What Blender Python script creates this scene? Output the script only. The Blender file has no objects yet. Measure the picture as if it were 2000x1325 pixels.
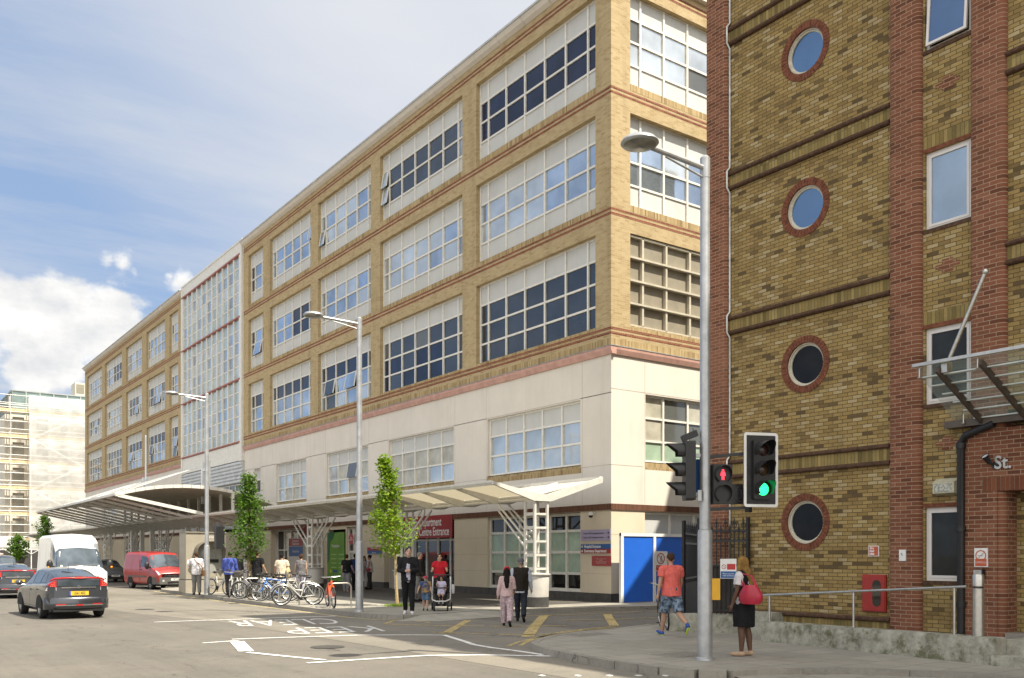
import bpy, bmesh, math, random
from mathutils import Vector, Matrix
R = math.radians
rnd = random.Random(7)
scene = bpy.context.scene
COL = scene.collection
# street frame: x = across the street towards the hospital, y = along the street, z = up (metres)
FPX, HX, HY, CZ = 1796.0, 1000.0, 1084.0, 1.8
_n = math.hypot(1290, 1796); SY = 1290 / _n; CY = 1796 / _n
def G(x, y, z=0.0):                      # measured photo point -> point on a horizontal plane
    Y = FPX * (CZ - z) / (y - HY); X = (x - HX) / FPX * Y
    return (CY * X + SY * Y, -SY * X + CY * Y)
def FU(x, y, u):                         # -> (v, z) on a facade plane x = u
    t = (x - HX) / FPX; Y = u / (CY * t + SY)
    return ((-SY * t + CY) * Y, CZ + (HY - y) / FPX * Y)
def FV(x, y, v):                         # -> (u, z) on a plane y = v
    t = (x - HX) / FPX; Y = v / (-SY * t + CY)
    return ((CY * t + SY) * Y, CZ + (HY - y) / FPX * Y)

# ---------------------------------------------------------------- mesh builder
class MB:
    def __init__(s): s.v = []; s.f = []; s.m = []; s.mi = 0
    def add(s, pts):
        b = len(s.v); s.v.extend([tuple(p) for p in pts]); return b
    def face(s, idx, mi=None): s.f.append(tuple(idx)); s.m.append(s.mi if mi is None else mi)
    def poly(s, pts, mi=None):
        b = s.add(pts); s.face(range(b, b + len(pts)), mi)
    def box(s, x0, y0, z0, x1, y1, z1, mi=None):
        if x1 < x0: x0, x1 = x1, x0
        if y1 < y0: y0, y1 = y1, y0
        if z1 < z0: z0, z1 = z1, z0
        b = s.add([(x0,y0,z0),(x1,y0,z0),(x1,y1,z0),(x0,y1,z0),(x0,y0,z1),(x1,y0,z1),(x1,y1,z1),(x0,y1,z1)])
        for q in ((0,3,2,1),(4,5,6,7),(0,1,5,4),(1,2,6,5),(2,3,7,6),(3,0,4,7)): s.face([b+i for i in q], mi)
    def obox(s, c, ax, ay, az, mi=None):      # oriented box: centre and three half-axis vectors
        c, ax, ay, az = map(Vector, (c, ax, ay, az))
        P = [c-ax-ay-az, c+ax-ay-az, c+ax+ay-az, c-ax+ay-az, c-ax-ay+az, c+ax-ay+az, c+ax+ay+az, c-ax+ay+az]
        b = s.add(P)
        for q in ((0,3,2,1),(4,5,6,7),(0,1,5,4),(1,2,6,5),(2,3,7,6),(3,0,4,7)): s.face([b+i for i in q], mi)
    def bar(s, p, q, w, h=None, mi=None, up=(0,0,1)):   # rectangular bar from p to q
        p, q = Vector(p), Vector(q); h = h or w; d = q - p
        if d.length < 1e-6: return
        up = Vector(up); n = d.normalized()
        if abs(n.dot(up)) > .98: up = Vector((1,0,0))
        a = n.cross(up).normalized(); c = a.cross(n).normalized()
        s.obox((p+q)/2, d/2, a*w/2, c*h/2, mi)
    def tube(s, pts, r, n=8, cap=True, closed=False, mi=None):
        pts = [Vector(p) for p in pts]; N = len(pts)
        rr = r if isinstance(r, (list, tuple)) else [r]*N
        rings = []; prev = None
        for i, p in enumerate(pts):
            if closed: t = pts[(i+1) % N] - pts[i-1]
            else: t = pts[min(i+1, N-1)] - pts[max(i-1, 0)]
            t = t.normalized() if t.length > 1e-9 else Vector((0,0,1))
            if prev is None:
                a = Vector((0,0,1)) if abs(t.z) < .9 else Vector((1,0,0))
                x = t.cross(a).normalized()
            else:
                x = prev - t*prev.dot(t)
                x = x.normalized() if x.length > 1e-6 else t.orthogonal().normalized()
            prev = x; y = t.cross(x)
            rings.append(s.add([p + (x*math.cos(2*math.pi*k/n) + y*math.sin(2*math.pi*k/n))*rr[i] for k in range(n)]))
        M = N if closed else N-1
        for i in range(M):
            a, b = rings[i], rings[(i+1) % N]
            for k in range(n): s.face((a+k, a+(k+1)%n, b+(k+1)%n, b+k), mi)
        if cap and not closed:
            s.face([rings[0]+k for k in reversed(range(n))], mi); s.face([rings[-1]+k for k in range(n)], mi)
    def lathe(s, prof, o=(0,0,0), axis=(0,0,1), n=16, mi=None, a0=0, a1=2*math.pi):
        o = Vector(o); w = Vector(axis).normalized()
        u = w.orthogonal().normalized(); t = w.cross(u)
        full = abs(a1-a0-2*math.pi) < 1e-6; K = n if full else n+1
        rings = []
        for r, z in prof:
            rings.append(s.add([o + w*z + (u*math.cos(a0+(a1-a0)*k/n) + t*math.sin(a0+(a1-a0)*k/n))*max(r, 1e-5) for k in range(K)]))
        for i in range(len(prof)-1):
            a, b = rings[i], rings[i+1]
            for k in range(n): s.face((a+k, a+(k+1)%K, b+(k+1)%K, b+k), mi)
    def prism(s, poly, fn, d, mi=None):       # 2-D polygon -> solid; fn(a, b, depth)
        n = len(poly); b0 = s.add([fn(a, b, 0) for a, b in poly]); b1 = s.add([fn(a, b, d) for a, b in poly])
        s.face([b0+i for i in range(n)], mi); s.face([b1+i for i in reversed(range(n))], mi)
        for i in range(n): s.face((b0+i, b1+i, b1+(i+1)%n, b0+(i+1)%n), mi)
    def ball(s, c, r, n=10, m=7, sc=(1,1,1), mi=None):
        c = Vector(c); rings = []
        for j in range(1, m):
            th = math.pi*j/m
            rings.append(s.add([c + Vector((r*sc[0]*math.sin(th)*math.cos(2*math.pi*k/n), r*sc[1]*math.sin(th)*math.sin(2*math.pi*k/n), r*sc[2]*math.cos(th))) for k in range(n)]))
        t = s.add([c+Vector((0,0,r*sc[2])), c-Vector((0,0,r*sc[2]))])
        for k in range(n): s.face((t, rings[0]+k, rings[0]+(k+1)%n), mi); s.face((t+1, rings[-1]+(k+1)%n, rings[-1]+k), mi)
        for j in range(m-2):
            a, b = rings[j], rings[j+1]
            for k in range(n): s.face((a+k, b+k, b+(k+1)%n, a+(k+1)%n), mi)
    def limb(s, pts, radii, n=12, flat=None):      # closed rounded tapered tube (used for bodies and cloth)
        pts = [Vector(p) for p in pts]
        P, Rr = [], []
        d0 = (pts[0]-pts[1]).normalized(); d1 = (pts[-1]-pts[-2]).normalized()
        if not flat: P += [pts[0]+d0*radii[0]*.98, pts[0]+d0*radii[0]*.7]; Rr += [radii[0]*.2, radii[0]*.72]
        P += pts; Rr += list(radii)
        P += [pts[-1]+d1*radii[-1]*.7, pts[-1]+d1*radii[-1]*.98]; Rr += [radii[-1]*.72, radii[-1]*.2]
        s.tube(P, Rr, n)
    def merge(s, o, M=None):
        b = len(s.v); s.v.extend([tuple(M @ Vector(p)) if M else p for p in o.v])
        s.f.extend([tuple(b+i for i in q) for q in o.f]); s.m.extend(o.m)
    def build(s, name, mats, parent=None, smooth=None, fix=True):
        if not s.v: return None
        if not isinstance(mats, (list, tuple)): mats = [mats]
        off = Vector((0,0,0)); loc = None
        if parent is not None:
            r = ROOT.get(parent.name, parent)
            if r.name in WORLD: off = Vector(r.location)
        else:
            xs = [p[0] for p in s.v]; ys = [p[1] for p in s.v]; zs = [p[2] for p in s.v]
            loc = off = Vector(((min(xs)+max(xs))/2, (min(ys)+max(ys))/2, min(zs)))
        me = bpy.data.meshes.new(name)
        me.from_pydata([tuple(Vector(p)-off) for p in s.v], [], s.f)
        for m in mats: me.materials.append(m)
        if len(mats) > 1: me.polygons.foreach_set('material_index', s.m)
        if fix:
            bm = bmesh.new(); bm.from_mesh(me); bmesh.ops.recalc_face_normals(bm, faces=bm.faces); bm.to_mesh(me); bm.free()
        if smooth:
            me.polygons.foreach_set('use_smooth', [True]*len(me.polygons)); me.set_sharp_from_angle(angle=R(smooth))
        me.update()
        o = bpy.data.objects.new(name, me); COL.objects.link(o)
        if parent is not None:
            o.parent = parent; ROOT[o.name] = ROOT.get(parent.name, parent)
        else: o.location = loc
        return o
ROOT = {}; WORLD = set()
def tag(o, label=None, cat=None, group=None, kind=None):
    if label: o['label'] = label
    if cat: o['category'] = cat
    if group: o['group'] = group
    if kind: o['kind'] = kind
    return o
def thing(name, label, cat, loc, rotz=0.0, group=None, world=True):
    o = bpy.data.objects.new(name, None); COL.objects.link(o)
    o.location = loc; o.rotation_euler = (0,0,rotz); o.empty_display_size = .2
    tag(o, label, cat, group)
    if world: WORLD.add(o.name)
    return o
def struct(o): o['kind'] = 'structure'; return o
def copy_tree(o, parent=None):
    c = o.copy(); COL.objects.link(c)
    if parent is not None: c.parent = parent
    for ch in list(o.children): copy_tree(ch, c)
    return c
def text(name, s, size, mat, parent, M, depth=.002, align='CENTER', sx=1.0, bold=0.0):
    cu = bpy.data.curves.new(name, 'FONT'); cu.body = s; cu.size = size; cu.extrude = depth
    cu.align_x = align; cu.align_y = 'CENTER'; cu.resolution_u = 3; cu.offset = bold; cu.space_line = .85
    t = bpy.data.objects.new('t', cu); COL.objects.link(t)
    me = bpy.data.meshes.new_from_object(t.evaluated_get(bpy.context.evaluated_depsgraph_get()))
    bpy.data.objects.remove(t); me.name = name
    M = M @ Matrix.Diagonal((sx,1,1,1))
    off = Vector((0,0,0))
    if parent is not None:
        r = ROOT.get(parent.name, parent)
        if r.name in WORLD: off = Vector(r.location)
    me.transform(Matrix.Translation(-off) @ M)
    me.materials.clear(); me.materials.append(mat)
    o = bpy.data.objects.new(name, me); COL.objects.link(o)
    if parent is not None: o.parent = parent; ROOT[o.name] = ROOT.get(parent.name, parent)
    return o
def frame_mat(o, x, y):      # matrix from origin and x, y axes
    x = Vector(x).normalized(); y = Vector(y).normalized(); z = x.cross(y)
    M = Matrix((x, y, z)).transposed().to_4x4(); M.translation = Vector(o); return M
def onU(u, v, z): return frame_mat((u, v, z), (0,-1,0), (0,0,1))      # text on a wall facing -x (reads from the street)
def onV(u, v, z): return frame_mat((u, v, z), (1,0,0), (0,0,1))       # text on a wall facing -y

# ---------------------------------------------------------------- materials
def newmat(name):
    m = bpy.data.materials.new(name); m.use_nodes = True
    nt = m.node_tree; return m, nt, nt.nodes['Principled BSDF']
def nd(nt, t, **kw):
    n = nt.nodes.new(t)
    for k, v in kw.items():
        if k.startswith('i_'): n.inputs[k[2:].replace('_', ' ')].default_value = v
        else: setattr(n, k, v)
    return n
def ramp(nt, src, stops):
    r = nt.nodes.new('ShaderNodeValToRGB'); e = r.color_ramp.elements
    while len(e) < len(stops): e.new(.5)
    for k, (p, c) in enumerate(stops):
        e[k].position = p; e[k].color = (*c, 1) if len(c) == 3 else c
    nt.links.new(src, r.inputs[0]); return r.outputs[0]
def mix(nt, a, b, f, mode='MIX'):
    n = nt.nodes.new('ShaderNodeMix'); n.data_type = 'RGBA'; n.blend_type = mode
    for s_, v in ((0, f), (6, a), (7, b)):
        if hasattr(v, 'is_output'): nt.links.new(v, n.inputs[s_])
        elif s_ == 0: n.inputs[0].default_value = v
        else: n.inputs[s_].default_value = (*v, 1) if len(v) == 3 else v
    return n.outputs[2]
def noise(nt, scale, detail=4, rough=.6, vec=None, dim='3D'):
    n = nt.nodes.new('ShaderNodeTexNoise'); n.inputs['Scale'].default_value = scale
    n.inputs['Detail'].default_value = detail; n.inputs['Roughness'].default_value = rough
    if vec is not None: nt.links.new(vec, n.inputs['Vector'])
    return n.outputs['Fac']
def bump(nt, b, h, strength, dist=.02):
    n = nt.nodes.new('ShaderNodeBump'); n.inputs['Strength'].default_value = strength; n.inputs['Distance'].default_value = dist
    nt.links.new(h, n.inputs['Height']); nt.links.new(n.outputs[0], b.inputs['Normal'])
def pos(nt): return nt.nodes.new('ShaderNodeNewGeometry').outputs['Position']
def objco(nt): return nt.nodes.new('ShaderNodeTexCoord').outputs['Object']
def pm(name, col, rough=.6, metal=0.0, var=.12, scale=6.0, bmp=0.0, bscale=40.0, spec=.5, world=False, coat=0.0):
    m, nt, b = newmat(name)
    p = pos(nt) if world else objco(nt)
    if var > 0:
        f = noise(nt, scale, 5, .6, p)
        c0 = tuple(max(0, c*(1-var*1.6)) for c in col); c1 = tuple(min(1, c*(1+var*1.2)) for c in col)
        nt.links.new(ramp(nt, f, [(.28, c0), (.72, c1)]), b.inputs['Base Color'])
    else: b.inputs['Base Color'].default_value = (*col, 1)
    b.inputs['Roughness'].default_value = rough; b.inputs['Metallic'].default_value = metal
    b.inputs['Specular IOR Level'].default_value = spec; b.inputs['Coat Weight'].default_value = coat
    b.inputs['Coat Roughness'].default_value = .05
    if bmp: bump(nt, b, noise(nt, bscale, 5, .65, p), bmp, .01)
    return m
def glassm(name, col, rough=.04, metal=0.0, spec=.8, var=.25, scale=.35):
    m = pm(name, col, rough, metal, var, scale, 0, 40, spec, world=True)
    nt = m.node_tree; bump(nt, nt.nodes['Principled BSDF'], noise(nt, .55, 2, .5, pos(nt)), .10, .05); return m
def emit(name, col, s):
    m, nt, b = newmat(name); b.inputs['Base Color'].default_value = (*[c*.3 for c in col], 1)
    b.inputs['Emission Color'].default_value = (*col, 1); b.inputs['Emission Strength'].default_value = s; return m
def brickm(name, pal, mortar, bh=.075, bw=.225, ms=.0055, soldier=False, dirt=.35, dcol=(.05,.045,.03), bmp=.5, wash=None, dscale=.9, streak=0):
    m, nt, b = newmat(name); p = pos(nt)
    sp = nd(nt, 'ShaderNodeSeparateXYZ'); nt.links.new(p, sp.inputs[0])
    ad = nd(nt, 'ShaderNodeMath', operation='ADD'); nt.links.new(sp.outputs[0], ad.inputs[0]); nt.links.new(sp.outputs[1], ad.inputs[1])
    cb = nd(nt, 'ShaderNodeCombineXYZ')
    a0, a1 = (1, 0) if soldier else (0, 1)
    nt.links.new(ad.outputs[0], cb.inputs[a0]); nt.links.new(sp.outputs[2], cb.inputs[a1])
    t = nd(nt, 'ShaderNodeTexBrick', offset=0.0 if soldier else .5, squash=1.0)
    nt.links.new(cb.outputs[0], t.inputs['Vector'])
    for k, v in (('Scale', 1.0), ('Mortar Size', ms), ('Mortar Smooth', .3), ('Bias', 0.0), ('Brick Width', 5.0 if soldier else bw), ('Row Height', bh)): t.inputs[k].default_value = v
    t.inputs['Color1'].default_value = (0,0,0,1); t.inputs['Color2'].default_value = (1,1,1,1); t.inputs['Mortar'].default_value = (.5,.5,.5,1)
    n = len(pal); col = ramp(nt, t.outputs['Color'], [(.04+.92*k/(n-1), c) for k, c in enumerate(pal)])
    f1 = noise(nt, 34, 4, .7, p)
    col = mix(nt, col, (.5,.5,.5), ramp(nt, f1, [(.3, (0,0,0)), (.8, (.5,.5,.5))]), 'MULTIPLY')
    col = mix(nt, col, mortar, t.outputs['Fac'])
    d = noise(nt, dscale, 6, .68, p)
    col = mix(nt, col, dcol, ramp(nt, d, [(.5, (0,0,0)), (.8, (dirt,)*3)]))
    if wash: col = mix(nt, col, wash, ramp(nt, noise(nt, .55, 4, .6, p), [(.5, (0,0,0)), (.75, (.55,)*3)]))
    if streak:
        mp = nd(nt, 'ShaderNodeMapping'); mp.inputs['Scale'].default_value = (1.6, 1.6, .12); nt.links.new(p, mp.inputs[0])
        col = mix(nt, col, (.45,.43,.38), ramp(nt, noise(nt, 1.0, 7, .72, mp.outputs[0]), [(.5, (0,0,0)), (.78, (streak,)*3)]), 'MULTIPLY')
    nt.links.new(col, b.inputs['Base Color']); b.inputs['Roughness'].default_value = .9; b.inputs['Specular IOR Level'].default_value = .2
    h = nd(nt, 'ShaderNodeMath', operation='SUBTRACT'); h.inputs[0].default_value = 1; nt.links.new(t.outputs['Fac'], h.inputs[1])
    h2 = nd(nt, 'ShaderNodeMath', operation='MULTIPLY_ADD'); nt.links.new(f1, h2.inputs[0]); h2.inputs[1].default_value = .5; nt.links.new(h.outputs[0], h2.inputs[2])
    bump(nt, b, h2.outputs[0], bmp, .008)
    return m
M = {}
M['buff'] = brickm('buff_brick', [(.36,.26,.13),(.41,.31,.165),(.44,.335,.185),(.47,.365,.205),(.42,.32,.17)], (.43,.36,.25), dirt=.22, dcol=(.17,.125,.06), bmp=.25, dscale=.5, streak=.4)
M['buff_soldier'] = brickm('buff_soldier', [(.25,.17,.08),(.36,.26,.125),(.42,.31,.16),(.47,.36,.20)], (.34,.28,.18), soldier=True, dirt=.6, dcol=(.10,.08,.04), bmp=.25, dscale=.8)
M['redline'] = brickm('red_line_brick', [(.16,.05,.03),(.22,.075,.045),(.26,.09,.055)], (.30,.22,.14), dirt=.3, bmp=.2)
M['london'] = brickm('london_stock', [(.12,.082,.04),(.28,.19,.074),(.36,.255,.105),(.30,.205,.078),(.385,.285,.125),(.24,.16,.062),(.335,.235,.092),(.275,.185,.072),(.36,.258,.102),(.44,.35,.20),(.315,.217,.083)], (.10,.074,.036), bh=.0725, bw=.215, ms=.0065, dirt=.6, dcol=(.10,.07,.033), bmp=.9, dscale=1.0, streak=.5)  # mortar darkened to paint in the shadow under each brick
M['london_soldier'] = brickm('london_soldier', [(.16,.12,.045),(.26,.19,.07),(.32,.235,.09),(.21,.16,.06),(.36,.27,.11)], (.14,.12,.07), bh=.075, soldier=True, dirt=.55, dcol=(.05,.045,.02), bmp=.7, dscale=1.5)
M['redbrick'] = brickm('red_brick', [(.13,.05,.03),(.20,.078,.046),(.235,.093,.055),(.17,.064,.038),(.255,.11,.068)], (.34,.25,.165), bh=.0725, bw=.215, ms=.0065, dirt=.4, dcol=(.10,.05,.03), bmp=.6, wash=(.28,.145,.09), streak=.2)
M['bullnose'] = pm('bullnose_brick', (.085,.048,.03), .85, 0, .3, 14, .6, 60, .2, world=True)
M['archbrick'] = pm('arch_brick', (.165,.062,.036), .85, 0, .3, 10, .5, 60, .2, world=True)
M['brownband'] = brickm('brown_soldier_band', [(.10,.05,.03),(.14,.065,.038),(.17,.08,.05)], (.09,.06,.04), soldier=True, dirt=.1, bmp=.3)
def render_wall(name, col, stain, streak=.35):
    m, nt, b = newmat(name); p = pos(nt)
    f = noise(nt, .7, 6, .65, p)
    col_ = ramp(nt, f, [(.3, tuple(c*.93 for c in col)), (.7, tuple(min(1, c*1.04) for c in col))])
    mp = nd(nt, 'ShaderNodeMapping'); mp.inputs['Scale'].default_value = (2.2, 2.2, .16); nt.links.new(p, mp.inputs[0])
    s_ = noise(nt, 1.0, 6, .7, mp.outputs[0])
    col_ = mix(nt, col_, stain, ramp(nt, s_, [(.52, (0,0,0)), (.82, (streak,)*3)]))
    nt.links.new(col_, b.inputs['Base Color']); b.inputs['Roughness'].default_value = .8; b.inputs['Specular IOR Level'].default_value = .25
    bump(nt, b, noise(nt, 60, 4, .6, p), .08, .01); return m
M['cream'] = render_wall('cream_render', (.63,.585,.52), (.40,.35,.28))
M['cream_low'] = render_wall('cream_panel_warm_bounce', (.62,.54,.41), (.40,.33,.23), .25)  # same cream panels, beiger to paint in warm bounce from the paving
M['spandrel'] = render_wall('spandrel_panel', (.50,.505,.49), (.36,.355,.33), .35)
M['pink'] = pm('pink_band', (.50,.30,.25), .8, 0, .12, 3, .1, 50, .2, world=True)
M['lead'] = pm('lead_flashing', (.30,.31,.31), .55, .2, .25, 4, .1, 30, world=True)
M['roofmetal'] = pm('roof_metal', (.52,.53,.53), .5, .2, .12, 2, 0, world=True)
M['wframe'] = pm('white_window_frame', (.66,.64,.585), .5, 0, .08, 5, 0, world=True)
M['joint'] = pm('panel_joint', (.40,.36,.31), .9, 0, .1, 5)
M['plinth'] = pm('dark_plinth', (.075,.068,.06), .6, 0, .25, 4, .1, 30, world=True)
M['g_sky'] = glassm('reflective_glass', (.42,.50,.60), .03, .78, .8, .25, .4)
M['g_pale'] = glassm('pale_glass', (.58,.62,.64), .05, .62, .8, .2, .5)
M['g_navy'] = glassm('navy_glass', (.010,.017,.045), .06, 0, .45, .4, .8)
M['g_dark'] = glassm('dark_glass', (.025,.032,.045), .03, 0, .9, .4, .5)
M['g_grey'] = glassm('grey_glass', (.10,.105,.10), .05, 0, .8, .2, .4)
M['g_blind_refl'] = glassm('blind_reflection_glass', (.42,.40,.33), .08, 0, .7, .2, 1.5)  # pale blinds; on the first floor a painted reflection of the facade opposite
M['g_green'] = glassm('frosted_green', (.30,.40,.30), .12, 0, .8, .15, 1.5)
M['g_cw'] = glassm('curtain_glass', (.46,.54,.56), .08, .45, .8, .15, .8)
M['g_black'] = glassm('black_glass', (.012,.012,.012), .03, 0, .7, .3, 1)
M['white_metal'] = pm('white_metal', (.60,.58,.53), .45, .0, .08, 5, 0, world=True)
M['grey_metal'] = pm('grey_lamp_metal', (.40,.41,.42), .38, .55, .12, 6, 0)
M['steel'] = pm('stainless', (.52,.50,.46), .32, .9, .1, 12, 0)
M['black_iron'] = pm('black_iron', (.012,.012,.013), .5, .0, .3, 20, .1, 40)
M['black_plastic'] = pm('black_plastic', (.014,.014,.015), .45, 0, .2, 10, 0)
M['rubber'] = pm('rubber', (.018,.018,.018), .8, 0, .2, 10, 0)
M['letter_white'] = pm('white_lettering', (.75,.75,.73), .6, 0, 0)
M['letter_black'] = pm('black_lettering', (.02,.02,.022), .6, 0, 0)
M['red_sign'] = pm('red_sign', (.29,.022,.026), .45, 0, .06, 3)
M['blue_sign'] = pm('blue_sign', (.015,.085,.26), .45, 0, .06, 3)
M['lilac_sign'] = pm('lilac_sign', (.36,.31,.45), .5, 0, .06, 3)
M['white_sign'] = pm('white_sign', (.70,.70,.68), .5, 0, .05, 3)
M['concrete'] = None
def groundm(name, c0, c1, spk, spc, patch, rough=.9, bmp=.35, joints=None, jcol=(.1,.09,.08)):
    m, nt, b = newmat(name); p = pos(nt)
    f = noise(nt, 90, 3, .8, p); g = noise(nt, .35, 6, .62, p); k = noise(nt, 2.2, 7, .7, p)
    c = ramp(nt, f, [(.3, c0), (.7, c1)])
    c = mix(nt, c, spc, ramp(nt, noise(nt, 150, 1, .5, p), [(.66, (0,0,0)), (.74, (spk,)*3)]))
    c = mix(nt, c, (1.28,1.26,1.22), ramp(nt, g, [(.42, (0,0,0)), (.66, (patch,)*3)]), 'MULTIPLY')
    c = mix(nt, c, (.6,.6,.6), ramp(nt, k, [(.54, (0,0,0)), (.78, (patch,)*3)]), 'MULTIPLY')
    if not joints:
        mp = nd(nt, 'ShaderNodeMapping'); mp.inputs['Scale'].default_value = (1.5, .05, 1); nt.links.new(p, mp.inputs[0])
        c = mix(nt, c, (.74,.73,.72), ramp(nt, noise(nt, 1.0, 5, .65, mp.outputs[0]), [(.48, (0,0,0)), (.68, (.55,)*3)]), 'MULTIPLY')
        c = mix(nt, c, (.72,.71,.70), ramp(nt, noise(nt, 14, 4, .75, p), [(.45, (0,0,0)), (.75, (.6,)*3)]), 'MULTIPLY')
        v_ = nd(nt, 'ShaderNodeTexVoronoi', feature='DISTANCE_TO_EDGE'); v_.inputs['Scale'].default_value = .16
        wv = nd(nt, 'ShaderNodeVectorMath', operation='ADD'); ns = nd(nt, 'ShaderNodeTexNoise'); ns.inputs['Scale'].default_value = .8; ns.inputs['Detail'].default_value = 6; nt.links.new(p, ns.inputs['Vector'])
        sc_ = nd(nt, 'ShaderNodeVectorMath', operation='SCALE'); sc_.inputs['Scale'].default_value = 2.2; nt.links.new(ns.outputs['Color'], sc_.inputs[0]); nt.links.new(p, wv.inputs[0]); nt.links.new(sc_.outputs[0], wv.inputs[1]); nt.links.new(wv.outputs[0], v_.inputs['Vector'])
        c = mix(nt, c, (.045,.042,.04), ramp(nt, v_.outputs['Distance'], [(.0, (.75,)*3), (.0035, (0,0,0))]))
    if joints:
        t = nd(nt, 'ShaderNodeTexBrick', offset=.5); nt.links.new(p, t.inputs['Vector'])
        for q, v in (('Scale', 1.0), ('Mortar Size', .007), ('Mortar Smooth', .2), ('Brick Width', joints[0]), ('Row Height', joints[1])): t.inputs[q].default_value = v
        t.inputs['Color1'].default_value = (0,0,0,1); t.inputs['Color2'].default_value = (1,1,1,1)
        c = mix(nt, c, (.74,.74,.73), ramp(nt, t.outputs['Color'], [(0, (0,0,0)), (1, (.55,)*3)]), 'MULTIPLY')
        c = mix(nt, c, jcol, t.outputs['Fac'])
    nt.links.new(c, b.inputs['Base Color']); b.inputs['Roughness'].default_value = rough; b.inputs['Specular IOR Level'].default_value = .25
    bump(nt, b, f, bmp, .012); return m
M['asphalt'] = groundm('asphalt', (.088,.081,.070), (.182,.168,.147), .55, (.34,.32,.29), .8)
M['asphalt2'] = groundm('newer_asphalt', (.148,.135,.114), (.212,.194,.165), .25, (.3,.28,.25), .7, bmp=.2)
M['paving'] = groundm('paving_slabs', (.245,.23,.20), (.33,.31,.27), .25, (.36,.34,.3), .7, bmp=.12, joints=(.75,.6), jcol=(.12,.112,.098))
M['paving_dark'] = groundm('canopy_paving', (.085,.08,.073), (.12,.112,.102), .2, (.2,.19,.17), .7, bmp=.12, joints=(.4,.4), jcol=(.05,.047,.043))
M['kerb'] = groundm('kerb_stone', (.20,.187,.165), (.29,.272,.24), .4, (.32,.3,.27), .8, bmp=.25)
M['earth'] = groundm('far_ground', (.10,.095,.085), (.15,.14,.125), .2, (.2,.19,.17), .6)
def paintm(name, col, wear):
    m, nt, b = newmat(name); p = pos(nt)
    f = noise(nt, 9, 8, .75, p)
    nt.links.new(mix(nt, col, (.13,.12,.105), ramp(nt, f, [(.5-wear*.1, (0,0,0)), (.72-wear*.25, (.9,)*3)])), b.inputs['Base Color'])
    b.inputs['Roughness'].default_value = .75; return m
M['paint_white'] = paintm('white_road_paint', (.72,.71,.68), .1)
M['paint_worn'] = paintm('worn_white_paint', (.64,.63,.60), .3)
M['paint_yellow'] = paintm('yellow_road_paint', (.52,.38,.12), .55)
M['paint_yellow2'] = paintm('yellow_line_paint', (.52,.42,.19), .3)
def concm():
    m, nt, b = newmat('mossy_concrete'); p = pos(nt)
    c = ramp(nt, noise(nt, 5, 7, .7, p), [(.3, (.20,.19,.155)), (.7, (.44,.43,.36))])
    c = mix(nt, c, (.075,.08,.025), ramp(nt, noise(nt, 2.4, 6, .75, p), [(.5, (0,0,0)), (.62, (.8,)*3)]))
    nt.links.new(c, b.inputs['Base Color']); b.inputs['Roughness'].default_value = .95
    bump(nt, b, noise(nt, 30, 6, .7, p), .5, .02); return m
M['concrete'] = concm()

# ---------------------------------------------------------------- camera, sky, sun
cam_d = bpy.data.cameras.new('camera'); cam = bpy.data.objects.new('camera', cam_d); COL.objects.link(cam)
cam.location = (0, 0, CZ); cam.rotation_euler = (R(90), 0, -math.atan2(SY, CY))
cam_d.sensor_width = 36; cam_d.lens = 36*FPX/2000; cam_d.shift_y = (HY-662.5)/2000; cam_d.clip_end = 5000; cam_d.clip_start = .1
scene.camera = cam
SUN = Vector((.31, -.62, 1.0)).normalized()
sd = bpy.data.lights.new('sun', 'SUN'); so = bpy.data.objects.new('sun', sd); COL.objects.link(so)
sd.energy = 4.3; sd.angle = R(.53); sd.color = (1.0, .92, .77)
so.rotation_euler = (-SUN).to_track_quat('-Z', 'Y').to_euler(); so.location = (0, -40, 60)
w = bpy.data.worlds.new('World'); scene.world = w; w.use_nodes = True
nt = w.node_tree; bg = nt.nodes['Background']
sky = nt.nodes.new('ShaderNodeTexSky'); sky.sky_type = 'NISHITA'; sky.sun_disc = False
sky.sun_elevation = math.asin(SUN.z); sky.sun_rotation = math.atan2(SUN.x, SUN.y); sky.air_density = 1.0; sky.dust_density = 1.6; sky.ozone_density = 1.2
tc = nt.nodes.new('ShaderNodeTexCoord'); dirv = tc.outputs['Generated']
sp = nt.nodes.new('ShaderNodeSeparateXYZ'); nt.links.new(dirv, sp.inputs[0])
# clouds live on a plane high above: project the view direction on it
zz = nd(nt, 'ShaderNodeMath', operation='MAXIMUM'); nt.links.new(sp.outputs[2], zz.inputs[0]); zz.inputs[1].default_value = .03
za = nd(nt, 'ShaderNodeMath', operation='ADD'); nt.links.new(zz.outputs[0], za.inputs[0]); za.inputs[1].default_value = .06
dv = nd(nt, 'ShaderNodeVectorMath', operation='DIVIDE'); nt.links.new(dirv, dv.inputs[0])
cbz = nt.nodes.new('ShaderNodeCombineXYZ'); [nt.links.new(za.outputs[0], cbz.inputs[k]) for k in range(3)]
nt.links.new(cbz.outputs[0], dv.inputs[1])
def mapped(sc, loc=(0,0,0), rot=0):
    mp = nt.nodes.new('ShaderNodeMapping'); mp.inputs['Scale'].default_value = sc; mp.inputs['Location'].default_value = loc; mp.inputs['Rotation'].default_value = (0,0,rot)
    nt.links.new(dv.outputs[0], mp.inputs[0]); return mp.outputs[0]
def sstep(src, a, b):
    r = nt.nodes.new('ShaderNodeMapRange'); r.interpolation_type = 'SMOOTHSTEP'; r.inputs[1].default_value = a; r.inputs[2].default_value = b; nt.links.new(src, r.inputs[0]); return r.outputs[0]
def mth(op, a, b):
    n = nt.nodes.new('ShaderNodeMath'); n.operation = op
    for k, v in enumerate((a, b)):
        if hasattr(v, 'is_output'): nt.links.new(v, n.inputs[k])
        else: n.inputs[k].default_value = v
    return n.outputs[0]
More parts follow.
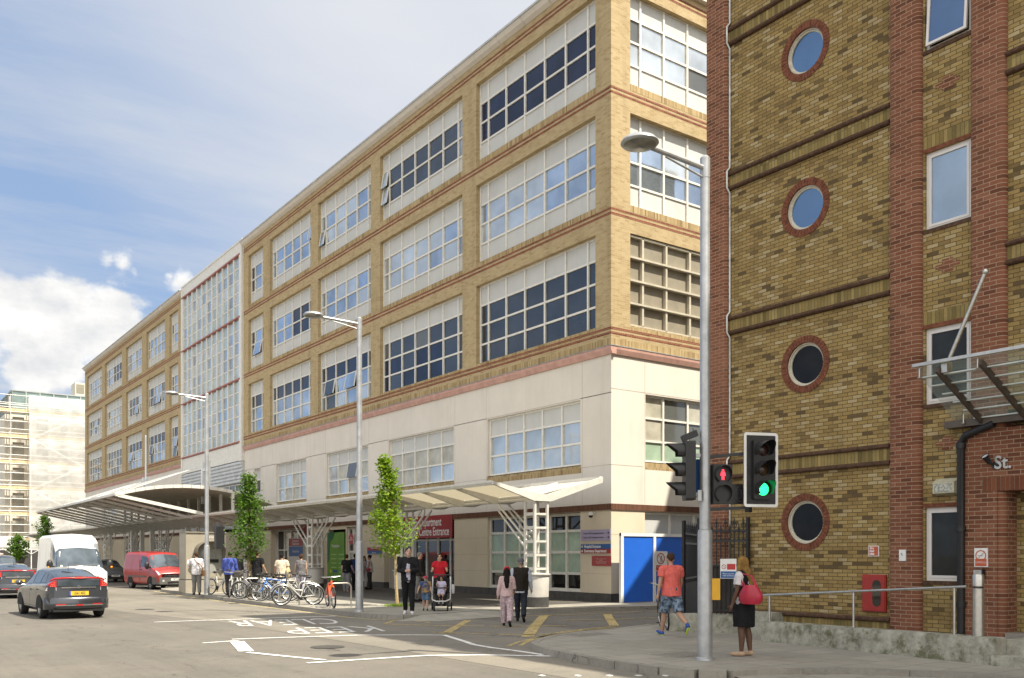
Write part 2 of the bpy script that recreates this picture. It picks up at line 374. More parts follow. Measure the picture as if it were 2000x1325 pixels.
def dirdot(u, v, z):
    d = nt.nodes.new('ShaderNodeVectorMath'); d.operation = 'DOT_PRODUCT'; nt.links.new(dirv, d.inputs[0]); d.inputs[1].default_value = Vector((u, v, z)).normalized(); return d.outputs['Value']
warp = nt.nodes.new('ShaderNodeTexNoise'); warp.inputs['Scale'].default_value = 1.3; warp.inputs['Detail'].default_value = 3; nt.links.new(dv.outputs[0], warp.inputs['Vector'])
thin = noise(nt, 1.0, 8, .62, mapped((.55, 1.5, 0), (3.1, 1.7, 0), R(28)))         # streaky high cloud
veil = noise(nt, 1.0, 6, .55, mapped((.36, .36, 0), (1.35, 4.2, 0)))             # broad veil
def dnoise(sc, det, loc, zs=1.6):
    mp = nt.nodes.new('ShaderNodeMapping'); mp.inputs['Scale'].default_value = (sc, sc, sc*zs); mp.inputs['Location'].default_value = loc; nt.links.new(dirv, mp.inputs[0])
    return noise(nt, 1.0, det, .58, mp.outputs[0])
def camdir(px, py):      # direction in the street frame of a measured photo point
    X, Z = (px-HX)/FPX, (HY-py)/FPX; return (CY*X+SY, -SY*X+CY, Z)
skyc = mix(nt, sky.outputs[0], (1.95, 2.75, 4.2), .75)
c1 = mix(nt, skyc, (4.1, 4.25, 4.5), ramp(nt, thin, [(.42, (0,0,0)), (.70, (.75,)*3)]))
wht = sstep(dirdot(*camdir(900, -150)), .90, .995)                              # thicker cloud high up behind the roof corner
c1 = mix(nt, c1, (4.9, 4.9, 5.0), mth('MULTIPLY', wht, ramp(nt, veil, [(.30, (.45,)*3), (.6, (1,)*3)])))
# cumulus low over the end of the street
n1 = dnoise(13.0, 10, (2.2, .4, 1.1)); el = sp.outputs[2]
cum = None
for (px, py, rad, gain) in ((90, 625, .062, 1.0), (215, 655, .045, 1.0), (20, 610, .05, .9), (212, 512, .017, .62), (238, 518, .022, .7), (262, 530, .014, .62), (330, 540, .014, .6), (352, 548, .020, .66), (375, 556, .012, .5), (60, 725, .035, .85), (-160, 640, .09, 1.0), (110, 735, .03, .6)):
    dd = mth('ARCCOSINE', mth('MINIMUM', dirdot(*camdir(px, py)), .999999), 0)
    m_ = mth('MULTIPLY', mth('SUBTRACT', 1.0, mth('DIVIDE', dd, rad*1.15)), gain)
    cum = m_ if cum is None else mth('MAXIMUM', cum, m_)
edge = mth('ADD', mth('MAXIMUM', cum, -1.0), mth('MULTIPLY', mth('SUBTRACT', n1, .5), 1.9))
cm = sstep(edge, .12, .46)
shade = dnoise(14.0, 6, (5.2, 1.4, .3))
cloudcol = ramp(nt, shade, [(.35, (4.5, 4.55, 4.65)), (.6, (6.3, 6.2, 6.0))])
c2 = mix(nt, c1, cloudcol, cm)
# unseen bright cloud overhead and behind the camera, added as fill light
beh = mth('MAXIMUM', sstep(dirdot(-SY, -CY, .35), .05, .6), sstep(dirdot(0, 0, 1), .72, .95))
c3 = mix(nt, c2, (10.5, 10.2, 9.6), mth('MULTIPLY', beh, ramp(nt, veil, [(.25, (.55,)*3), (.6, (1,)*3)])))
SKYMIX = c3
nt.links.new(c3, bg.inputs['Color']); bg.inputs['Strength'].default_value = .085
scene.view_settings.view_transform = 'Standard'; scene.view_settings.look = 'None'; scene.view_settings.gamma = 1
scene.view_settings.exposure = 1.05
scene.render.film_transparent = False
scene.cycles.max_bounces = 8
M['asphalt3'] = groundm('patch_asphalt', (.06,.057,.052), (.12,.114,.104), .4, (.3,.29,.27), .6)
# ---------------------------------------------------------------- ground, roads, pavements
def sheet(name, poly, z, mat, hole=None):
    bm = bmesh.new(); vs = [bm.verts.new((a, b, z)) for a, b in poly]
    es = [bm.edges.new((vs[i], vs[(i+1) % len(vs)])) for i in range(len(vs))]
    bmesh.ops.triangle_fill(bm, edges=es, use_beauty=True)
    bmesh.ops.recalc_face_normals(bm, faces=bm.faces)
    for f in bm.faces:
        if f.normal.z < 0: f.normal_flip()
    me = bpy.data.meshes.new(name); bm.to_mesh(me); bm.free(); me.materials.append(mat)
    o = bpy.data.objects.new(name, me); COL.objects.link(o); return o
struct(sheet('ground', [(-2500,-2500),(2500,-2500),(2500,2500),(-2500,2500)], -.05, M['earth']))
struct(sheet('road', [(-14,-60),(34,-60),(34,230),(-14,230)], 0, M['asphalt']))
# newer strip of asphalt along the near lane and into the side road
struct(sheet('road_patch', [(5.6,60),(6.2,40),(7.0,30),(8.05,24.5),(8.2,20),(8.35,16),(8.5,10),(8.6,5),(11.0,5),(10.9,13.6),(12.2,14.8),(14.2,15.4),(14.0,22.2),(11.7,24),(11.6,47),(14,60)], .004, M['asphalt2']))
def slab(name, poly, h, mat, kerb_edges, kmat, kw=.14):
    """raised pavement: top sheet inset behind kerb stones that follow the listed boundary indices"""
    o = struct(sheet(name, poly, h, mat))
    k = MB(); n = len(poly)
    for i in kerb_edges:
        a, b = Vector((*poly[i], 0)), Vector((*poly[(i+1) % n], 0)); d = (b-a)
        L = d.length; d.normalize(); nrm = Vector((d.y, -d.x, 0))
        cnt = max(1, round(L/.9)); g = .004
        for j in range(cnt):
            p = a + d*(L*j/cnt+g); q = a + d*(L*(j+1)/cnt-g)
            z1 = h+.006+rnd.uniform(-.002,.002)
            P = [p+nrm*.03, q+nrm*.03, q-nrm*kw, p-nrm*kw]
            b0 = k.add([(x.x, x.y, -.04) for x in P]); P[0] = p+nrm*.012; P[1] = q+nrm*.012
            b1 = k.add([(x.x, x.y, z1) for x in P])
            for qd in ((0,1,5,4),(1,2,6,5),(2,3,7,6),(3,0,4,7)): k.face([b0+t for t in qd])
            k.face([b1, b1+1, b1+2, b1+3])
    ko = k.build(name.replace('pavement', 'kerb'), kmat); struct(ko)
    return o
def arc(c, r, a0, a1, n): return [(c[0]+r*math.cos(R(a0+(a1-a0)*k/n)), c[1]+r*math.sin(R(a0+(a1-a0)*k/n))) for k in range(n+1)]
# hospital-side pavement (boundary runs clockwise seen from above so that kerbs face outwards)
pav = [(11.80,25.5),(11.85,23.9),(12.05,23.0),(12.45,22.5),(13.0,22.42),(14.0,22.75),(15.5,23.05),(18.0,22.65),(21.2,21.85),(25.0,21.7),(34,21.7),(34,24.6),(21.9,24.6),(21.9,51),(15.5,51),(13.6,48.6),(12.6,47.6),(12.3,46.5),(11.95,41),(11.8,33)]
slab('hospital_pavement', pav, .12, M['paving'], [0,1,2,3,4,5,6,7,8,9,14,15,16,17,18,19], M['kerb'])
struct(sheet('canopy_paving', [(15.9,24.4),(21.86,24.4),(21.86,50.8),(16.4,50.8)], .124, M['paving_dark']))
slab('far_pavement', [(17.2,120),(17.2,52),(21.9,52),(21.9,120)], .12, M['paving'], [0,1,3], M['kerb'])
# near pavement with rounded corner
pav2 = [(15.6,15.95),(14.0,15.5),(12.9,15.3),(11.9,14.95),(11.2,14.5),(10.65,14.0),(10.25,13.1),(9.98,11.8),(9.88,10.8),(9.92,9.9),(10.08,9.35),(10.35,9.05),(10.8,8.95),(12.0,8.2),(13.0,6.8),(13.3,3),(13.3,-30),(34,-30),(34,15.95)]
slab('near_pavement', list(reversed(pav2)), .12, M['paving'], [2,3,4,5,6,7,8,9,10,11,12,13,14,15,16,17], M['kerb'])
struct(sheet('crossing_ramp', [(9.9,-30),(13.5,-30),(13.45,3),(13.15,6.9),(12.1,8.3),(10.8,9.02),(10.4,9.0),(10.1,8.4),(9.95,7)], .045, M['paving']))
# flush crossing tables where the kerb is dropped
rm = MB()
rm.poly([(13.0,22.40,.118),(15.6,23.05,.118),(15.9,21.9,.008),(12.9,21.3,.008)])
rm.poly([(13.0,22.40,.118),(12.0,22.05,.008),(12.9,21.3,.008)]); rm.poly([(15.6,23.05,.118),(15.9,21.9,.008),(17.0,22.6,.008)])
struct(rm.build('dropped_kerb', M['paving'], fix=False))
rm = MB(); rm.poly([(15.6,15.93,.118),(14.0,15.48,.118),(13.7,16.0,.008),(15.6,16.6,.008)]); struct(rm.build('dropped_kerb', M['kerb']))
# drop-off bay surface and opposite footway
struct(sheet('bay_road', [(11.9,52),(11.9,51.3),(17.1,51.3),(17.1,120),(11.9,120)], .006, M['asphalt2']))
slab('opposite_pavement', [(-3.5,-40),(-3.5,200),(-14,200),(-14,-40)][::-1], .12, M['paving'], [0,1,2], M['kerb'])
# painted markings
Zp = .009
def stripe(mb, pts, w, z=Zp):
    pts = [Vector((*p, 0)) for p in pts]
    L, Rr = [], []
    for i, p in enumerate(pts):
        t = (pts[min(i+1, len(pts)-1)] - pts[max(i-1, 0)]).normalized(); n = Vector((-t.y, t.x, 0))
        L.append(p+n*w/2); Rr.append(p-n*w/2)
    for i in range(len(pts)-1):
        mb.poly([(L[i].x,L[i].y,z),(Rr[i].x,Rr[i].y,z),(Rr[i+1].x,Rr[i+1].y,z),(L[i+1].x,L[i+1].y,z)])
g = lambda *a: [G(x, y, 0) for x, y in a]
wl = MB()
stripe(wl, g((301,1216),(400,1212.5),(591,1206),(655,1204)), .14)
stripe(wl, g((453,1249.5),(600,1244.5),(700,1241.5)), .14)
stripe(wl, g((700,1241.5),(800,1241),(868,1241.5),(905,1253),(925,1260),(960,1266),(1000,1271),(1062,1280)), .12)
stripe(wl, g((396,1257),(466,1252)), .12)
stripe(wl, g((463,1254),(481,1273)), .28)
stripe(wl, g((483,1275),(560,1283),(634,1290)), .12)
stripe(wl, g((600,1296),(700,1289.5),(830,1281.5),(940,1280),(1098,1283)), .14)
for x in (1058, 1128, 1190, 1247, 1300, 1346): 
    a, b = G(x, 1321), G(x, 1321)
    wl.box(a[0]-.04, a[1]-.04, .005, a[0]+.04, a[1]+.04, .015)
struct(wl.build('white_road_markings', M['paint_white'], fix=False))
yl = MB()
kl = [(12.15,47.3),(12.05,46.5),(11.7,41),(11.55,33),(11.55,25.5),(11.6,23.9),(11.8,22.8),(12.3,22.2),(13.0,22.0)]
stripe(yl, kl, .1)
struct(yl.build('yellow_kerb_line', M['paint_yellow2'], fix=False))
yl = MB()
for dz in (0, 9):
    stripe(yl, g((992+dz*2.6,1263.5-dz*.15),(1010+dz*2.4,1256-dz*.3),(1045+dz*1.6,1247-dz*.35),(1090+dz,1238-dz*.35),(1140+dz,1231.5-dz*.3),(1202,1226.5-dz*.22)), .09)
stripe(yl, g((752,1219),(770,1213),(812,1214),(840,1217)), .12)
stripe(yl, g((752,1220),(880,1223.5),(945,1223.5)), .12)
stripe(yl, g((956,1224.5),(1010,1224),(1060,1223.5),(1106,1223)), .12)
stripe(yl, g((842,1235.5),(900,1238),(955,1239)), .1)
stripe(yl, g((972,1240),(1040,1240.5),(1080,1239)), .12)
stripe(yl, g((870,1238),(892,1225),(914,1212.5)), .2)
stripe(yl, g((1030,1245),(1043,1226),(1062,1204),(1075,1202)), .28)
stripe(yl, g((1186,1200),(1191,1210),(1200,1223)), .25)
stripe(yl, g((830,1208),(960,1206),(1060,1203),(1150,1200),(1255,1195)), .1)
stripe(yl, g((1105,1212),(1190,1211),(1290,1207)), .1)
struct(yl.build('yellow_box_markings', M['paint_yellow'], fix=False))
# KEEP CLEAR, read by drivers coming towards the photographer
def roadword(s_, cx, cy, wid, ln, rot=0):
    Mx = Matrix.Translation((cx, cy, Zp)) @ Matrix.Rotation(math.pi+rot, 4, 'Z')
    o = text('road_lettering', s_, 1.0, M['paint_worn'], None, Matrix.Identity(4), 0, 'CENTER', 1, -.004)
    xs = [v.co.x for v in o.data.vertices]; ys = [v.co.y for v in o.data.vertices]
    c = Vector(((max(xs)+min(xs))/2, (max(ys)+min(ys))/2, 0))
    o.data.transform(Matrix.Diagonal((wid/(max(xs)-min(xs)), ln/(max(ys)-min(ys)), 1, 1)) @ Matrix.Translation(-c))
    o.matrix_world = Mx; struct(o)
roadword('CLEAR', 9.35, 23.4, 2.75, 2.1, R(-14))
roadword('KEEP', 9.35, 20.4, 2.2, 1.75, R(-14))
# iron covers let into the ground
def cover(name, c, rx, ry, z, mat, rot=0):
    mb = MB(); pts = [(c[0]+rx*math.cos(2*math.pi*k/24), c[1]+ry*math.sin(2*math.pi*k/24)) for k in range(24)]
    mb.poly([(a, b, z) for a, b in pts]); return mb.build(name, mat, fix=False)
ci = groundm('cast_iron', (.05,.048,.045), (.08,.075,.07), .3, (.12,.11,.1), .5)
tag(cover('manhole_cover', G(640,1264.5), .33, .33, .0095, ci), 'round iron manhole cover in the road below the white road lettering', 'manhole cover')
tag(cover('manhole_cover', G(283,1191), .3, .3, .0095, ci), 'small dark round iron cover in the road right of the grey hatchback', 'manhole cover')
def plate(name, px, su, sv, z, label, mat):
    c = G(*px, z); mb = MB(); mb.box(c[0]-su, c[1]-sv, z-.02, c[0]+su, c[1]+sv, z+.006)
    n = 7
    for k in range(n):
        for j in range(n):
            mb.box(c[0]-su+su*2*(k+.2)/n, c[1]-sv+sv*2*(j+.2)/n, z+.007, c[0]-su+su*2*(k+.7)/n, c[1]-sv+sv*2*(j+.7)/n, z+.010)
    return tag(mb.build(name, mat), label, 'access cover')
plate('access_cover', (1330,1279), .42, .3, .12, 'square ribbed access cover in the pavement left of the nearest lamp post', M['kerb'])
plate('access_cover', (1150,1240), .5, .3, .115, 'ribbed tactile plate at the dropped kerb by the double yellow lines', M['kerb'])

# utility cuts and a kerb gully
mb = MB(); c = (11.5, 33.5)
for k in range(7): mb.box(c[0]-.2, c[1]-.2+.06*k, .004, c[0]+.2, c[1]-.165+.06*k, .014)
tag(mb.build('drain_grate', ci), 'iron drain grate in the gutter beside the parked bicycles', 'drain')
# ---------------------------------------------------------------- hospital
U0, V0, VE, ZB, ZT = 21.8, 24.35, 114.5, 9.24, 22.88
UE = 36.0
hosp = thing('hospital_building', 'long five storey buff brick hospital with cream lower walls and gridded windows', 'building', (28, 70, 0))
brick = MB(); sold = MB(); redl = MB()
FL = [9.98, 14.30, 18.66]; WH = 3.36                                  # sills and height of the upper windows
bays = [(25.19,32.99,5),(34.09,41.85,5),(42.87,49.49,4),(50.51,56.99,4),(58.12,60.92,1),(77.37,79.92,1),(81.32,87.38,4),(89.02,95.07,4),(96.75,104.24,5),(105.72,113.37,5)]
RV = .22                                                             # reveal depth
segs = [(V0, 61.82), (76.08, VE)]
for a, b in segs:
    zs = [ZB] + [z for s_ in FL for z in (s_, s_+WH)] + [ZT]
    for i in range(0, len(zs), 2): brick.box(U0, a, zs[i], U0+.34, b, zs[i+1])
    bs = [x for x in bays if a <= x[0] < b]
    edges = [a] + [e for x in bs for e in (x[0], x[1])] + [b]
    for s_ in FL:
        for i in range(0, len(edges), 2): brick.box(U0, edges[i], s_, U0+.34, edges[i+1], s_+WH)
        for x in bs: sold.box(U0-.004, x[0], s_-.235, U0+.3, x[1], s_+.003)
    sold.box(U0-.004, a-.004*(a==V0), ZB+.003, U0+.3, b, ZB+.235)
    for zc in (9.83, 14.06, 18.36, 22.62):
        for dz in (0, -.165): redl.box(U0-.005, a-.005, zc+dz-.045, U0+.1, b, zc+dz+.045)
# end wall facing the side road
ebays = [(22.72, 27.9), (28.6, 33.6)]
zs = [ZB] + [z for s_ in FL for z in (s_+.06, s_+WH+.02)] + [ZT]
for i in range(0, len(zs), 2): brick.box(U0+.34, V0, zs[i], UE, V0+.34, zs[i+1])
ee = [U0+.34] + [e for x in ebays for e in x] + [UE]
for s_ in FL:
    for i in range(0, len(ee), 2): brick.box(ee[i], V0, s_+.06, ee[i+1], V0+.34, s_+WH+.02)
    for x in ebays: sold.box(x[0], V0-.004, s_-.17, x[1], V0+.3, s_+.063)
sold.box(U0+.3, V0-.004, ZB+.003, UE, V0+.3, ZB+.235)
for zc in (9.83, 14.06, 18.36, 22.62):
    for dz in (0, -.165): redl.box(U0+.1, V0-.005, zc+dz-.045, UE, V0+.1, zc+dz+.045)
# side and back closing walls
brick.box(U0+.34, VE-.34, 0, UE, VE, ZT); brick.box(UE-.3, V0+.34, 0, UE, VE-.34, ZT)
brick.build('brick_wall', M['buff'], hosp); sold.build('soldier_course', M['buff_soldier'], hosp); redl.build('red_course', M['redline'], hosp)
# movement joints in the brick and dirt ledges are in the material; cornice and roof edge
cor = MB(); rf = MB(); led = MB()
for a, b in ((V0-.06, 61.9), (76.0, VE+.05)):
    cor = MB(); n = max(1, round((b-a)/1.7))
    for k in range(n):
        y0, y1 = a+(b-a)*k/n, a+(b-a)*(k+1)/n-.012
        P = [(-.02,ZT+.003),(-.16,ZT+.10),(-.26,ZT+.26),(.2,ZT+.26),(.2,ZT+.003)]
        cor.prism([(U0+p, z) for p, z in P], lambda p, z, d, y0=y0: (p, y0+d, z), y1-y0)
    cor.build('cornice', M['cream'], hosp)
    rf.prism([(U0-.30,ZT+.265),(U0-.32,ZT+.33),(U0+.15,ZT+.62),(U0+.9,ZT+.66),(U0+.9,ZT+.265)], lambda p, z, d, a=a: (p, a-.05+d, z), b-a+.1)
cor = MB(); cor.box(U0+.2, V0-.2, ZT+.003, UE, V0+.2, ZT+.26); rf.prism([(V0-.3,ZT+.265),(V0-.32,ZT+.33),(V0+.15,ZT+.62),(V0+.9,ZT+.66),(V0+.9,ZT+.265)], lambda p, z, d: (U0+.9+d, p, z), UE-U0-.9)
rf.box(U0+.9, V0+.9, ZT-.1, UE, VE, ZT+.3)
cor.build('cornice', M['cream'], hosp); rf.build('roof', M['roofmetal'], hosp)
# ledge, pink band
pk = MB()
for a, b in segs:
    led.prism([(U0-.09,ZB-.045),(U0-.09,ZB-.02),(U0+.02,ZB+.001),(U0+.1,ZB+.001),(U0+.1,ZB-.045)], lambda p, z, d, a=a: (p, a-.09*(a == V0)+d, z), b-a+.09*(a == V0))
    pk.prism([(U0-.075,ZB-.05),(U0-.065,ZB-.15),(U0-.0,ZB-.32),(U0+.2,ZB-.32),(U0+.2,ZB-.05)], lambda p, z, d, a=a: (p, a-.07*(a == V0)+d, z), b-a+.07*(a == V0))
led.prism([(V0-.09,ZB-.045),(V0-.09,ZB-.02),(V0+.02,ZB+.001),(V0+.1,ZB+.001),(V0+.1,ZB-.045)], lambda p, z, d: (U0+.1+d, p, z), UE-U0-.1)
pk.prism([(V0-.075,ZB-.05),(V0-.065,ZB-.15),(V0-.0,ZB-.32),(V0+.2,ZB-.32),(V0+.2,ZB-.05)], lambda p, z, d: (U0+.2+d, p, z), UE-U0-.2)
led.build('lead_ledge', M['lead'], hosp); pk.build('pink_band', M['pink'], hosp)

# cream lower walls with openings
UC = U0 + .06
def wall_u(mb, u, th, v0, v1, z0, z1, holes):
    """wall on plane x=u with rectangular openings (v0, v1, z0, z1) sorted along v, none overlapping"""
    e = v0
    for a, b, c, d in sorted(holes):
        if a > e: mb.box(u, e, z0, u+th, a, z1)
        if c > z0: mb.box(u, a, z0, u+th, b, c)
        if d < z1: mb.box(u, a, d, u+th, b, z1)
        e = b
    if e < v1: mb.box(u, e, z0, u+th, v1, z1)
def wall_v(mb, v, th, u0, u1, z0, z1, holes):
    e = u0
    for a, b, c, d in sorted(holes):
        if a > e: mb.box(e, v, z0, a, v+th, z1)
        if c > z0: mb.box(a, v, z0, b, v+th, c)
        if d < z1: mb.box(a, v, d, b, v+th, z1)
        e = b
    if e < u1: mb.box(e, v, z0, u1, v+th, z1)
cream = MB(); jn = MB(); bb = MB(); pl = MB()
ff = [(26.11,32.21,5.12,7.52),(34.9,41.03,5.12,7.52),(43.3,48.44,5.12,7.52),(51.33,56.02,5.12,7.52),(58.81,59.95,5.12,7.52)]
wall_u(cream, UC, .3, V0+.06, 61.82, 3.62, ZB-.32, ff)
ffe = [(23.53, 27.9, 5.2, 7.66)]
wall_v(cream, V0+.06, .3, UC+.3, UE, 3.62, ZB-.32, ffe)
cream2 = MB(); wall_u(cream2, UC, .3, 76.08, VE, 3.62, ZB-.32, [(80,86,5.12,7.52),(90,96,5.12,7.52),(100,106,5.12,7.52)])
for y in (26.0, 32.3, 34.8, 41.1, 43.2, 48.6, 51.2, 56.1, 58.7, 60.05): jn.box(UC-.003, y-.008, 3.65, UC+.02, y+.008, ZB-.33)
for a, b in ((V0+.06,61.8),(76.1,VE)):
    e = a
    for q in [x for x in ff if a <= x[0] < b] + [(b, b, 0, 0)]:
        if q[0]-e > .1: jn.box(UC-.0045, e, 7.555, UC+.02, q[0]-.01, 7.575); jn.box(UC-.0045, e, 5.0, UC+.02, q[0]-.01, 5.015)
        e = q[1]+.01
    jn.box(UC-.0045, a, 7.555, UC+.02, b, 7.575)
for x in (23.5, 28.0): jn.box(x-.008, V0+.057, 3.65, x+.008, V0+.08, ZB-.33)
jn.box(UC, V0+.0555, 7.70, 28, V0+.08, 7.72); jn.box(UC, V0+.0555, 5.0, 23.4, V0+.08, 5.016)
# brick patches under first-floor sills
for a, b, c, d in ff[:4]: sp_ = MB(); sp_.box(UC-.004, a-.05, c-.3, UC+.2, b+.05, c-.03); sp_.build('brick_sill_band', M['buff_soldier'], hosp)
sp_ = MB(); sp_.box(23.5, V0+.056, 4.92, 27.9, V0+.2, 5.17)
sp_.build('brick_sill_band', M['buff_soldier'], hosp)
# brown band and ground floor
bb.box(U0+.02, V0+.02, 3.4, U0+.36, 61.8, 3.62); bb.box(U0+.36, V0+.02, 3.4, UE, V0+.36, 3.62); bb.box(U0+.02, 76.1, 3.4, U0+.36, VE, 3.62)
bb.build('brown_band', M['brownband'], hosp)
gf = [(26.11,32.21,.42,3.38)]                                           # big window right of the entrance
ENT = FU(885,1000,U0)[0], FU(748,1000,U0)[0]                             # entrance
gf.append((ENT[0], ENT[1], .0, 3.38))
AD = FU(673,1000,U0)[0], FU(640,1000,U0)[0]
W2 = FU(700,1000,U0)[0], FU(675,1000,U0)[0]
SH = FU(599,1000,U0)[0], FU(527,1000,U0)[0]
gf += [(W2[0], W2[1], .9, 3.3), (AD[0], AD[1], .42, 3.2), (SH[0], SH[1], .0, 3.38)]
DR = FU(510,1000,U0)[0], FU(428,1000,U0)[0]
gf.append((DR[0]+1.6, 61.0, 0, 3.38))
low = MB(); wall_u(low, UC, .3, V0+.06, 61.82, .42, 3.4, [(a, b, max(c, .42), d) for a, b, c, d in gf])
wall_u(pl, UC-.02, .3, V0+.04, 61.8, .0, .42, [(a, b, c, .42) for a, b, c, d in gf if c < .42])
gfe = [(23.5, 30.5, .42, 3.37)]
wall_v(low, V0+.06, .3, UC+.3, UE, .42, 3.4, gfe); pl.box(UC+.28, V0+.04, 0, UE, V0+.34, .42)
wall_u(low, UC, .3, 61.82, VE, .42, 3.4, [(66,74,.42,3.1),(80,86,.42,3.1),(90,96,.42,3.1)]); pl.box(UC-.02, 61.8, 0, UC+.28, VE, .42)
for z in (1.12, 1.82, 2.52):
    e = V0+.06
    for a, b, c, d in sorted(gf): jn.box(UC-.003, e, z-.006, UC+.02, a-.01, z+.006); e = b+.01
jn.box(UC, V0+.0565, 2.52, 23.4, V0+.08, 2.535)
cream.build('cream_wall', M['cream'], hosp); cream2.build('cream_wall', M['cream'], hosp); low.build('low_cream_wall', M['cream_low'], hosp); jn.build('panel_joint', M['joint'], hosp); pl.build('plinth', M['plinth'], hosp)
inner = MB()   # dark rooms behind the glass
inner.box(U0+.9, V0+1, .1, UE-1, VE-1, 9); inner.box(U0+1.2, V0+1.2, 9.1, UE-1, VE-1, 23)
inner.build('interior', pm('dark_interior', (.03,.03,.03), .9, 0, .3, .5), hosp)

# ---- windows: frame (part) > spandrel panels, panes (sub-parts)
def cols_of(a, b, nf):
    w_ = (b-a)/(nf+1.0) if nf > 1 else (b-a)/2.15
    h = (b-a-nf*w_)/2
    return [a, a+h] + [a+h+w_*(k+1) for k in range(nf)] + [b]
def gwindow(axis, u, a, b, z0, rows, cols, pat, open_=(), name='window', fw=.085):
    """axis 'u': plane x=u seen from -x; axis 'v': plane y=u seen from -y. pat[row][col] = material key or 'P' """
    fr = MB(); pns = [MB() for _ in rows]; gl = MB(); keys = []
    z = [z0]
    for h in rows: z.append(z[-1]+h)
    def bx(mb, s0, d0, c0, s1, d1, c1, mi=None):
        if axis == 'u': mb.box(u+d0, s0, c0, u+d1, s1, c1, mi)
        else: mb.box(s0, u+d0, c0, s1, u+d1, c1, mi)
    for k, c in enumerate(cols):
        w_ = fw if 0 < k < len(cols)-1 else fw*1.1
        s0 = c-w_/2 if 0 < k < len(cols)-1 else (c if k == 0 else c-w_)
        bx(fr, s0, -.035, z[0], s0+w_, .07, z[-1])
    for k, c in enumerate(z):
        t = fw*.9; c0 = c-t/2 if 0 < k < len(z)-1 else (c if k == 0 else c-t)
        for i in range(len(cols)-1):
            bx(fr, cols[i]+fw*.5, -.02, c0, cols[i+1]-fw*.5, .06, c0+t)
    bx(fr, cols[0]-.02, -.14, z[0]-.05, cols[-1]+.02, .06, z[0]-.003)
    for r_ in range(len(rows)):
        for i in range(len(cols)-1):
            key = pat[r_][i]
            s0, s1, c0, c1 = cols[i]+fw*.4, cols[i+1]-fw*.4, z[r_]+fw*.3, z[r_+1]-fw*.3
            if key == 'P': bx(pns[r_], s0, .02, c0, s1, .05, c1)
            else:
                if key not in keys: keys.append(key)
                if (r_, i) in open_:
                    # top-hung/tilting casement leaning out
                    o_ = .15; t = .05
                    for q in ((s0,s0+t),(s1-t,s1)):
                        P = [(q[0],-.02,c1),(q[1],-.02,c1),(q[1],-o_,c0),(q[0],-o_,c0)]
                        for mb_, off in ((fr,0),):
                            pp = [(p[1]+off, p[0], p[2]) for p in P]
                            pp = [(u+x, y, zz_) if axis == 'u' else (y, u+x, zz_) for x, y, zz_ in pp]
                            pq = [((x-.05) if axis == 'u' else x, y if axis == 'u' else y-.05, zz_) for x, y, zz_ in pp]
                            b0 = mb_.add(pp); b1 = mb_.add(pq); mb_.face([b0,b0+1,b0+2,b0+3]); mb_.face([b1+3,b1+2,b1+1,b1])
                            for j in range(4): mb_.face([b0+j,b0+(j+1)%4,b1+(j+1)%4,b1+j])
                    P = [(s0+t,-.05,c1),(s1-t,-.05,c1),(s1-t,-o_-.02,c0),(s0+t,-o_-.02,c0)]
                    gl.poly([(u+p[1], p[0], p[2]) if axis == 'u' else (p[0], u+p[1], p[2]) for p in P], keys.index(key))
                    if 'g_black' not in keys: keys.append('g_black')
                    bx(gl, s0, .035, c0, s1, .05, c1, keys.index('g_black'))
                else:
                    a_ = rnd.uniform(-.004,.004); b_ = rnd.uniform(-.004,.004)   # panes are never perfectly coplanar
                    P = [(s0,.03,c0),(s1,.03+a_,c0),(s1,.03+a_+b_,c1),(s0,.03+b_,c1)]
                    gl.poly([(u+p[1], p[0], p[2]) if axis == 'u' else (p[0], u+p[1], p[2]) for p in P], keys.index(key))
    f = fr.build(name, M['wframe'], hosp)
    for pn in pns:
        if pn.v: pn.build('spandrel_panel', M['spandrel'], f)
    if gl.v: gl.build('pane', [M[k] for k in keys], f)
    return f
def rowp(s_, n): return [{'s':'g_sky','l':'g_pale','n':'g_navy','d':'g_dark','g':'g_grey','b':'g_blind_refl','P':'P'}[c] for c in (s_ if len(s_) == n else s_*n)]
RU = [.84,.84,.84,.84]
# patterns: bottom row first; along the wall from the corner (near) to the far end
pats = {
 (0,2): ['P','n','n','P'], (0,1): ['P','sssllll','sssllls','P'], (0,0): ['ddddddd','ddddddd','ddddddd','P'],
 (1,2): ['P','sdddddl','sdddddl','P'], (1,1): ['P','slsllll','lslllll','P'], (1,0): ['ddnnndn','ddnndnn','gddgddg','P'],
 (2,2): ['P','ssslls','ssllss','P'], (2,1): ['P','slsssl','ssllss','P'], (2,0): ['slslds','ssssds','nnnnnd','P'],
 (3,2): ['P','lsssls','ssssss','P'], (3,1): ['P','dnnsss','dnnsss','P'], (3,0): ['ssslls','sssssl','nnnnnd','P'],
 (4,2): ['P','lsd','lsd','P'], (4,1): ['P','dsd','dsd','P'], (4,0): ['sss','sss','dnd','P'],
 (5,2): ['P','ssl','sld','P'], (5,1): ['P','lsd','ssd','P'], (5,0): ['sds','dsd','dnd','P'],
 (6,2): ['P','ssssld','sslssd','P'], (6,1): ['P','nssgnd','ngssnd','P'], (6,0): ['llssds','lsslds','nnnnnd','P'],
 (7,2): ['P','lsslsd','ssslsd','P'], (7,1): ['P','llsdgl','llddgl','P'], (7,0): ['llsssd','slsssd','nnnnnd','P'],
 (8,2): ['P','nnnnlsd','nnnnlsd','P'], (8,1): ['P','lblbllg','lbbllgg','P'], (8,0): ['gbgggbg','gggbggg','ggggggg','P'],
 (9,2): ['P','nslslls','nslslsl','P'], (9,1): ['P','gbbglgg','gbglggg','P'], (9,0): ['gbgbgbg','ggggggg','ggggggg','P'],
}
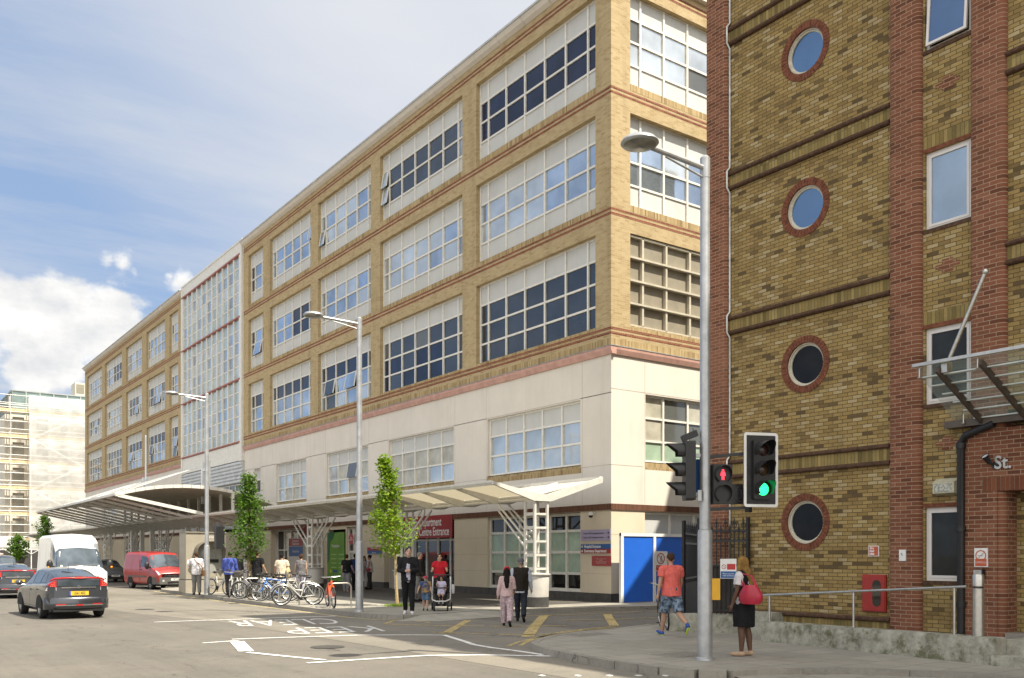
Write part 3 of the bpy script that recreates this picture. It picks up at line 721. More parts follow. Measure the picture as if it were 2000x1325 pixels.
opens = {(0,1):(),(2,0):((1,2),(1,4)),(3,0):(),(1,2):((1,6),(2,6)),(3,2):((2,0),),(4,1):((1,1),),(6,1):((1,2),(1,3)),(6,0):((1,4),),(7,1):((1,2),),(7,0):((1,4),),(5,0):((0,1),(1,1)),(2,2):((1,5),)}
for bi, (a, b, nf) in enumerate(bays):
    for fi, s_ in enumerate(FL):
        c = cols_of(a, b, nf); n = len(c)-1
        gwindow('u', U0+RV, a, b, s_, RU, c, [rowp(r_, n) for r_ in pats[(bi, fi)]], opens.get((bi, fi), ()))
# end-wall windows
M['louvre_metal'] = pm('louvre_metal', (.47,.43,.34), .55, 0, .1, 4, 0, world=True)
for ei, (a, b) in enumerate(ebays):
    c = [a, a+.68, a+1.88, a+3.13, a+4.4, b]
    gwindow('v', V0+RV, a, b, FL[2]+.06, RU, c, [rowp('P',5), rowp('lllgl',5), rowp('glllg',5), rowp('P',5)])
    gwindow('v', V0+RV, a, b, FL[1]+.06, RU, c, [rowp('P',5), rowp('ssssl',5), rowp('sslsl',5), rowp('P',5)])
    # louvred opening: recessed panels behind deep sun shelves
    lv = MB(); lp = MB(); z0 = FL[0]+.06; dz = 3.32/4
    lp.box(a, V0+.19, z0, b, V0+.24, z0+3.32)
    for k in range(5): lv.box(a, V0+.0 if 0 < k < 4 else V0+.05, z0+dz*k-.045+(.05 if k == 0 else 0)-(.05 if k == 4 else 0), b, V0+.185, z0+dz*k+.025+(.05 if k == 0 else 0)-(.05 if k == 4 else 0))
    for x in c[1:-1]:
        for k in range(4): lv.box(x-.045, V0+.05, z0+dz*k+.05, x+.045, V0+.185, z0+dz*(k+1)-.06)
    f = lv.build('louvre_window', M['louvre_metal'], hosp); lp.build('louvre_panel', pm('taupe_panel', (.25,.22,.165), .6, 0, .12, 2), f)
# first-floor windows; beige b panes paint in the reflected buildings opposite
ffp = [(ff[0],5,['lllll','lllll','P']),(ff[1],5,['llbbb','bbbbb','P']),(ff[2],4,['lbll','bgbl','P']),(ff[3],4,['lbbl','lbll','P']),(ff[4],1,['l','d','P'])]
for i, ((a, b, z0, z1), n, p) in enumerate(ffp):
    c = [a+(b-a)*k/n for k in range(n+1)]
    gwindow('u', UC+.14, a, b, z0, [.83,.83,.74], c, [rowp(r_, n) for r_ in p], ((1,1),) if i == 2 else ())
gwindow('v', V0+.2, 23.53, 27.9, 5.2, [.78,.84,.84], [23.53,24.55,25.85,27.0,27.9], [['g_green']*4, ['g_blind_refl','g_grey','g_grey','g_blind_refl'], rowp('bgbb',4)])
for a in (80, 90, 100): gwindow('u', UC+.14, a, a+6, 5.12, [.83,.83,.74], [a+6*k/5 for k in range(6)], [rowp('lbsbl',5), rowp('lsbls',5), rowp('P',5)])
# ground-floor windows
a, b = gf[0][0], gf[0][1]
gcol = [a, a+.95, a+1.95, a+2.95, a+3.95, a+5.0, b]
gwindow('u', UC+.14, a, b, .44, [.66,.80,.80,.66], gcol, [['g_black']*6, ['g_green']*6, ['g_green']*6, ['g_black']*6], fw=.11)
gwindow('u', UC+.14, W2[0], W2[1], .92, [1.05,1.3], [W2[0], (W2[0]+W2[1])/2, W2[1]], [['g_dark','g_blind_refl'],['g_blind_refl','g_dark']], fw=.1)
for a, b in ((66,74),(80,86),(90,96)): gwindow('u', UC+.14, a, b, .44, [1.0,.8,.8], [a+(b-a)*k/5 for k in range(6)], [['g_black','g_grey','g_black','g_grey','g_black'],['g_grey','g_black','g_blind_refl','g_black','g_grey'],['g_black']*5], fw=.12)
gwindow('v', V0+.2, 23.5, 30.5, .44, [1.95,.97], [23.5,24.9,26.2,27.5,28.8,30.5], [['g_grey']*5, ['P']*5])
# entrance: glazed sliding doors set back, tall side lights
def glazed(name, v0, v1, u, z0, z1, nv, zr, key, fw=.09):
    n = [v0+(v1-v0)*k/nv for k in range(nv+1)]
    rows = [zr[k+1]-zr[k] for k in range(len(zr)-1)]
    return gwindow('u', u, v0, v1, z0, rows, n, [[key[(r_*nv+i) % len(key)] for i in range(nv)] for r_ in range(len(rows))], name=name, fw=fw)
glazed('entrance_door', ENT[0]+.1, ENT[1]-.1, UC+.55, .14, 3.3, 6, [.14,2.5,3.36], ['g_dark','g_black','g_grey','g_dark','g_dark','g_black'], .1)
glazed('shopfront', SH[0]+.05, SH[1]-.05, UC+.45, .14, 3.3, 5, [.14,1.0,2.1,3.36], ['g_black','g_grey','g_black','g_black','g_grey','g_blind_refl','g_black','g_dark'], .08)
glazed('shopfront', DR[0]+1.65, 60.95, UC+.5, .14, 3.3, 7, [.14,2.3,3.36], ['g_black','g_blind_refl','g_black','g_grey','g_black'], .1)
for a, b in (ENT, SH):
    for q0, q1 in ((a-.02, a+.06), (b-.06, b+.02)): rev = MB(); rev.box(UC+.3, q0, .12, UC+.6, q1, 3.4); rev.build('doorway_reveal', M['cream'], hosp)

# ---- curtain wall bay
cw = MB(); cg = MB(); cr = MB()
CA, CB_, UCW = 61.86, 76.04, U0-.04
cw.box(UCW-.05, CA, 22.56, UCW+.5, CB_, 23.34); cw.box(UCW-.09, CA-.05, 23.34, UCW+.6, CB_+.05, 23.46)
cw.box(UCW-.06, CA, 8.3, UCW+.4, CB_, 9.5)
cw.box(UCW-.12, CA-.04, 8.25, UCW+.4, CA+.5, 23.3); cw.box(UCW-.12, CB_-.4, 8.25, UCW+.4, CB_+.03, 23.3)
cz = [9.6, 13.93, 18.2, 22.5]; nc = 11; cwid = (CB_-.4-CA-.5)/nc
for k in range(nc+1):
    y = CA+.5+cwid*k
    cw.box(UCW-.09, y-.075, 9.62, UCW+.1, y+.075, 22.45)
keysC = ['g_cw','g_sky','g_pale','g_grey']
for i in range(3):
    hh = (cz[i+1]-cz[i]-.1)/5
    for r_ in range(5):
        z0 = cz[i]+.08+hh*r_
        for k in range(nc):
            y = CA+.5+cwid*k
            cw.box(UCW-.0, y+.075, z0-.035, UCW+.06, y+cwid-.075, z0+.035)
            q = 0 if r_ in (0, 4) else rnd.choice([0,1,1,2,2,0])
            a_ = rnd.uniform(-.004,.004)
            cg.poly([(UCW+.02, y+.06, z0+.03),(UCW+.02+a_, y+cwid-.06, z0+.03),(UCW+.02+a_, y+cwid-.06, z0+hh-.03),(UCW+.02, y+.06, z0+hh-.03)], q)
for z in cz: cr.box(UCW-.14, CA+.3, z-.08, UCW+.08, CB_-.1, z+.03)
f = cw.build('curtain_wall', M['wframe'], hosp); cg.build('pane', [M[k] for k in keysC], f); cr.build('red_beam', pm('red_beam', (.30,.10,.075), .6, 0, .15, 3), f)
# ribbed cladding and low window under it
cl = MB()
for k in range(6): cl.prism([(-.02,0),(-.10,.06),(-.10,.12),(-.02,.25),(.2,.25),(.2,0)], lambda p, z, d, k=k: (UCW+.0+p, 61.86+d, 6.75+.25*k+z), 14.2)
cl.box(UCW+.02, 61.86, 3.62, UCW+.3, 62.4, 6.75); cl.box(UCW+.02, 67.4, 3.62, UCW+.3, 76.05, 6.75); cl.box(UCW+.02, 62.4, 3.62, UCW+.3, 67.4, 4.7)
cl.build('ribbed_cladding', M['roofmetal'], hosp)
gwindow('u', UCW+.1, 62.4, 67.4, 4.72, [1.0,1.0], [62.4,63.65,64.9,66.15,67.4], [rowp('bslb',4), rowp('gggg',4)])
# ---------------------------------------------------------------- brick block on the right with round windows
UF, VF = 15.6, 14.12; HF = 20.3
flats = thing('brick_building', 'yellow stock brick building with red brick pilasters and round porthole windows', 'building', (20, 8, .1))
VB = -9.0                                   # how far the block is built towards and past the camera
yw = MB()
CV, RO = 11.6, .44
cz_ = [2.46, 5.64, 8.8, 11.95, 15.1, 18.2]
bandz = [3.86, 7.0, 10.15, 13.3, 16.45, 19.6]
def plate_hole(mb, u, th, v0, v1, z0, z1, cv, cz, r, n=40):
    """wall panel on x=u with a round hole, plus the cylindrical reveal"""
    inn, out = [], []
    hv, hz = (v1-v0)/2, (z1-z0)/2; mv, mz = (v0+v1)/2, (z0+z1)/2
    cand = [2*math.pi*k/n for k in range(n)]
    for a in cand:
        c, s_ = math.cos(a), math.sin(a)
        tv = ((v1-cv)/c if c > 1e-9 else (v0-cv)/c if c < -1e-9 else 1e9); tz = ((z1-cz)/s_ if s_ > 1e-9 else (z0-cz)/s_ if s_ < -1e-9 else 1e9)
        t = min(tv, tz); out.append((cv+c*t, cz+s_*t)); inn.append((cv+c*r, cz+s_*r))
    for cn in ((v0,z0),(v1,z0),(v1,z1),(v0,z1)):        # snap the nearest outer point on to each corner
        k = min(range(n), key=lambda i: (out[i][0]-cn[0])**2+(out[i][1]-cn[1])**2); out[k] = cn
    bi = mb.add([(u, a, b) for a, b in inn]); bo = mb.add([(u, a, b) for a, b in out]); bk = mb.add([(u+th, a, b) for a, b in inn])
    for k in range(n):
        q = (k+1) % n
        mb.face((bi+k, bi+q, bo+q, bo+k)); mb.face((bi+k, bk+k, bk+q, bi+q))
PIL = [(13.56, 14.12), (9.09, 9.71), (7.6, 8.2), (3.2, 3.82), (1.7, 2.3), (-2.7, -2.1)]
edges_z = [.1] + bandz + [HF]
v0, v1 = 9.71, 13.56
for i in range(len(cz_)):
    plate_hole(yw, UF, .3, v0, v1, edges_z[i], edges_z[i+1], CV, cz_[i], RO)
yw.box(UF, v0, bandz[-1], UF+.3, v1, HF)
wz = [(1.34,2.64),(4.48,5.83),(7.6,8.97),(10.8,12.17),(13.95,15.3),(17.1,18.45)]
WV = (8.22, 9.05)
def strip_with(mb, v0, v1, holes):
    z = .1
    for a, b in holes:
        mb.box(UF, v0, z, UF+.3, v1, a); z = b
    mb.box(UF, v0, z, UF+.3, v1, HF)
yw.box(UF, 9.05, .1, UF+.3, 9.09, HF)
strip_with(yw, 8.2, 9.05, wz)
strip_with(yw, 3.82, 7.6, [(.4, 4.2)]); strip_with(yw, 2.3, 3.2, wz); strip_with(yw, -2.1, 1.7, []); yw.box(UF, VB, .1, UF+.3, -2.7, HF)
prof_ = [(UF+.3,.1),(36,.1),(36,22.2),(30.3,22.2),(29.6,19.9),(28.4,17.75),(26.4,15.6),(26.4,14.6),(20.8,14.6),(20.8,HF),(UF+.3,HF)]
yw.prism(prof_, lambda a, b, d: (a, VF-d, b), VF-VB)
yw.build('yellow_brick_wall', M['london'], flats, fix=False)
# pilasters with rounded inner corners
for a, b in PIL:
    p = MB(); r = .1; d = .115
    prof = [(0, b), (-d+.0, b)] if b > 14 else [(0, b), (-d+r, b)] + [(-d+r-r*math.sin(R(t)), b-r+r*math.cos(R(t))) for t in (22.5,45,67.5,90)]
    prof += [(-d, a+r)] + [(-d+r-r*math.cos(R(t)), a+r-r*math.sin(R(t))) for t in (22.5,45,67.5,90)] + [(0, a)]
    prof = [(x, y) for x, y in prof] + [(.3, a), (.3, b)]
    p.prism(prof, lambda x, y, dd: (UF+x, y, .1+dd), HF-.1)
    p.build('pilaster', M['redbrick'], flats, smooth=30)
# string courses: bullnose, soldiers, bullnose
for z in bandz + [.64]:
    for v0, v1 in ((9.71, 13.56), (3.82, 7.6)):
        if z < 1 and v0 < 9: continue
        s1 = MB()
        bz = [z, z-.31] if z > 1 else [z]
        for t in bz:
            n = round((v1-v0)/.075)
            s1.prism([(0,-.09),(-.06,-.09),(-.085,-.065),(-.085,-.03),(-.065,-.008),(-.04,0),(0,0)], lambda x, zz_, d, v0=v0, t=t: (UF+x, v0+d, t+zz_), v1-v0)
        s1.build('string_course', M['bullnose'], flats)
        s2 = MB(); s2.box(UF-.03, v0, z-.31 if z > 1 else z-.33, UF, v1, z-.09); s2.build('soldier_course', M['london_soldier'], flats)
# round windows
cf = pm('cream_round_frame', (.52,.49,.40), .6, 0, .12, 6)
for i, z in enumerate(cz_):
    ring = MB(); n = 44; r0, r1 = RO-.005, .575
    for k in range(n):
        a0, a1 = 2*math.pi*(k+.05)/n, 2*math.pi*(k+.95)/n
        pr = rnd.uniform(.012, .02)
        P = [(math.cos(a)*r, math.sin(a)*r) for r, a in ((r0,a0),(r1,a0),(r1,a1),(r0,a1))]
        ring.prism(P, lambda a, b, d, pr=pr: (UF-pr+d, CV+a, z+b), .2)
    f = ring.build('brick_ring', M['archbrick'], flats)
    wf = MB(); wf.lathe([(RO-.002,.09),(RO-.002,.03),(RO-.03,.03),(RO-.035,.06),(RO-.06,.06),(RO-.065,.09)], (UF, CV, z), (1,0,0), 40)
    w_ = wf.build('round_window', cf, flats, smooth=40)
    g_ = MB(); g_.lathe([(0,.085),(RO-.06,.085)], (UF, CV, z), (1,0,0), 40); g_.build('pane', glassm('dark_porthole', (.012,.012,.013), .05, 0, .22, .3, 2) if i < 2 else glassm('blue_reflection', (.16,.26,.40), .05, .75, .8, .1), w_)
# rectangular windows
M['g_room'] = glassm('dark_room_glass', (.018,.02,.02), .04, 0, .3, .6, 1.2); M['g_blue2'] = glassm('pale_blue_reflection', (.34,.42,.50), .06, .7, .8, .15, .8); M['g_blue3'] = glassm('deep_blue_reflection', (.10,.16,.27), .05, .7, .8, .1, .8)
for i, (a, b) in enumerate(wz):
    for vs in ((8.22, 9.05), (2.32, 3.18)):
        if i == 0 and vs[0] < 5: continue
        f = MB(); v0, v1 = vs; t = .06
        tilt = .0 if i != 3 else .12
        f.box(UF+.05, v0, a, UF+.12, v0+t, b); f.box(UF+.05, v1-t, a, UF+.12, v1, b); f.box(UF+.05, v0+t, a, UF+.12, v1-t, a+t); f.box(UF+.05, v0+t, b-t, UF+.12, v1-t, b)
        s_ = .035; i0, i1, k0, k1 = v0+t, v1-t, a+t, b-t
        def sash(mb, y0, y1, z0, z1):
            P = []
            for (y, zz_) in ((y0,z0),(y1,z0),(y1,z1),(y0,z1)):
                o_ = -tilt*(b-zz_)/(b-a); P.append((UF+.04+o_, y, zz_))
            b0 = mb.add(P); b1 = mb.add([(x+.045, y, zz_) for x, y, zz_ in P]); mb.face([b0,b0+1,b0+2,b0+3]); mb.face([b1+3,b1+2,b1+1,b1])
            for j in range(4): mb.face([b0+j,b0+(j+1)%4,b1+(j+1)%4,b1+j])
        sash(f, i0-.01, i0+s_, k0-.01, k1+.01); sash(f, i1-s_, i1+.01, k0-.01, k1+.01); sash(f, i0+s_, i1-s_, k0-.01, k0+s_); sash(f, i0+s_, i1-s_, k1-s_, k1+.01)
        wo = f.build('window', M['wframe2'] if 'wframe2' in M else pm('upvc_white', (.62,.59,.57), .35, 0, .04, 3), flats)
        gl = MB(); o0, o1 = -tilt*(b-k0)/(b-a), -tilt*(b-k1)/(b-a)
        gl.poly([(UF+.065+o0,i0+s_,k0+s_),(UF+.065+o0,i1-s_,k0+s_),(UF+.065+o1,i1-s_,k1-s_),(UF+.065+o1,i0+s_,k1-s_)])
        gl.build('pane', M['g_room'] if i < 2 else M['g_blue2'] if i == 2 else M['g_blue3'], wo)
        lt = MB(); lt.box(UF-.006, v0-.02 if v0 > 8.3 else v0-.02, b, UF, v1+.04, b+.075); lt.build('tile_lintel', M['archbrick'], flats)
        sl = MB(); sl.box(UF-.02, v0-.01, a-.07, UF+.05, v1+.03, a-.002); sl.build('brick_sill', M['bullnose'], flats)
        if i in (1, 2, 3, 4):
            so2 = MB(); so2.box(UF-.004, v0-.02, b+.075, UF, v1+.04, b+.30); so2.build('soldier_lintel', M['london_soldier'], flats)
            cr_ = MB(); z = a-.72
            for dz_, hw in ((-.08,.10),(0,.22),(.08,.10)): cr_.box(UF-.005, (v0+v1)/2-hw, z+dz_-.037, UF, (v0+v1)/2+hw, z+dz_+.037)
            cr_.build('brick_cross', M['redbrick'], flats)
# red brick entrance porch
po = MB(); pu = UF-.14
po.box(pu, 7.71, .1, UF+.0, 8.27, 3.9); po.box(pu, 4.3, 2.86, UF, 7.71, 3.9); po.box(pu, 3.7, .1, UF, 4.3, 3.9)
po.box(UF, 7.61, .1, UF+1.3, 7.71, 2.86); po.box(UF, 4.3, .1, UF+1.3, 4.4, 2.86); po.box(UF+1.3, 4.3, .1, UF+1.4, 7.71, 2.86); po.box(UF, 4.4, 2.86, UF+1.3, 7.61, 2.95)
po.build('entrance_porch', M['redbrick'], flats)
ls = MB(); ls.box(pu-.005, 4.3, 2.865, pu, 7.95, 3.09); ls.build('soldier_lintel', brickm('red_soldier', [(.13,.045,.025),(.19,.07,.038),(.23,.085,.045)], (.17,.13,.085), soldier=True, dirt=.3), flats)
text('lettering', 'St.', .30, M['steel'], flats, onU(pu-.02, 7.60, 3.32), .012, 'CENTER', .95, .006)
dr = MB(); dr.box(UF+1.22, 5.0, .35, UF+1.28, 7.0, 2.5); dr.build('entrance_door', M['g_black'], flats)

# glass awning over the porch
aw = thing('glass_awning', 'tilted glass awning on grey slats above the red brick entrance at the right edge', 'awning', (15.5, 6, 4.05))
A0, A1 = Vector((15.48, 0, 4.07)), Vector((14.15, 0, 4.90))
def awp(f, v, up=0): 
    p = A0.lerp(A1, f); nrm = Vector((.83, 0, 1.33)).normalized(); p = p + nrm*up; return (p.x, v, p.z)
gm, gnt, gb = newmat('awning_glass'); gb.inputs['Base Color'].default_value = (.40,.48,.45,1); gb.inputs['Roughness'].default_value = .06; gb.inputs['Alpha'].default_value = .38
gl = MB(); va, vb = 8.42, 3.6
for f0, f1 in ((0.02, 1.0),):
    b0 = gl.add([awp(f0, va), awp(f0, vb), awp(f1, vb), awp(f1, va)]); gl.face([b0, b0+1, b0+2, b0+3])
gl.build('glass_sheet', gm, aw)
ed = MB(); ed.bar(awp(1.0, va), awp(1.0, vb), .05, .05); ed.build('front_rail', M['steel'], aw)
slm = pm('awning_slat', (.55,.60,.57), .5, .3, .1, 4)
for k in range(6):
    s_ = MB(); f = .08+.15*k; s_.bar(awp(f, va-.05-.07*(5-k), -.05), awp(f, vb, -.05), .10, .02); s_.build('slat', slm, aw)
brm = pm('bronze_arm', (.10,.08,.065), .5, .4, .1, 4)
for v in (7.9, 7.2, 6.1, 5.0): 
    s_ = MB(); s_.bar(awp(-.02, v, -.09), awp(.95, v+.12, -.09), .05, .10); s_.build('arm', brm, aw)
for v, f in ((8.36,.93),(7.4,.93),(8.2,.12),(6.9,.1),(6.4,.93)):
    s_ = MB(); p = Vector(awp(f, v)); s_.tube([p+Vector((0,0,.03)), p-Vector((0,0,.13))], .012, 8); s_.lathe([(0,-.13),(.035,-.13),(.03,-.145),(0,-.15)], p, (0,0,1), 10); s_.build('glass_fixing', M['steel'], aw)
s_ = MB(); s_.box(15.34, 3.7, 3.98, 15.6, 8.55, 4.10); s_.build('wall_beam', brm, aw)
# flagpole
p0 = FU(1849, 714, 14.3); p1 = FU(1925, 531, 14.3)
fp = thing('flagpole', 'bare slanting steel flagpole rising from the glass awning', 'flagpole', (14.3, p0[0], p0[1]))
m_ = MB(); m_.tube([(14.3,*p0),(14.3,*p1)], .032, 10); m_.build('pole', M['steel'], fp, smooth=40)
m_ = MB(); m_.box(14.22, p0[0]-.05, p0[1]-.12, 14.38, p0[0]+.05, p0[1]+.05); m_.build('bracket', M['steel'], fp)
m_ = MB(); m_.ball((14.3,*p1), .05); m_.build('finial', M['steel'], fp, smooth=40)
# rainwater pipe
dp = MB(); dp.tube([(15.38,7.72,3.98),(15.38,8.2,3.83),(15.42,8.30,3.72),(15.42,8.30,.4)], .062, 12)
for z in (3.62, 2.2, .9): dp.lathe([(.062,z),(.08,z),(.08,z+.09),(.062,z+.09)], (15.42,8.30,0), (0,0,1), 14)
tag(dp.build('drainpipe', M['black_iron'], smooth=40), 'black cast iron drainpipe beside the entrance of the brick building', 'drainpipe')
# white cable duct down the corner pilaster
cd = MB(); pts = []
zz_ = 19.5
for z in reversed(bandz):
    pts += [(UF-.03,13.53,z+.1),(UF-.12,13.53,z),(UF-.12,13.53,z-.36),(UF-.03,13.53,z-.46)]
pts.append((UF-.03,13.53,.9))
cd.tube(pts, .02, 6); tag(cd.build('cable_duct', pm('white_duct', (.55,.55,.52), .5, 0, .2, 8), smooth=60), 'thin white cable duct down the corner red pilaster', 'cable duct')

# fittings on the block
def sign_u(name, px0, py0, px1, py1, u, mat, label, cat='sign', t=.02, border=None):
    a = FU(px0, py0, u); b = FU(px1, py1, u)
    v0, v1 = sorted((a[0], b[0])); z0, z1 = sorted((a[1], b[1]))
    o = thing(name, label, cat, (u, (v0+v1)/2, z0))
    mb = MB(); mb.box(u-t, v0, z0, u, v1, z1); mb.build('panel', mat, o)
    return o, v0, v1, z0, z1
orange = pm('orange_red_sign', (.45,.09,.035), .5, 0, .08, 4)
o, v0, v1, z0, z1 = sign_u('sign', 1697, 1066.5, 1717.5, 1087, UF-.001, M['white_sign'], 'small square orange and white sign above the red cabinet reading Dry riser inlet')
mb = MB(); mb.box(UF-.024, v0+.012, z0+.012, UF-.0215, v1-.012, z1-.012); mb.build('face', orange, o)
text('lettering', 'Dry\nriser\ninlet', .062, M['letter_white'], o, onU(UF-.026, (v0+v1)/2+.03, (z0+z1)/2), .001, 'CENTER', .9, .002)
o, v0, v1, z0, z1 = sign_u('sign', 1757, 1074, 1770, 1096, UF-.116, M['white_sign'], 'small blank white plate with a dark scratch on the red pilaster')
mb = MB(); mb.bar((UF-.139, v0+.06, z0+.10), (UF-.139, v0+.09, z0+.14), .002, .012); mb.build('mark', M['letter_black'], o)
o, v0, v1, z0, z1 = sign_u('sign', 1904, 1071, 1930, 1108, UF-.141, M['white_sign'], 'white and orange no smoking notice above a small steel box by the entrance')
mb = MB(); zc = z1-.125; vc = (v0+v1)/2
mb.lathe([(.075,0),(.075,.002),(.092,.002),(.092,0)], (UF-.163, vc, zc), (-1,0,0), 28); mb.bar((UF-.1635, vc+.055, zc-.055), (UF-.1635, vc-.055, zc+.055), .002, .014, up=(1,0,0)); mb.build('prohibition_ring', orange, o)
mb = MB(); mb.bar((UF-.1625, vc+.05, zc), (UF-.1625, vc-.04, zc), .002, .018, up=(1,0,0)); mb.build('cigarette', M['letter_black'], o)
mb = MB(); mb.box(UF-.164, v0+.015, z0+.015, UF-.161, v1-.015, z0+.14); mb.build('text_field', orange, o)
text('lettering', 'It is against the law to\nsmoke in these premises', .021, M['letter_white'], o, onU(UF-.165, vc, z0+.08), .0005)
mb = MB(); a = FU(1906,1112,UF-.14); b = FU(1926,1130,UF-.14)
o = thing('wall_ashtray', 'small brushed steel ashtray box under the no smoking notice', 'ashtray', (UF-.15, a[0], b[1]))
mb.box(UF-.23, b[0]+.01, b[1], UF-.141, a[0], a[1]); mb.build('box', M['black_iron'], o)
mb = MB(); mb.box(UF-.24, b[0]+.03, b[1]+.02, UF-.231, a[0]-.01, a[1]-.01); mb.build('face', M['steel'], o)
# red dry-riser cabinet
a = FU(1687,1122,UF); b = FU(1733,1196,UF)
o = thing('riser_cabinet', 'red metal dry riser cabinet with dark oval window on the brick wall', 'cabinet', (UF, (a[0]+b[0])/2, b[1]))
redp = pm('red_paint', (.30,.022,.015), .4, 0, .1, 5)
mb = MB(); mb.box(UF-.05, b[0], b[1], UF-.001, a[0], a[1]); mb.box(UF-.062, b[0]+.02, b[1]+.02, UF-.0505, a[0]-.02, a[1]-.02); mb.build('door', redp, o)
mb = MB(); vc, hw, z0, z1 = b[0]+.18, .085, b[1]+.1, a[1]-.10
pts = [(vc+hw*math.cos(R(t)), z1-hw+hw*math.sin(R(t))) for t in range(0,181,20)] + [(vc+hw*math.cos(R(t)), z0+hw+hw*math.sin(R(t))) for t in range(180,361,20)]
mb.prism(pts, lambda p, z, d: (UF-.068+d, p, z), .004); mb.build('window', M['g_black'], o)
# floodlight, bulkhead lamp
mb = MB(); a = FU(1921,893,UF-.3); c = Vector((UF-.32, a[0], a[1]))
o = thing('floodlight', 'small black spotlight on the red brick wall left of the metal letters', 'wall light', (UF-.14, a[0]-.1, a[1]-.1))
mb.lathe([(0,.0),(.035,.0),(.05,.10),(.07,.15),(.062,.15),(.04,.11),(0,.11)], c+Vector((.10,-.06,-.1)), (-.55,.25,.75), 14); mb.build('lamp_body', M['black_plastic'], o, smooth=40)
mb = MB(); mb.lathe([(0,.135),(.062,.14)], c+Vector((.10,-.06,-.1)), (-.55,.25,.75), 14); mb.build('lens', M['white_sign'], o)
mb = MB(); mb.tube([c+Vector((.10,-.06,-.1)), (UF-.14, a[0]-.12, a[1]-.14)], .02, 8); mb.lathe([(0,0),(.06,0),(.06,-.03),(0,-.03)], (UF-.14, a[0]-.12, a[1]-.14), (1,0,0), 12); mb.build('bracket', M['black_plastic'], o)
a = FU(1829,936,UF); b = FU(1879,966,UF)
o = thing('bulkhead_light', 'weathered cream wall lamp box above the ground floor window', 'wall light', (UF, (a[0]+b[0])/2, b[1]))
mb = MB(); v0, v1, z0, z1 = b[0], a[0], b[1], a[1]
P = [(UF,v0,z0),(UF,v1,z0),(UF,v1,z1),(UF,v0,z1),(UF-.16,v0+.06,z0+.03),(UF-.16,v1-.02,z0+.03),(UF-.16,v1-.02,z1-.08),(UF-.16,v0+.06,z1-.08)]
b0 = mb.add(P)
for q in ((0,3,2,1),(4,5,6,7),(0,1,5,4),(1,2,6,5),(2,3,7,6),(3,0,4,7)): mb.face([b0+i for i in q])
mb.build('housing', pm('cream_plastic', (.45,.43,.31), .5, 0, .15, 8), o)
mb = MB(); mb.box(UF-.165, v0+.09, z0+.05, UF-.161, v1-.05, z1-.10); mb.build('diffuser', pm('cracked_diffuser', (.38,.38,.33), .4, 0, .5, 25), o)

# ---------------------------------------------------------------- ramp wall, handrail, steps, ash bin
def ramp_wall(name, p, q, zt0, zt1, th, label, mat):
    """low wall from p to q, front face along p-q, lumpy concrete"""
    p, q = Vector((*p, 0)), Vector((*q, 0)); d = q-p; n = Vector((-d.y, d.x, 0)).normalized()
    if n.x < 0: n = -n
    N = 26; rows = 5; mb = MB()
    fr = []; bk = []
    for i in range(N+1):
        t = i/N; c = p+d*t; zt = zt0+(zt1-zt0)*t
        fr.append(mb.add([tuple(c+n*(.02*math.sin(i*1.7+j*2.3)*(.6 if j < rows else .2)+(.02 if j == rows else 0)))[:2]+(.06+(zt-.06)*j/rows+(.006*math.sin(i*2.1) if j == rows else 0),) for j in range(rows+1)]))
        bk.append(mb.add([tuple(c+n*th)[:2]+(.06,), tuple(c+n*th)[:2]+(zt,)]))
    for i in range(N):
        for j in range(rows): mb.face((fr[i]+j, fr[i+1]+j, fr[i+1]+j+1, fr[i]+j+1))
        mb.face((fr[i]+rows, fr[i+1]+rows, bk[i+1]+1, bk[i]+1)); mb.face((bk[i]+1, bk[i+1]+1, bk[i+1], bk[i]))
    mb.face([fr[0]+j for j in range(rows+1)]+[bk[0]+1, bk[0]]); mb.face([fr[N]+j for j in reversed(range(rows+1))]+[bk[N], bk[N]+1])
    return tag(mb.build(name, mat, smooth=50), label, 'wall')
ramp_wall('ramp_wall', (14.42, 11.75), (14.06, 7.05), .50, .535, .3, 'low rough concrete wall carrying the steel handrail along the brick building', M['concrete'])
rp = sheet('ramp', [(14.65,11.75),(14.3,7.1),(15.6,7.1),(15.6,11.75)], .42, M['kerb']); struct(rp)
hr = thing('handrail', 'slender steel handrail on three posts along the ramp beside the brick building', 'handrail', (14.4, 9.5, .5))
h0 = FU(1478,1163.5,14.5); h1 = FU(1888,1146,14.25)
mb = MB(); mb.tube([(14.5,h0[0]+.1,h0[1]-.25),(14.5,h0[0]+.1,h0[1]-.06),(14.5,h0[0]+.02,h0[1]),(14.5,*h0),(14.25,*h1)], .022, 10); mb.build('rail', M['steel'], hr, smooth=40)
for x in (1503, 1667, 1864):
    f = (x-1478)/(1888-1478); y = 1163.5+(1146-1163.5)*f; u = 14.5-.25*f
    a = FU(x, y, u); mb = MB(); mb.tube([(u, a[0], .5), (u, a[0], a[1]-.01)], .022, 10); mb.lathe([(0,.0),(.05,0),(.05,.012),(.03,.012)], (u, a[0], .52), (0,0,1), 12); mb.build('post', M['steel'], hr, smooth=40)
ab = thing('ash_bin', 'stainless steel cylindrical bin standing at the end of the concrete wall', 'bin', (14.3, 7.42, .53))
mb = MB(); mb.lathe([(0,.0),(.085,.0),(.085,.74),(.07,.755)], (14.3,7.42,.53), (0,0,1), 20); mb.build('body', M['steel'], ab, smooth=40)
mb = MB(); mb.lathe([(.07,.755),(.07,.775)], (14.3,7.42,.53), (0,0,1), 20); mb.build('slot', M['black_plastic'], ab)
mb = MB(); mb.lathe([(.07,.775),(.087,.78),(.087,.95),(.08,.965),(0,.965)], (14.3,7.42,.53), (0,0,1), 20); mb.build('hood', M['steel'], ab, smooth=40)
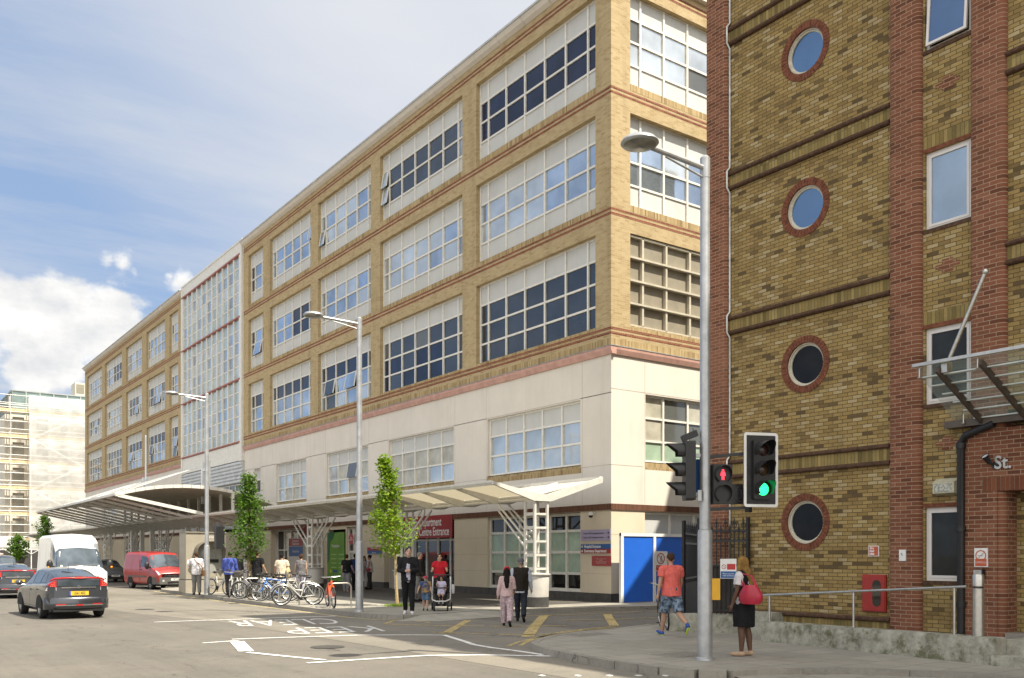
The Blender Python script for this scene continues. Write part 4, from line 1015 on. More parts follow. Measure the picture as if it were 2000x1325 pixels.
mb = MB(); mb.box(14.0, 4.5, .04, 15.5, 7.07, .28); mb.box(14.38, 4.5, .28, 15.5, 7.066, .5); struct(mb.build('entrance_steps', M['concrete']))
mb = MB(); mb.box(15.5, 4.4, .04, 17.0, 7.6, .505); struct(mb.build('entrance_floor', M['kerb']))
# mossy low wall under the railings, side pier
ramp_wall('fence_wall', (14.62, 14.42), (15.6, 13.0), .50, .55, .3, 'low mossy concrete wall under the black iron railings', M['concrete'])
mb = MB(); mb.box(15.2, 12.1, .06, 15.6, 12.9, .62); tag(mb.build('stone_block', M['concrete']), 'short mossy stone block behind the woman with the red bag', 'stone block')
# ---------------------------------------------------------------- entrance canopy along the hospital
gc = M['white_metal']
cano = thing('canopy', 'long white steel canopy with butterfly roof and lattice columns along the hospital front', 'canopy', (18, 40, .12))
UFc, ZF, UV, ZV, UB, ZBk = 16.0, 4.07, 17.95, 3.62, 20.45, 4.36
YS, YE = 23.35, 118.0
und = pm('canopy_soffit', (.50,.46,.38), .7, 0, .12, 2, 0, world=True)
trans, tnt, tb = newmat('translucent_sheet'); tb.inputs['Base Color'].default_value = (.5,.46,.36,1); tb.inputs['Roughness'].default_value = .6
tt = tnt.nodes.new('ShaderNodeBsdfTranslucent'); tt.inputs[0].default_value = (.5,.45,.33,1); mx = tnt.nodes.new('ShaderNodeMixShader'); mx.inputs[0].default_value = .35
tnt.links.new(tb.outputs[0], mx.inputs[1]); tnt.links.new(tt.outputs[0], mx.inputs[2]); tnt.links.new(mx.outputs[0], tnt.nodes['Material Output'].inputs[0])
rfm = MB(); glz = MB()
bayl = 2.175; nb = 44
for k in range(nb):
    y0 = YS+.1+bayl*k; y1 = y0+bayl
    mb_ = glz if k in (0, 1, 2) else rfm
    def rz(u): return ZF-.02+(ZV+.12-ZF)*(u-UFc)/(UV-UFc)
    mb_.poly([(UFc+.35,y0,rz(UFc+.35)),(UV-.12,y0,rz(UV-.12)),(UV-.12,y1,rz(UV-.12)),(UFc+.35,y1,rz(UFc+.35))])
    rfm.poly([(UFc+.08,y0,ZF-.01),(UFc+.35,y0,rz(UFc+.35)),(UFc+.35,y1,rz(UFc+.35)),(UFc+.08,y1,ZF-.01)])
    rfm.poly([(UV+.1,y0,ZV+.14),(UB-.05,y0,ZBk-.03),(UB-.05,y1,ZBk-.03),(UV+.1,y1,ZV+.14)])
rfm.build('roof_sheet', und, cano, fix=False); glz.build('translucent_panel', trans, cano, fix=False)
ed = MB()
ed.prism([(0,0),(.10,-.03),(.12,-.13),(.06,-.15),(.0,-.06)], lambda p, z, d: (UFc+p, YS+d, ZF+.03+z), YE-YS); ed.build('front_edge', gc, cano)
ed = MB(); ed.bar((UB, YS, ZBk), (UB, YE, ZBk), .12, .14); ed.build('back_edge', gc, cano)
ed = MB(); ed.tube([(UV-.12,YS,ZV-.02),(UV-.12,YE,ZV-.02)], .055, 8); ed.tube([(UV+.35,YS,ZV+.02),(UV+.35,YE,ZV+.02)], .055, 8); ed.box(UV-.12, YS, ZV+.05, UV+.14, YE, ZV+.11); ed.build('valley_beam', gc, cano)
def rib(y, w=.09):
    r = MB()
    r.prism([(UFc+.02,ZF),(UFc+.02,ZF-.09),(UV-.35,ZV-.10),(UV+.35,ZV-.10),(UB+.04,ZBk-.13),(UB+.04,ZBk+.06),(UV+.2,ZV+.12),(UV-.2,ZV+.12)], lambda p, z, d: (p, y+d, z), w)
    r.build('rib', gc, cano)
rib(YS-.06, .1)
for k in range(1, 44): rib(YS+.1+bayl*k-.045)
dk = pm('column_foot', (.05,.048,.045), .7, 0, .2, 5)
cb = pm('column_casing', (.52,.50,.46), .6, 0, .12, 2)
cols_y = [23.65+8.72*k for k in range(11)]
for y in cols_y:
    c = MB(); x = 17.95
    for dx, dy in ((-.25,.25),(.25,.25),(.25,-.25),(-.25,-.25)): c.tube([(x+dx,y+dy,.8),(x+dx,y+dy,ZV-.05)], .055, 8)
    for z in [1.35+.44*k for k in range(6)]:
        for dx in (-.25, .25): c.box(x+dx-.03, y-.25, z-.05, x+dx+.03, y+.25, z+.05)
        for dy in (-.25, .25): c.box(x-.25, y+dy-.02, z-.03, x+.25, y+dy+.02, z+.03)
    co = c.build('column', gc, cano)
    d = MB()
    for sy in (-1, 1):
        for dx in (-.25, .25):
            d.tube([(x+dx, y+sy*.27, 2.45), (x+dx*.9, y+sy*1.75, ZV-.12)], .04, 6)
        d.tube([(x-.25, y+sy*.27, 2.12), (x-.25, y+sy*2.0, ZV-.28), (x-.25, y+sy*2.0, ZV-.08)], .04, 6)
    if y < 24: d = MB(); [d.tube([(x+dx, y+.27, 2.35-q), (x+dx*.9, y+1.85, ZV-.12-q*.6)], .035, 6) for dx in (-.25,.25) for q in (0,.3)]
    d.build('brace', gc, co, smooth=40)
    b = MB(); b.lathe([(.40,.32),(.42,.9),(.41,1.0),(.47,1.04),(.47,1.07),(.0,1.12)], (x,y,.12), (0,0,1), 20); b.build('casing', cb, co, smooth=35)
    b = MB(); b.lathe([(0,0),(.41,0),(.41,.32),(.40,.33)], (x,y,.12), (0,0,1), 20); b.build('foot', dk, co, smooth=35)
# vaulted drop-off roof
vault = thing('vaulted_canopy', 'large arched white canopy reaching out over the drop-off bay with ribs and stay masts', 'canopy', (16, 64, 3.6))
v0, v1 = 52.0, 77.5
arcp = []
def vz(u):
    t = (u-11.4)/(20.3-11.4); return 5.05*(1-t)+4.8*t+.72*4*t*(1-t)*(1-.15*(t-.5))
us = [11.4+8.9*k/18 for k in range(19)]
sk = MB()
for i in range(18):
    sk.poly([(us[i],v0,vz(us[i])),(us[i+1],v0,vz(us[i+1])),(us[i+1],v1,vz(us[i+1])),(us[i],v1,vz(us[i]))])
    sk.poly([(us[i],v0,vz(us[i])-.06),(us[i+1],v0,vz(us[i+1])-.06),(us[i+1],v1,vz(us[i+1])-.06),(us[i],v1,vz(us[i])-.06)])
sk.build('vault_sheet', und, vault, fix=False)
for vv in (v0-.06, v1):
    ed = MB()
    for i in range(18): ed.obox(((us[i]+us[i+1])/2, vv+.03, (vz(us[i])+vz(us[i+1]))/2-.05), ((us[i+1]-us[i])/2+.01, 0, (vz(us[i+1])-vz(us[i]))/2), (0,.05,0), (0,0,.09))
    ed.build('arched_edge', gc, vault)
ed = MB(); ed.bar((11.4, v0-.06, 5.02), (11.4, v1+.06, 5.02), .1, .12); ed.build('front_edge', gc, vault)
nr = 11
for k in range(nr+1):
    y = v0+(v1-v0)*k/nr; r = MB()
    if k == 0: r.bar((11.5, y, 4.98), (16.0, y, 4.10), .13, .18)
    else:
        r.bar((11.45, y, 4.98), (17.85, y, 3.55), .10, .13); 
    r.build('rib', gc, vault)
for k in range(13):
    y = v0+(v1-v0)*k/12
    p = MB(); p.bar((17.7, y, 3.7), (17.7, y, vz(17.7)-.06), .14, .14); p.build('post', gc, vault)
tr = MB()
tr.bar((17.7, v0, 4.35), (17.7, v1, 4.35), .07); tr.bar((17.7, v0, 3.75), (17.7, v1, 3.75), .12)
for k in range(12):
    y = v0+(v1-v0)*k/12; y2 = v0+(v1-v0)*(k+1)/12; tr.bar((17.7, y, 3.75 if k % 2 else 4.35), (17.7, y2, 4.35 if k % 2 else 3.75), .05)
tr.build('truss', gc, vault)
for y in (56.0, 60.7, 69.4, 72.2, 75.0):
    p = MB(); p.bar((17.7, y, .1), (17.7, y, 3.7), .28, .28); p.build('leg', gc, vault)
mm = pm('mast_paint', (.62,.64,.66), .45, 0, .06, 4)
for x, ytop in ((285, 878), (402, 868)):
    u = 17.7; q = FU(x, ytop, u); base = vz(u)
    m_ = MB(); hw = .45
    for s_ in (-1, 1): m_.bar((u, q[0]+s_*hw, base-.5), (u, q[0]+s_*hw, base+2.1), .24, .24)
    for z in (.35, 1.6): m_.bar((u, q[0]-hw, base+z), (u, q[0]+hw, base+z), .16, .16)
    mo = m_.build('mast', mm, vault)
    r = MB(); r.tube([(u, q[0], base+1.6), (u, q[0], base+5.2)], .07, 8); r.build('spike', mm, mo)
    st = MB()
    for yy in (v0+3, v0+9, v1-9, v1-3): st.tube([(u, q[0]+(hw if yy > q[0] else -hw), base+1.9), (11.7, yy, 5.1)], .018, 5)
    st.build('stay_cable', mm, mo)

# ---------------------------------------------------------------- lamp posts and signals
def lamp(px, py, ptop, L, rb, rt, label):
    b = G(px, py, .12); Yc = FPX*(CZ-.12)/(py-HY); zt = CZ+(HY-ptop)/FPX*Yc
    o = thing('street_lamp', label, 'street lamp', (*b, .12), 0, 'street lamps along the pavement')
    x, y = b
    m_ = MB(); h1 = .12+1.9
    m_.lathe([(0,0),(rb*1.25,0),(rb*1.22,.03),(rb,.05),(rb,h1),(rb*.93,h1+.05),(rt,h1+.07),(rt*.86,zt-.7-.12),(rt*.86,zt-.12-.36),(rt*.92,zt-.12-.36),(rt*.92,zt-.12-.04),(rt*.5,zt-.12),(0,zt-.12)], (x,y,.12), (0,0,1), 20)
    m_.build('column', M['grey_metal'], o, smooth=30)
    m_ = MB(); t0 = Vector((x, y, zt-.20)); e = Vector((x-L+.26, y, zt-.17))
    m_.tube([t0, e], .042, 10); m_.tube([t0-Vector((0,0,.16)), t0.lerp(e, .75)-Vector((0,0,.055))], .018, 8); m_.build('arm', M['grey_metal'], o, smooth=30)
    c = Vector((x-L, y, zt-.15))
    h = MB(); h.lathe([(0,.085),(.13,.075),(.24,.045),(.285,.0),(.29,-.02),(.27,-.042),(.245,-.047)], c, (0,0,1), 28)
    ho = h.build('lamp_head', M['grey_metal'], o, smooth=40)
    h = MB(); h.lathe([(.245,-.047),(.19,-.065),(.0,-.08)], c, (0,0,1), 28); h.build('lamp_glass', glassm('lamp_glass', (.20,.20,.17), .2, 0, .6, .3, 5), ho, smooth=40)
    # access door
    return o, x, y, zt
l1, LX, LY, LZ = lamp(1377, 1289, 305, 1.43, .118, .088, 'nearest tall grey street lamp, carrying the traffic signals')
lamp(702, 1195, 620, 1.45, .115, .088, 'grey street lamp on the kerb between the orange bicycle and the young tree')
lamp(404, 1162, 768, 1.45, .115, .088, 'grey street lamp standing next to the ticket kiosk')
dm = MB(); dv_ = Vector((.35,-.936,0))
for z0, z1 in ((.75, 1.5),):
    dm.lathe([(.1195,z0),(.1195,z1)], (LX,LY,.12), (0,0,1), 6, a0=R(20), a1=R(80))
# signals hang from the nearest post; camera right and camera depth axes in street coordinates
RX = Vector((CY, -SY, 0)); DX = Vector((SY, CY, 0))
def at(px, py, dep): X = (px-HX)/FPX*dep; return RX*X + DX*dep + Vector((0,0,CZ+(HY-py)/FPX*dep))
D1 = LX*SY+LY*CY
lens_off = lambda n, c: pm(n, c, .25, 0, .1, 20)
def signal_head(name, c, face, w, h, parent_label, cat, lit, board=True, depth=.2):
    """three-lamp signal: c centre of the head, face = direction the lamps look"""
    face = Vector(face).normalized(); side = Vector((0,0,1)).cross(face).normalized(); up = Vector((0,0,1))
    o = thing(name, parent_label, cat, tuple(c))
    def pt(a, b, d): return c + side*a + up*b + face*d
    def rrect(w, h, r, n=5):
        P = []
        for cx, cy, a0 in ((w-r,h-r,0),(-w+r,h-r,90),(-w+r,-h+r,180),(w-r,-h+r,270)):
            for k in range(n+1): P.append((cx+r*math.cos(R(a0+90*k/n)), cy+r*math.sin(R(a0+90*k/n))))
        return P
    if board:
        m_ = MB(); m_.prism(rrect(w/2, h/2, .05), lambda a, b, d: pt(a, b, -.01-d), .02); m_.build('backing_board', M['black_plastic'], o)
        A, B = rrect(w/2, h/2, .05), rrect(w/2-.045, h/2-.045, .012); m_ = MB(); n = len(A)
        a0 = m_.add([pt(a, b, -.0075) for a, b in A]); b0 = m_.add([pt(a, b, -.0075) for a, b in B]); a1 = m_.add([pt(a, b, -.0320) for a, b in A])
        for k in range(n):
            q = (k+1) % n; m_.face((a0+k, a0+q, b0+q, b0+k)); m_.face((a0+k, a1+k, a1+q, a0+q))
        m_.build('white_border', M['white_sign'], o)
    bw, bh = (.32, .94)
    m_ = MB(); m_.prism(rrect(bw/2, bh/2, .03), lambda a, b, d: pt(a, b, .05-d), depth); ho = m_.build('housing', M['black_plastic'], o)
    for k, col in enumerate(('r','a','g')):
        cz = .31-.31*k; cc = pt(0, cz, .05)
        m_ = MB(); hood = []
        n = 14
        # tapered visor, open underneath
        ring0 = [pt(.135*math.cos(R(-35+250*j/n)), cz+.135*math.sin(R(-35+250*j/n)), .045) for j in range(n+1)]
        ring1 = [pt(.13*math.cos(R(-35+250*j/n)), cz+.13*math.sin(R(-35+250*j/n)), .05+.12+.17*max(0, math.sin(R(-35+250*j/n)+.0))) for j in range(n+1)]
        a0 = m_.add(ring0); b0 = m_.add(ring1)
        for j in range(n): m_.face((a0+j, a0+j+1, b0+j+1, b0+j))
        m_.build('visor', M['black_plastic'], ho, smooth=60)
        m_ = MB(); m_.lathe([(0,.028),(.05,.024),(.10,.0),(.105,-.01)], cc, face, 20)
        if lit == col: mt = emit('green_lamp', (.02,.95,.22), 1.6)
        else: mt = {'r': lens_off('red_lens', (.03,.012,.01)), 'a': lens_off('amber_lens', (.045,.025,.012)), 'g': lens_off('green_lens', (.012,.02,.018))}[col]
        m_.build('lens', mt, ho, smooth=60)
    return o, pt
cB = at(1487, 918, D1-.15)
sB, ptB = signal_head('traffic_light', cB, (-.36,-.93,0), .60, 1.18, 'white bordered black traffic light showing green, right of the lamp post', 'traffic light', 'g')
# side-on signal on the left of the post, with detector on top
cA = at(1342, 920, D1)
sA, ptA = signal_head('traffic_light', cA, tuple(-RX), .5, 1.1, 'black traffic light seen from the side, left of the lamp post', 'traffic light', None, board=False, depth=.16)
m_ = MB(); m_.bar(at(1332,858,D1), at(1361,846,D1), .12, .10); m_.tube([at(1355,846,D1), at(1353,836,D1)], [.012,.004], 6); m_.build('detector', M['black_plastic'], sA)
m_ = MB(); m_.bar(at(1355,890,D1), at(1368,890,D1), .06, .06); m_.bar(at(1355,968,D1), at(1368,968,D1), .06, .06); m_.build('bracket', M['grey_metal'], sA)
m_ = MB(); c = at(1361,930,D1+.22); m_.obox(c, RX*.10, Vector((0,0,.27)), DX*.02); tag(m_.build('sign', pm('blue_plate', (.02,.10,.36), .45, 0, .05, 3)), 'blue rectangular sign plate behind the side-on traffic light', 'sign')
# brackets
m_ = MB(); m_.bar(at(1381,893,D1), at(1460,886,D1-.1), .05); m_.bar(at(1382,995,D1), at(1466,992,D1-.1), .05); m_.bar(at(1383,883,D1), at(1383,900,D1), .05); m_.bar(at(1383,985,D1), at(1383,1003,D1), .05); m_.bar(at(1462,990,D1-.1), at(1462,1001,D1-.1), .08)
m_.build('signal_bracket', M['black_plastic'], sB)
# pedestrian signal with countdown
pc = at(1410, 946, D1-.05)
ped = thing('pedestrian_signal', 'black pedestrian signal with a red standing figure and a blank countdown', 'pedestrian signal', tuple(pc))
fc = Vector((-.45,-.9,0)).normalized(); sd_ = Vector((0,0,1)).cross(fc).normalized()
def pp(a, b, d): return pc + sd_*a + Vector((0,0,b)) + fc*d
m_ = MB(); m_.obox(pp(0,.0,-.05), sd_*.155, Vector((0,0,.315)), fc*.09); m_.build('housing', M['black_plastic'], ped)
m_ = MB(); m_.obox(pp(.33,-.155,-.05), sd_*.175, Vector((0,0,.155)), fc*.09); m_.build('countdown_box', M['black_plastic'], ped)
for k, z in enumerate((.155, -.155)):
    m_ = MB(); ang = [R(-60+300*j/16) for j in range(17)]
    a0 = m_.add([pp(.14*math.cos(t), z+.14*math.sin(t), .04) for t in ang]); b0 = m_.add([pp(.135*math.cos(t), z+.135*math.sin(t), .09+.06*max(0,math.sin(t))) for t in ang])
    for j in range(16): m_.face((a0+j,a0+j+1,b0+j+1,b0+j))
    m_.build('visor', M['black_plastic'], ped, smooth=60)
m_ = MB(); z = .155
for P in ([(-.018,.075),(.018,.075),(.018,.045),(-.018,.045)], [(-.03,.04),(.03,.04),(.045,-.02),(.03,-.03),(.022,.0),(.022,-.09),(.004,-.09),(.0,-.03),(-.004,-.09),(-.022,-.09),(-.022,.0),(-.03,-.03),(-.045,-.02)]):
    m_.poly([pp(a, z+b, .046) for a, b in P])
m_.build('red_figure', emit('red_figure', (1.0,.035,.06), 1.5), ped, fix=False)
m_ = MB()
for cx in (.27, .39):
    for a, b, c_, d_ in ((-.035,.07,.035,.07),(-.035,0,.035,0),(-.035,-.07,.035,-.07),(-.035,-.07,-.035,.07),(.035,-.07,.035,.07)): m_.bar(pp(cx+a, -.155+b, .042), pp(cx+c_, -.155+d_, .042), .012, .003)
m_.lathe([(.128,0),(.134,0)], pp(.33,-.155,.043), fc, 28); m_.build('segments', pm('grey_segment', (.08,.08,.082), .6, 0, 0), ped)
# push-button box and small plate on the post
m_ = MB(); c = at(1397,1151,D1-.02); m_.obox(c, RX*.065, Vector((0,0,.17)), DX*.06)
tag(m_.build('push_button_box', pm('yellow_plastic', (.62,.33,.012), .4, 0, .06, 5)), 'yellow pedestrian push-button box on the nearest lamp post', 'push button box')
m_ = MB(); c = at(1366.5,968,D1-.135); m_.obox(c, RX*.03, Vector((0,0,.085)), DX*.008); m_.build('band_clamp', M['grey_metal'], sA)

# ---------------------------------------------------------------- hoarding, railings
hb = thing('hoarding', 'bright blue site hoarding panels in white frames beside the hospital corner', 'hoarding', (23.5, 23.72, .12))
bluep = pm('blue_hoarding_paint', (.012,.115,.56), .45, 0, .05, 2)
hv = 23.72; xs = [21.72, 23.28, 24.9, 26.6]
m_ = MB()
for x in xs: m_.box(x-.06, hv-.05, .12, x+.06, hv+.05, 2.56)
m_.box(xs[0]-.06, hv-.045, 2.45, xs[-1], hv+.045, 2.558); m_.build('frame', M['white_sign'], hb)
for i in range(3):
    m_ = MB(); m_.box(xs[i]+.06, hv-.01, .14, xs[i+1]-.06, hv+.02, 2.45); m_.build('panel', bluep, hb)
a = FV(1277, 1077, hv-.02); b = FV(1303, 1116, hv-.02)
sg = thing('sign', 'white no entry notice with red ring and black figure on the blue hoarding', 'sign', (a[0], hv-.02, b[1]))
m_ = MB(); m_.box(a[0], hv-.035, b[1], b[0], hv-.0105, a[1]); m_.build('panel', M['white_sign'], sg)
rs = pm('sign_red', (.42,.03,.03), .5, 0, .05, 4)
cx, cz = (a[0]+b[0])/2, a[1]-.26
m_ = MB(); m_.lathe([(.165,0),(.165,.003),(.20,.003),(.20,0)], (cx, hv-.035, cz), (0,-1,0), 32); m_.bar((cx-.12, hv-.0375, cz+.12), (cx+.12, hv-.0375, cz-.12), .004, .03, up=(0,1,0)); m_.build('prohibition_ring', rs, sg)
m_ = MB(); m_.bar((cx+.0, hv-.036, cz+.02), (cx+.01, hv-.036, cz+.1), .004, .06, up=(0,1,0)); m_.bar((cx, hv-.036, cz+.02), (cx-.04, hv-.036, cz-.12), .004, .025, up=(0,1,0)); m_.bar((cx, hv-.036, cz+.02), (cx+.05, hv-.036, cz-.12), .004, .025, up=(0,1,0)); m_.build('walking_figure', M['letter_black'], sg)
m_ = MB(); m_.box(a[0]+.03, hv-.038, b[1]+.03, b[0]-.03, hv-.0355, b[1]+.22); m_.build('text_field', rs, sg)
text('lettering', 'No pedestrian\naccess', .065, M['letter_white'], sg, onV(cx, hv-.039, b[1]+.125), .0005)

def railing(name, p, q, zb, zt, n, label, mat, cat='railings', sheeted=.95):
    p, q = Vector((*p, 0)), Vector((*q, 0)); d = (q-p); L = d.length; e = d/L; nn = Vector((-e.y, e.x, 0))
    o = thing(name, label, cat, (p.x, p.y, zb))
    m_ = MB()
    for z in (zb+.08, zb+1.05, zt-.52, zt-.3): m_.bar(p+Vector((0,0,z)), q+Vector((0,0,z)), .025, .045)
    m_.build('rail', mat, o)
    bars = MB(); hd = MB(); rg = MB()
    for k in range(n+1):
        c = p+e*(L*k/n); big = k % 2 == 0
        bars.tube([c+Vector((0,0,zb)), c+Vector((0,0,zt-(.0 if big else .14)-.16))], .0135, 6)
        top = zt-(.0 if big else .14)
        hd.tube([c+Vector((0,0,top-.18)), c+Vector((0,0,top-.13)), c+Vector((0,0,top))], [.012,.026,.002], 6)
        if big:
            for s_ in (-1, 1): hd.tube([c+Vector((0,0,top-.16))+e*(s_*.05*math.sin(R(t)))+Vector((0,0,.06*math.cos(R(t))*.9-.02)) for t in (0,40,80,120,160,200)], .009, 5)
        if k < n:
            cc = c+e*(L/n/2)+Vector((0,0,zt-.41))
            rg.tube([cc+e*(.052*math.cos(R(t)))+Vector((0,0,.095*math.sin(R(t)))) for t in range(0,360,30)], .011, 5, closed=True)
    bars.build('bar', mat, o); hd.build('spear_head', mat, o); rg.build('ring', mat, o)
    pst = MB()
    for c in (p, q): pst.box(c.x-.03, c.y-.03, zb-.02, c.x+.03, c.y+.03, zt-.02)
    pst.build('post', mat, o)
    if sheeted:
        s_ = MB(); s_.obox((p+q)/2+Vector((0,0,zb+.1+sheeted/2)) + nn*(.03 if nn.x > 0 else -.03), d/2, Vector((0,0,sheeted/2)), nn*.004); s_.build('kick_plate', pm('rusty_black', (.025,.018,.014), .6, 0, .5, 3), o)
    return o
railing('railing', (15.02, 13.92), (15.5, 12.97), .52, 2.62, 11, 'black spearhead iron railings on the mossy wall, right of the lamp post', M['black_iron'])
railing('iron_gate', (15.0, 14.35), (17.3, 15.95), .22, 2.58, 18, 'open black iron gate leaf with ring heads, left of the lamp post', M['black_iron'], 'gate', .85)
a = at(1423, 1111, 19.2)
sg = thing('sign', 'white notice with red no smoking square and blue strip on the iron railings', 'sign', tuple(a))
fcn = Vector((-.83,-.55,0)).normalized(); sdn = Vector((0,0,1)).cross(fcn)
def sp3(x, z, d): return a+sdn*x+Vector((0,0,z))+fcn*d
m_ = MB(); m_.obox(sp3(0,0,.04), sdn*.165, Vector((0,0,.205)), fcn*.006); m_.build('panel', M['white_sign'], sg)
m_ = MB(); m_.obox(sp3(0,-.125,.047), sdn*.155, Vector((0,0,.07)), fcn*.002); m_.build('blue_strip', M['blue_sign'], sg)
m_ = MB(); m_.obox(sp3(.06,.04,.047), sdn*.085, Vector((0,0,.06)), fcn*.002); m_.lathe([(.038,0),(.038,.003),(.048,.003),(.048,0)], sp3(-.09,.04,.046), fcn, 20); m_.bar(sp3(-.12,.07,.048), sp3(-.06,.01,.048), .006); m_.build('red_mark', rs, sg)
for z_, tx, s_ in ((-.105,'Please use the','.035'),(-.145,'main entrance','.035')): text('lettering', tx, .04, M['letter_white'], sg, frame_mat(sp3(0,z_,.05), sdn, (0,0,1)), .0005)

# ---------------------------------------------------------------- hospital signs
def usign(px0, py0, px1, py1, mat, label, lines, u=U0+.035, size=.2, tm=None, al='CENTER', sxx=1.0, t=.03, bold=.002, dz=0):
    o, v0, v1, z0, z1 = sign_u('sign', px0, py0, px1, py1, u, mat, label, t=t)
    if lines: text('lettering', lines, size, tm or M['letter_white'], o, onU(u-t-.004, (v0+v1)/2 if al == 'CENTER' else v1-.08, (z0+z1)/2+dz), .002, al, sxx, bold)
    return o, v0, v1, z0, z1
o, v0, v1, z0, z1 = usign(758, 1013.5, 884, 1050, M['red_sign'], 'large dark red sign over the glass doors reading Emergency Department', None)
hh = z1-z0
text('lettering', 'Emergency Department', .54, M['letter_white'], o, onU(U0, FU(862,1027,U0)[0], z0+hh*.70), .002, 'RIGHT', .74, .006)
text('lettering', 'Urgent Care Centre Entrance', .54, M['letter_white'], o, onU(U0, FU(877,1042,U0)[0], z0+hh*.27), .002, 'RIGHT', .74, .006)
o, v0, v1, z0, z1 = sign_u('sign', 1135, 1036, 1193, 1056, U0+.035, M['lilac_sign'], 'pale lilac direction sign with dark text, topmost at the hospital corner')
text('lettering', 'Cheyne Child Development Service', .10, M['letter_black'], o, onU(U0+.01, (v0+v1)/2+.1, z0+.27), .001, 'CENTER', .78)
text('lettering', 'Cheyne Child Development Service', .10, M['letter_black'], o, onU(U0+.01, (v0+v1)/2+.1, z0+.12), .001, 'CENTER', .78)
m_ = MB()
for zq, q in ((z0+.28,-1),(z0+.12,-1)): m_.bar((U0+.003, v0+.22, zq), (U0+.003, v0+.08, zq), .004, .03, up=(1,0,0)); m_.poly([(U0+.002, v0+.04, zq), (U0+.002, v0+.11, zq+.045), (U0+.002, v0+.11, zq-.045)])
m_.build('arrow', M['letter_black'], o, fix=False)
for (y0, y1, mt, tx, lb) in ((1063.5,1072.3,M['blue_sign'],'Hospital Entrance','blue direction sign reading Hospital Entrance at the hospital corner'),(1072.6,1081,M['red_sign'],'Emergency Department','narrow red direction sign reading Emergency Department at the hospital corner')):
    o, v0, v1, z0, z1 = sign_u('sign', 1135, y0, 1193, y1, U0+.035, mt, lb)
    text('lettering', tx, .155, M['letter_white'], o, onU(U0+.01, v1-.20, (z0+z1)/2), .001, 'LEFT', .82, .003)
    zq = (z0+z1)/2; m_ = MB(); m_.poly([(U0+.011, v1-.03, zq), (U0+.011, v1-.11, zq+.05), (U0+.011, v1-.11, zq-.05)]); m_.bar((U0+.011, v1-.1, zq), (U0+.011, v1-.17, zq), .004, .025, up=(1,0,0)); m_.build('arrow', M['letter_white'], o, fix=False)
o, v0, v1, z0, z1 = sign_u('sign', 1156.5, 1086, 1194, 1106, U0+.035, pm('faded_red_sign', (.33,.05,.045), .5, 0, .08, 3), 'small faded red notice lowest at the hospital corner')
text('lettering', 'Please do not park in front of\nthis barrier.\nThis entrance is for access to the\nEmergency Department only', .06, pm('pale_pink_letter', (.6,.42,.4), .6, 0, 0), o, onU(U0+.008, (v0+v1)/2, (z0+z1)/2), .001, 'CENTER', .72)
o, v0, v1, z0, z1 = sign_u('sign', 718, 1069.5, 745.5, 1082, U0+.035, M['blue_sign'], 'small red over blue entrance sign on the wall near the green poster')
m_ = MB(); zm = (z0+z1)/2; m_.box(U0+.01, v0, zm, U0+.0145, v1, z1); m_.build('red_half', M['red_sign'], o)
text('lettering', 'Emergency Department', .105, M['letter_white'], o, onU(U0+.007, (v0+v1)/2, zm+.12), .001, 'CENTER', .75)
text('lettering', 'Main Entrance', .105, M['letter_white'], o, onU(U0+.007, (v0+v1)/2, zm-.12), .001, 'CENTER', .75)
# green poster panel and leaflet window
o, v0, v1, z0, z1 = sign_u('poster', 640.5, 1041, 673.5, 1136, U0+.07, None or pm('green_poster', (.13,.30,.035), .4, 0, .25, .35), 'tall green advertising panel on the hospital front', 'poster', .04)
gd = pm('dark_green_leaf', (.02,.13,.05), .4, 0, .2, 1)
m_ = MB(); m_.prism([(v1,z1),(v1-1.0,z1),(v1-.75,z1-.35),(v1-.4,z1-.5),(v1-.3,z0+1.2),(v1,z0+.9)], lambda p, z, d: (U0+.026+d, p, z), .003); m_.build('leaf_shape', gd, o)
text('lettering', 'Outpatients', .26, M['letter_white'], o, onU(U0+.024, (v0+v1)/2, z1-.75), .001, 'CENTER', .8)
m_ = MB()
for r_ in range(7):
    for c_ in range(2):
        for q in range(1): m_.box(U0+.025, v1-.5-c_*1.0, z1-1.2-r_*.24, U0+.0265, v1-1.2-c_*1.0, z1-1.25-r_*.24)
m_.build('text_line', pm('pale_green_line', (.36,.50,.22), .5, 0, 0), o)
m_ = MB(); m_.lathe([(0,0),(.12,0)], (U0+.0245, v1-.45, z0+.55), (-1,0,0), 6); m_.build('yellow_badge', pm('yellow_badge', (.6,.5,.03), .5, 0, 0), o, fix=False)
m_ = MB(); m_.box(U0+.0245, v1-.75, z0+.48, U0+.026, v1-1.35, z0+.6); m_.build('blue_logo', M['blue_sign'], o)
o, v0, v1, z0, z1 = sign_u('sign', 681.5, 1045, 691.5, 1061.5, U0+.12, M['white_sign'], 'round red notice on the white window beside the green poster')
m_ = MB(); m_.lathe([(0,.002),(.3,.002)], (U0+.098, (v0+v1)/2, (z0+z1)/2), (-1,0,0), 28); m_.build('red_disc', pm('disc_red', (.42,.06,.07), .5, 0, .05, 3), o, fix=False)
text('lettering', 'NO\nSMOKING', .13, M['letter_white'], o, onU(U0+.094, (v0+v1)/2, (z0+z1)/2), .001)
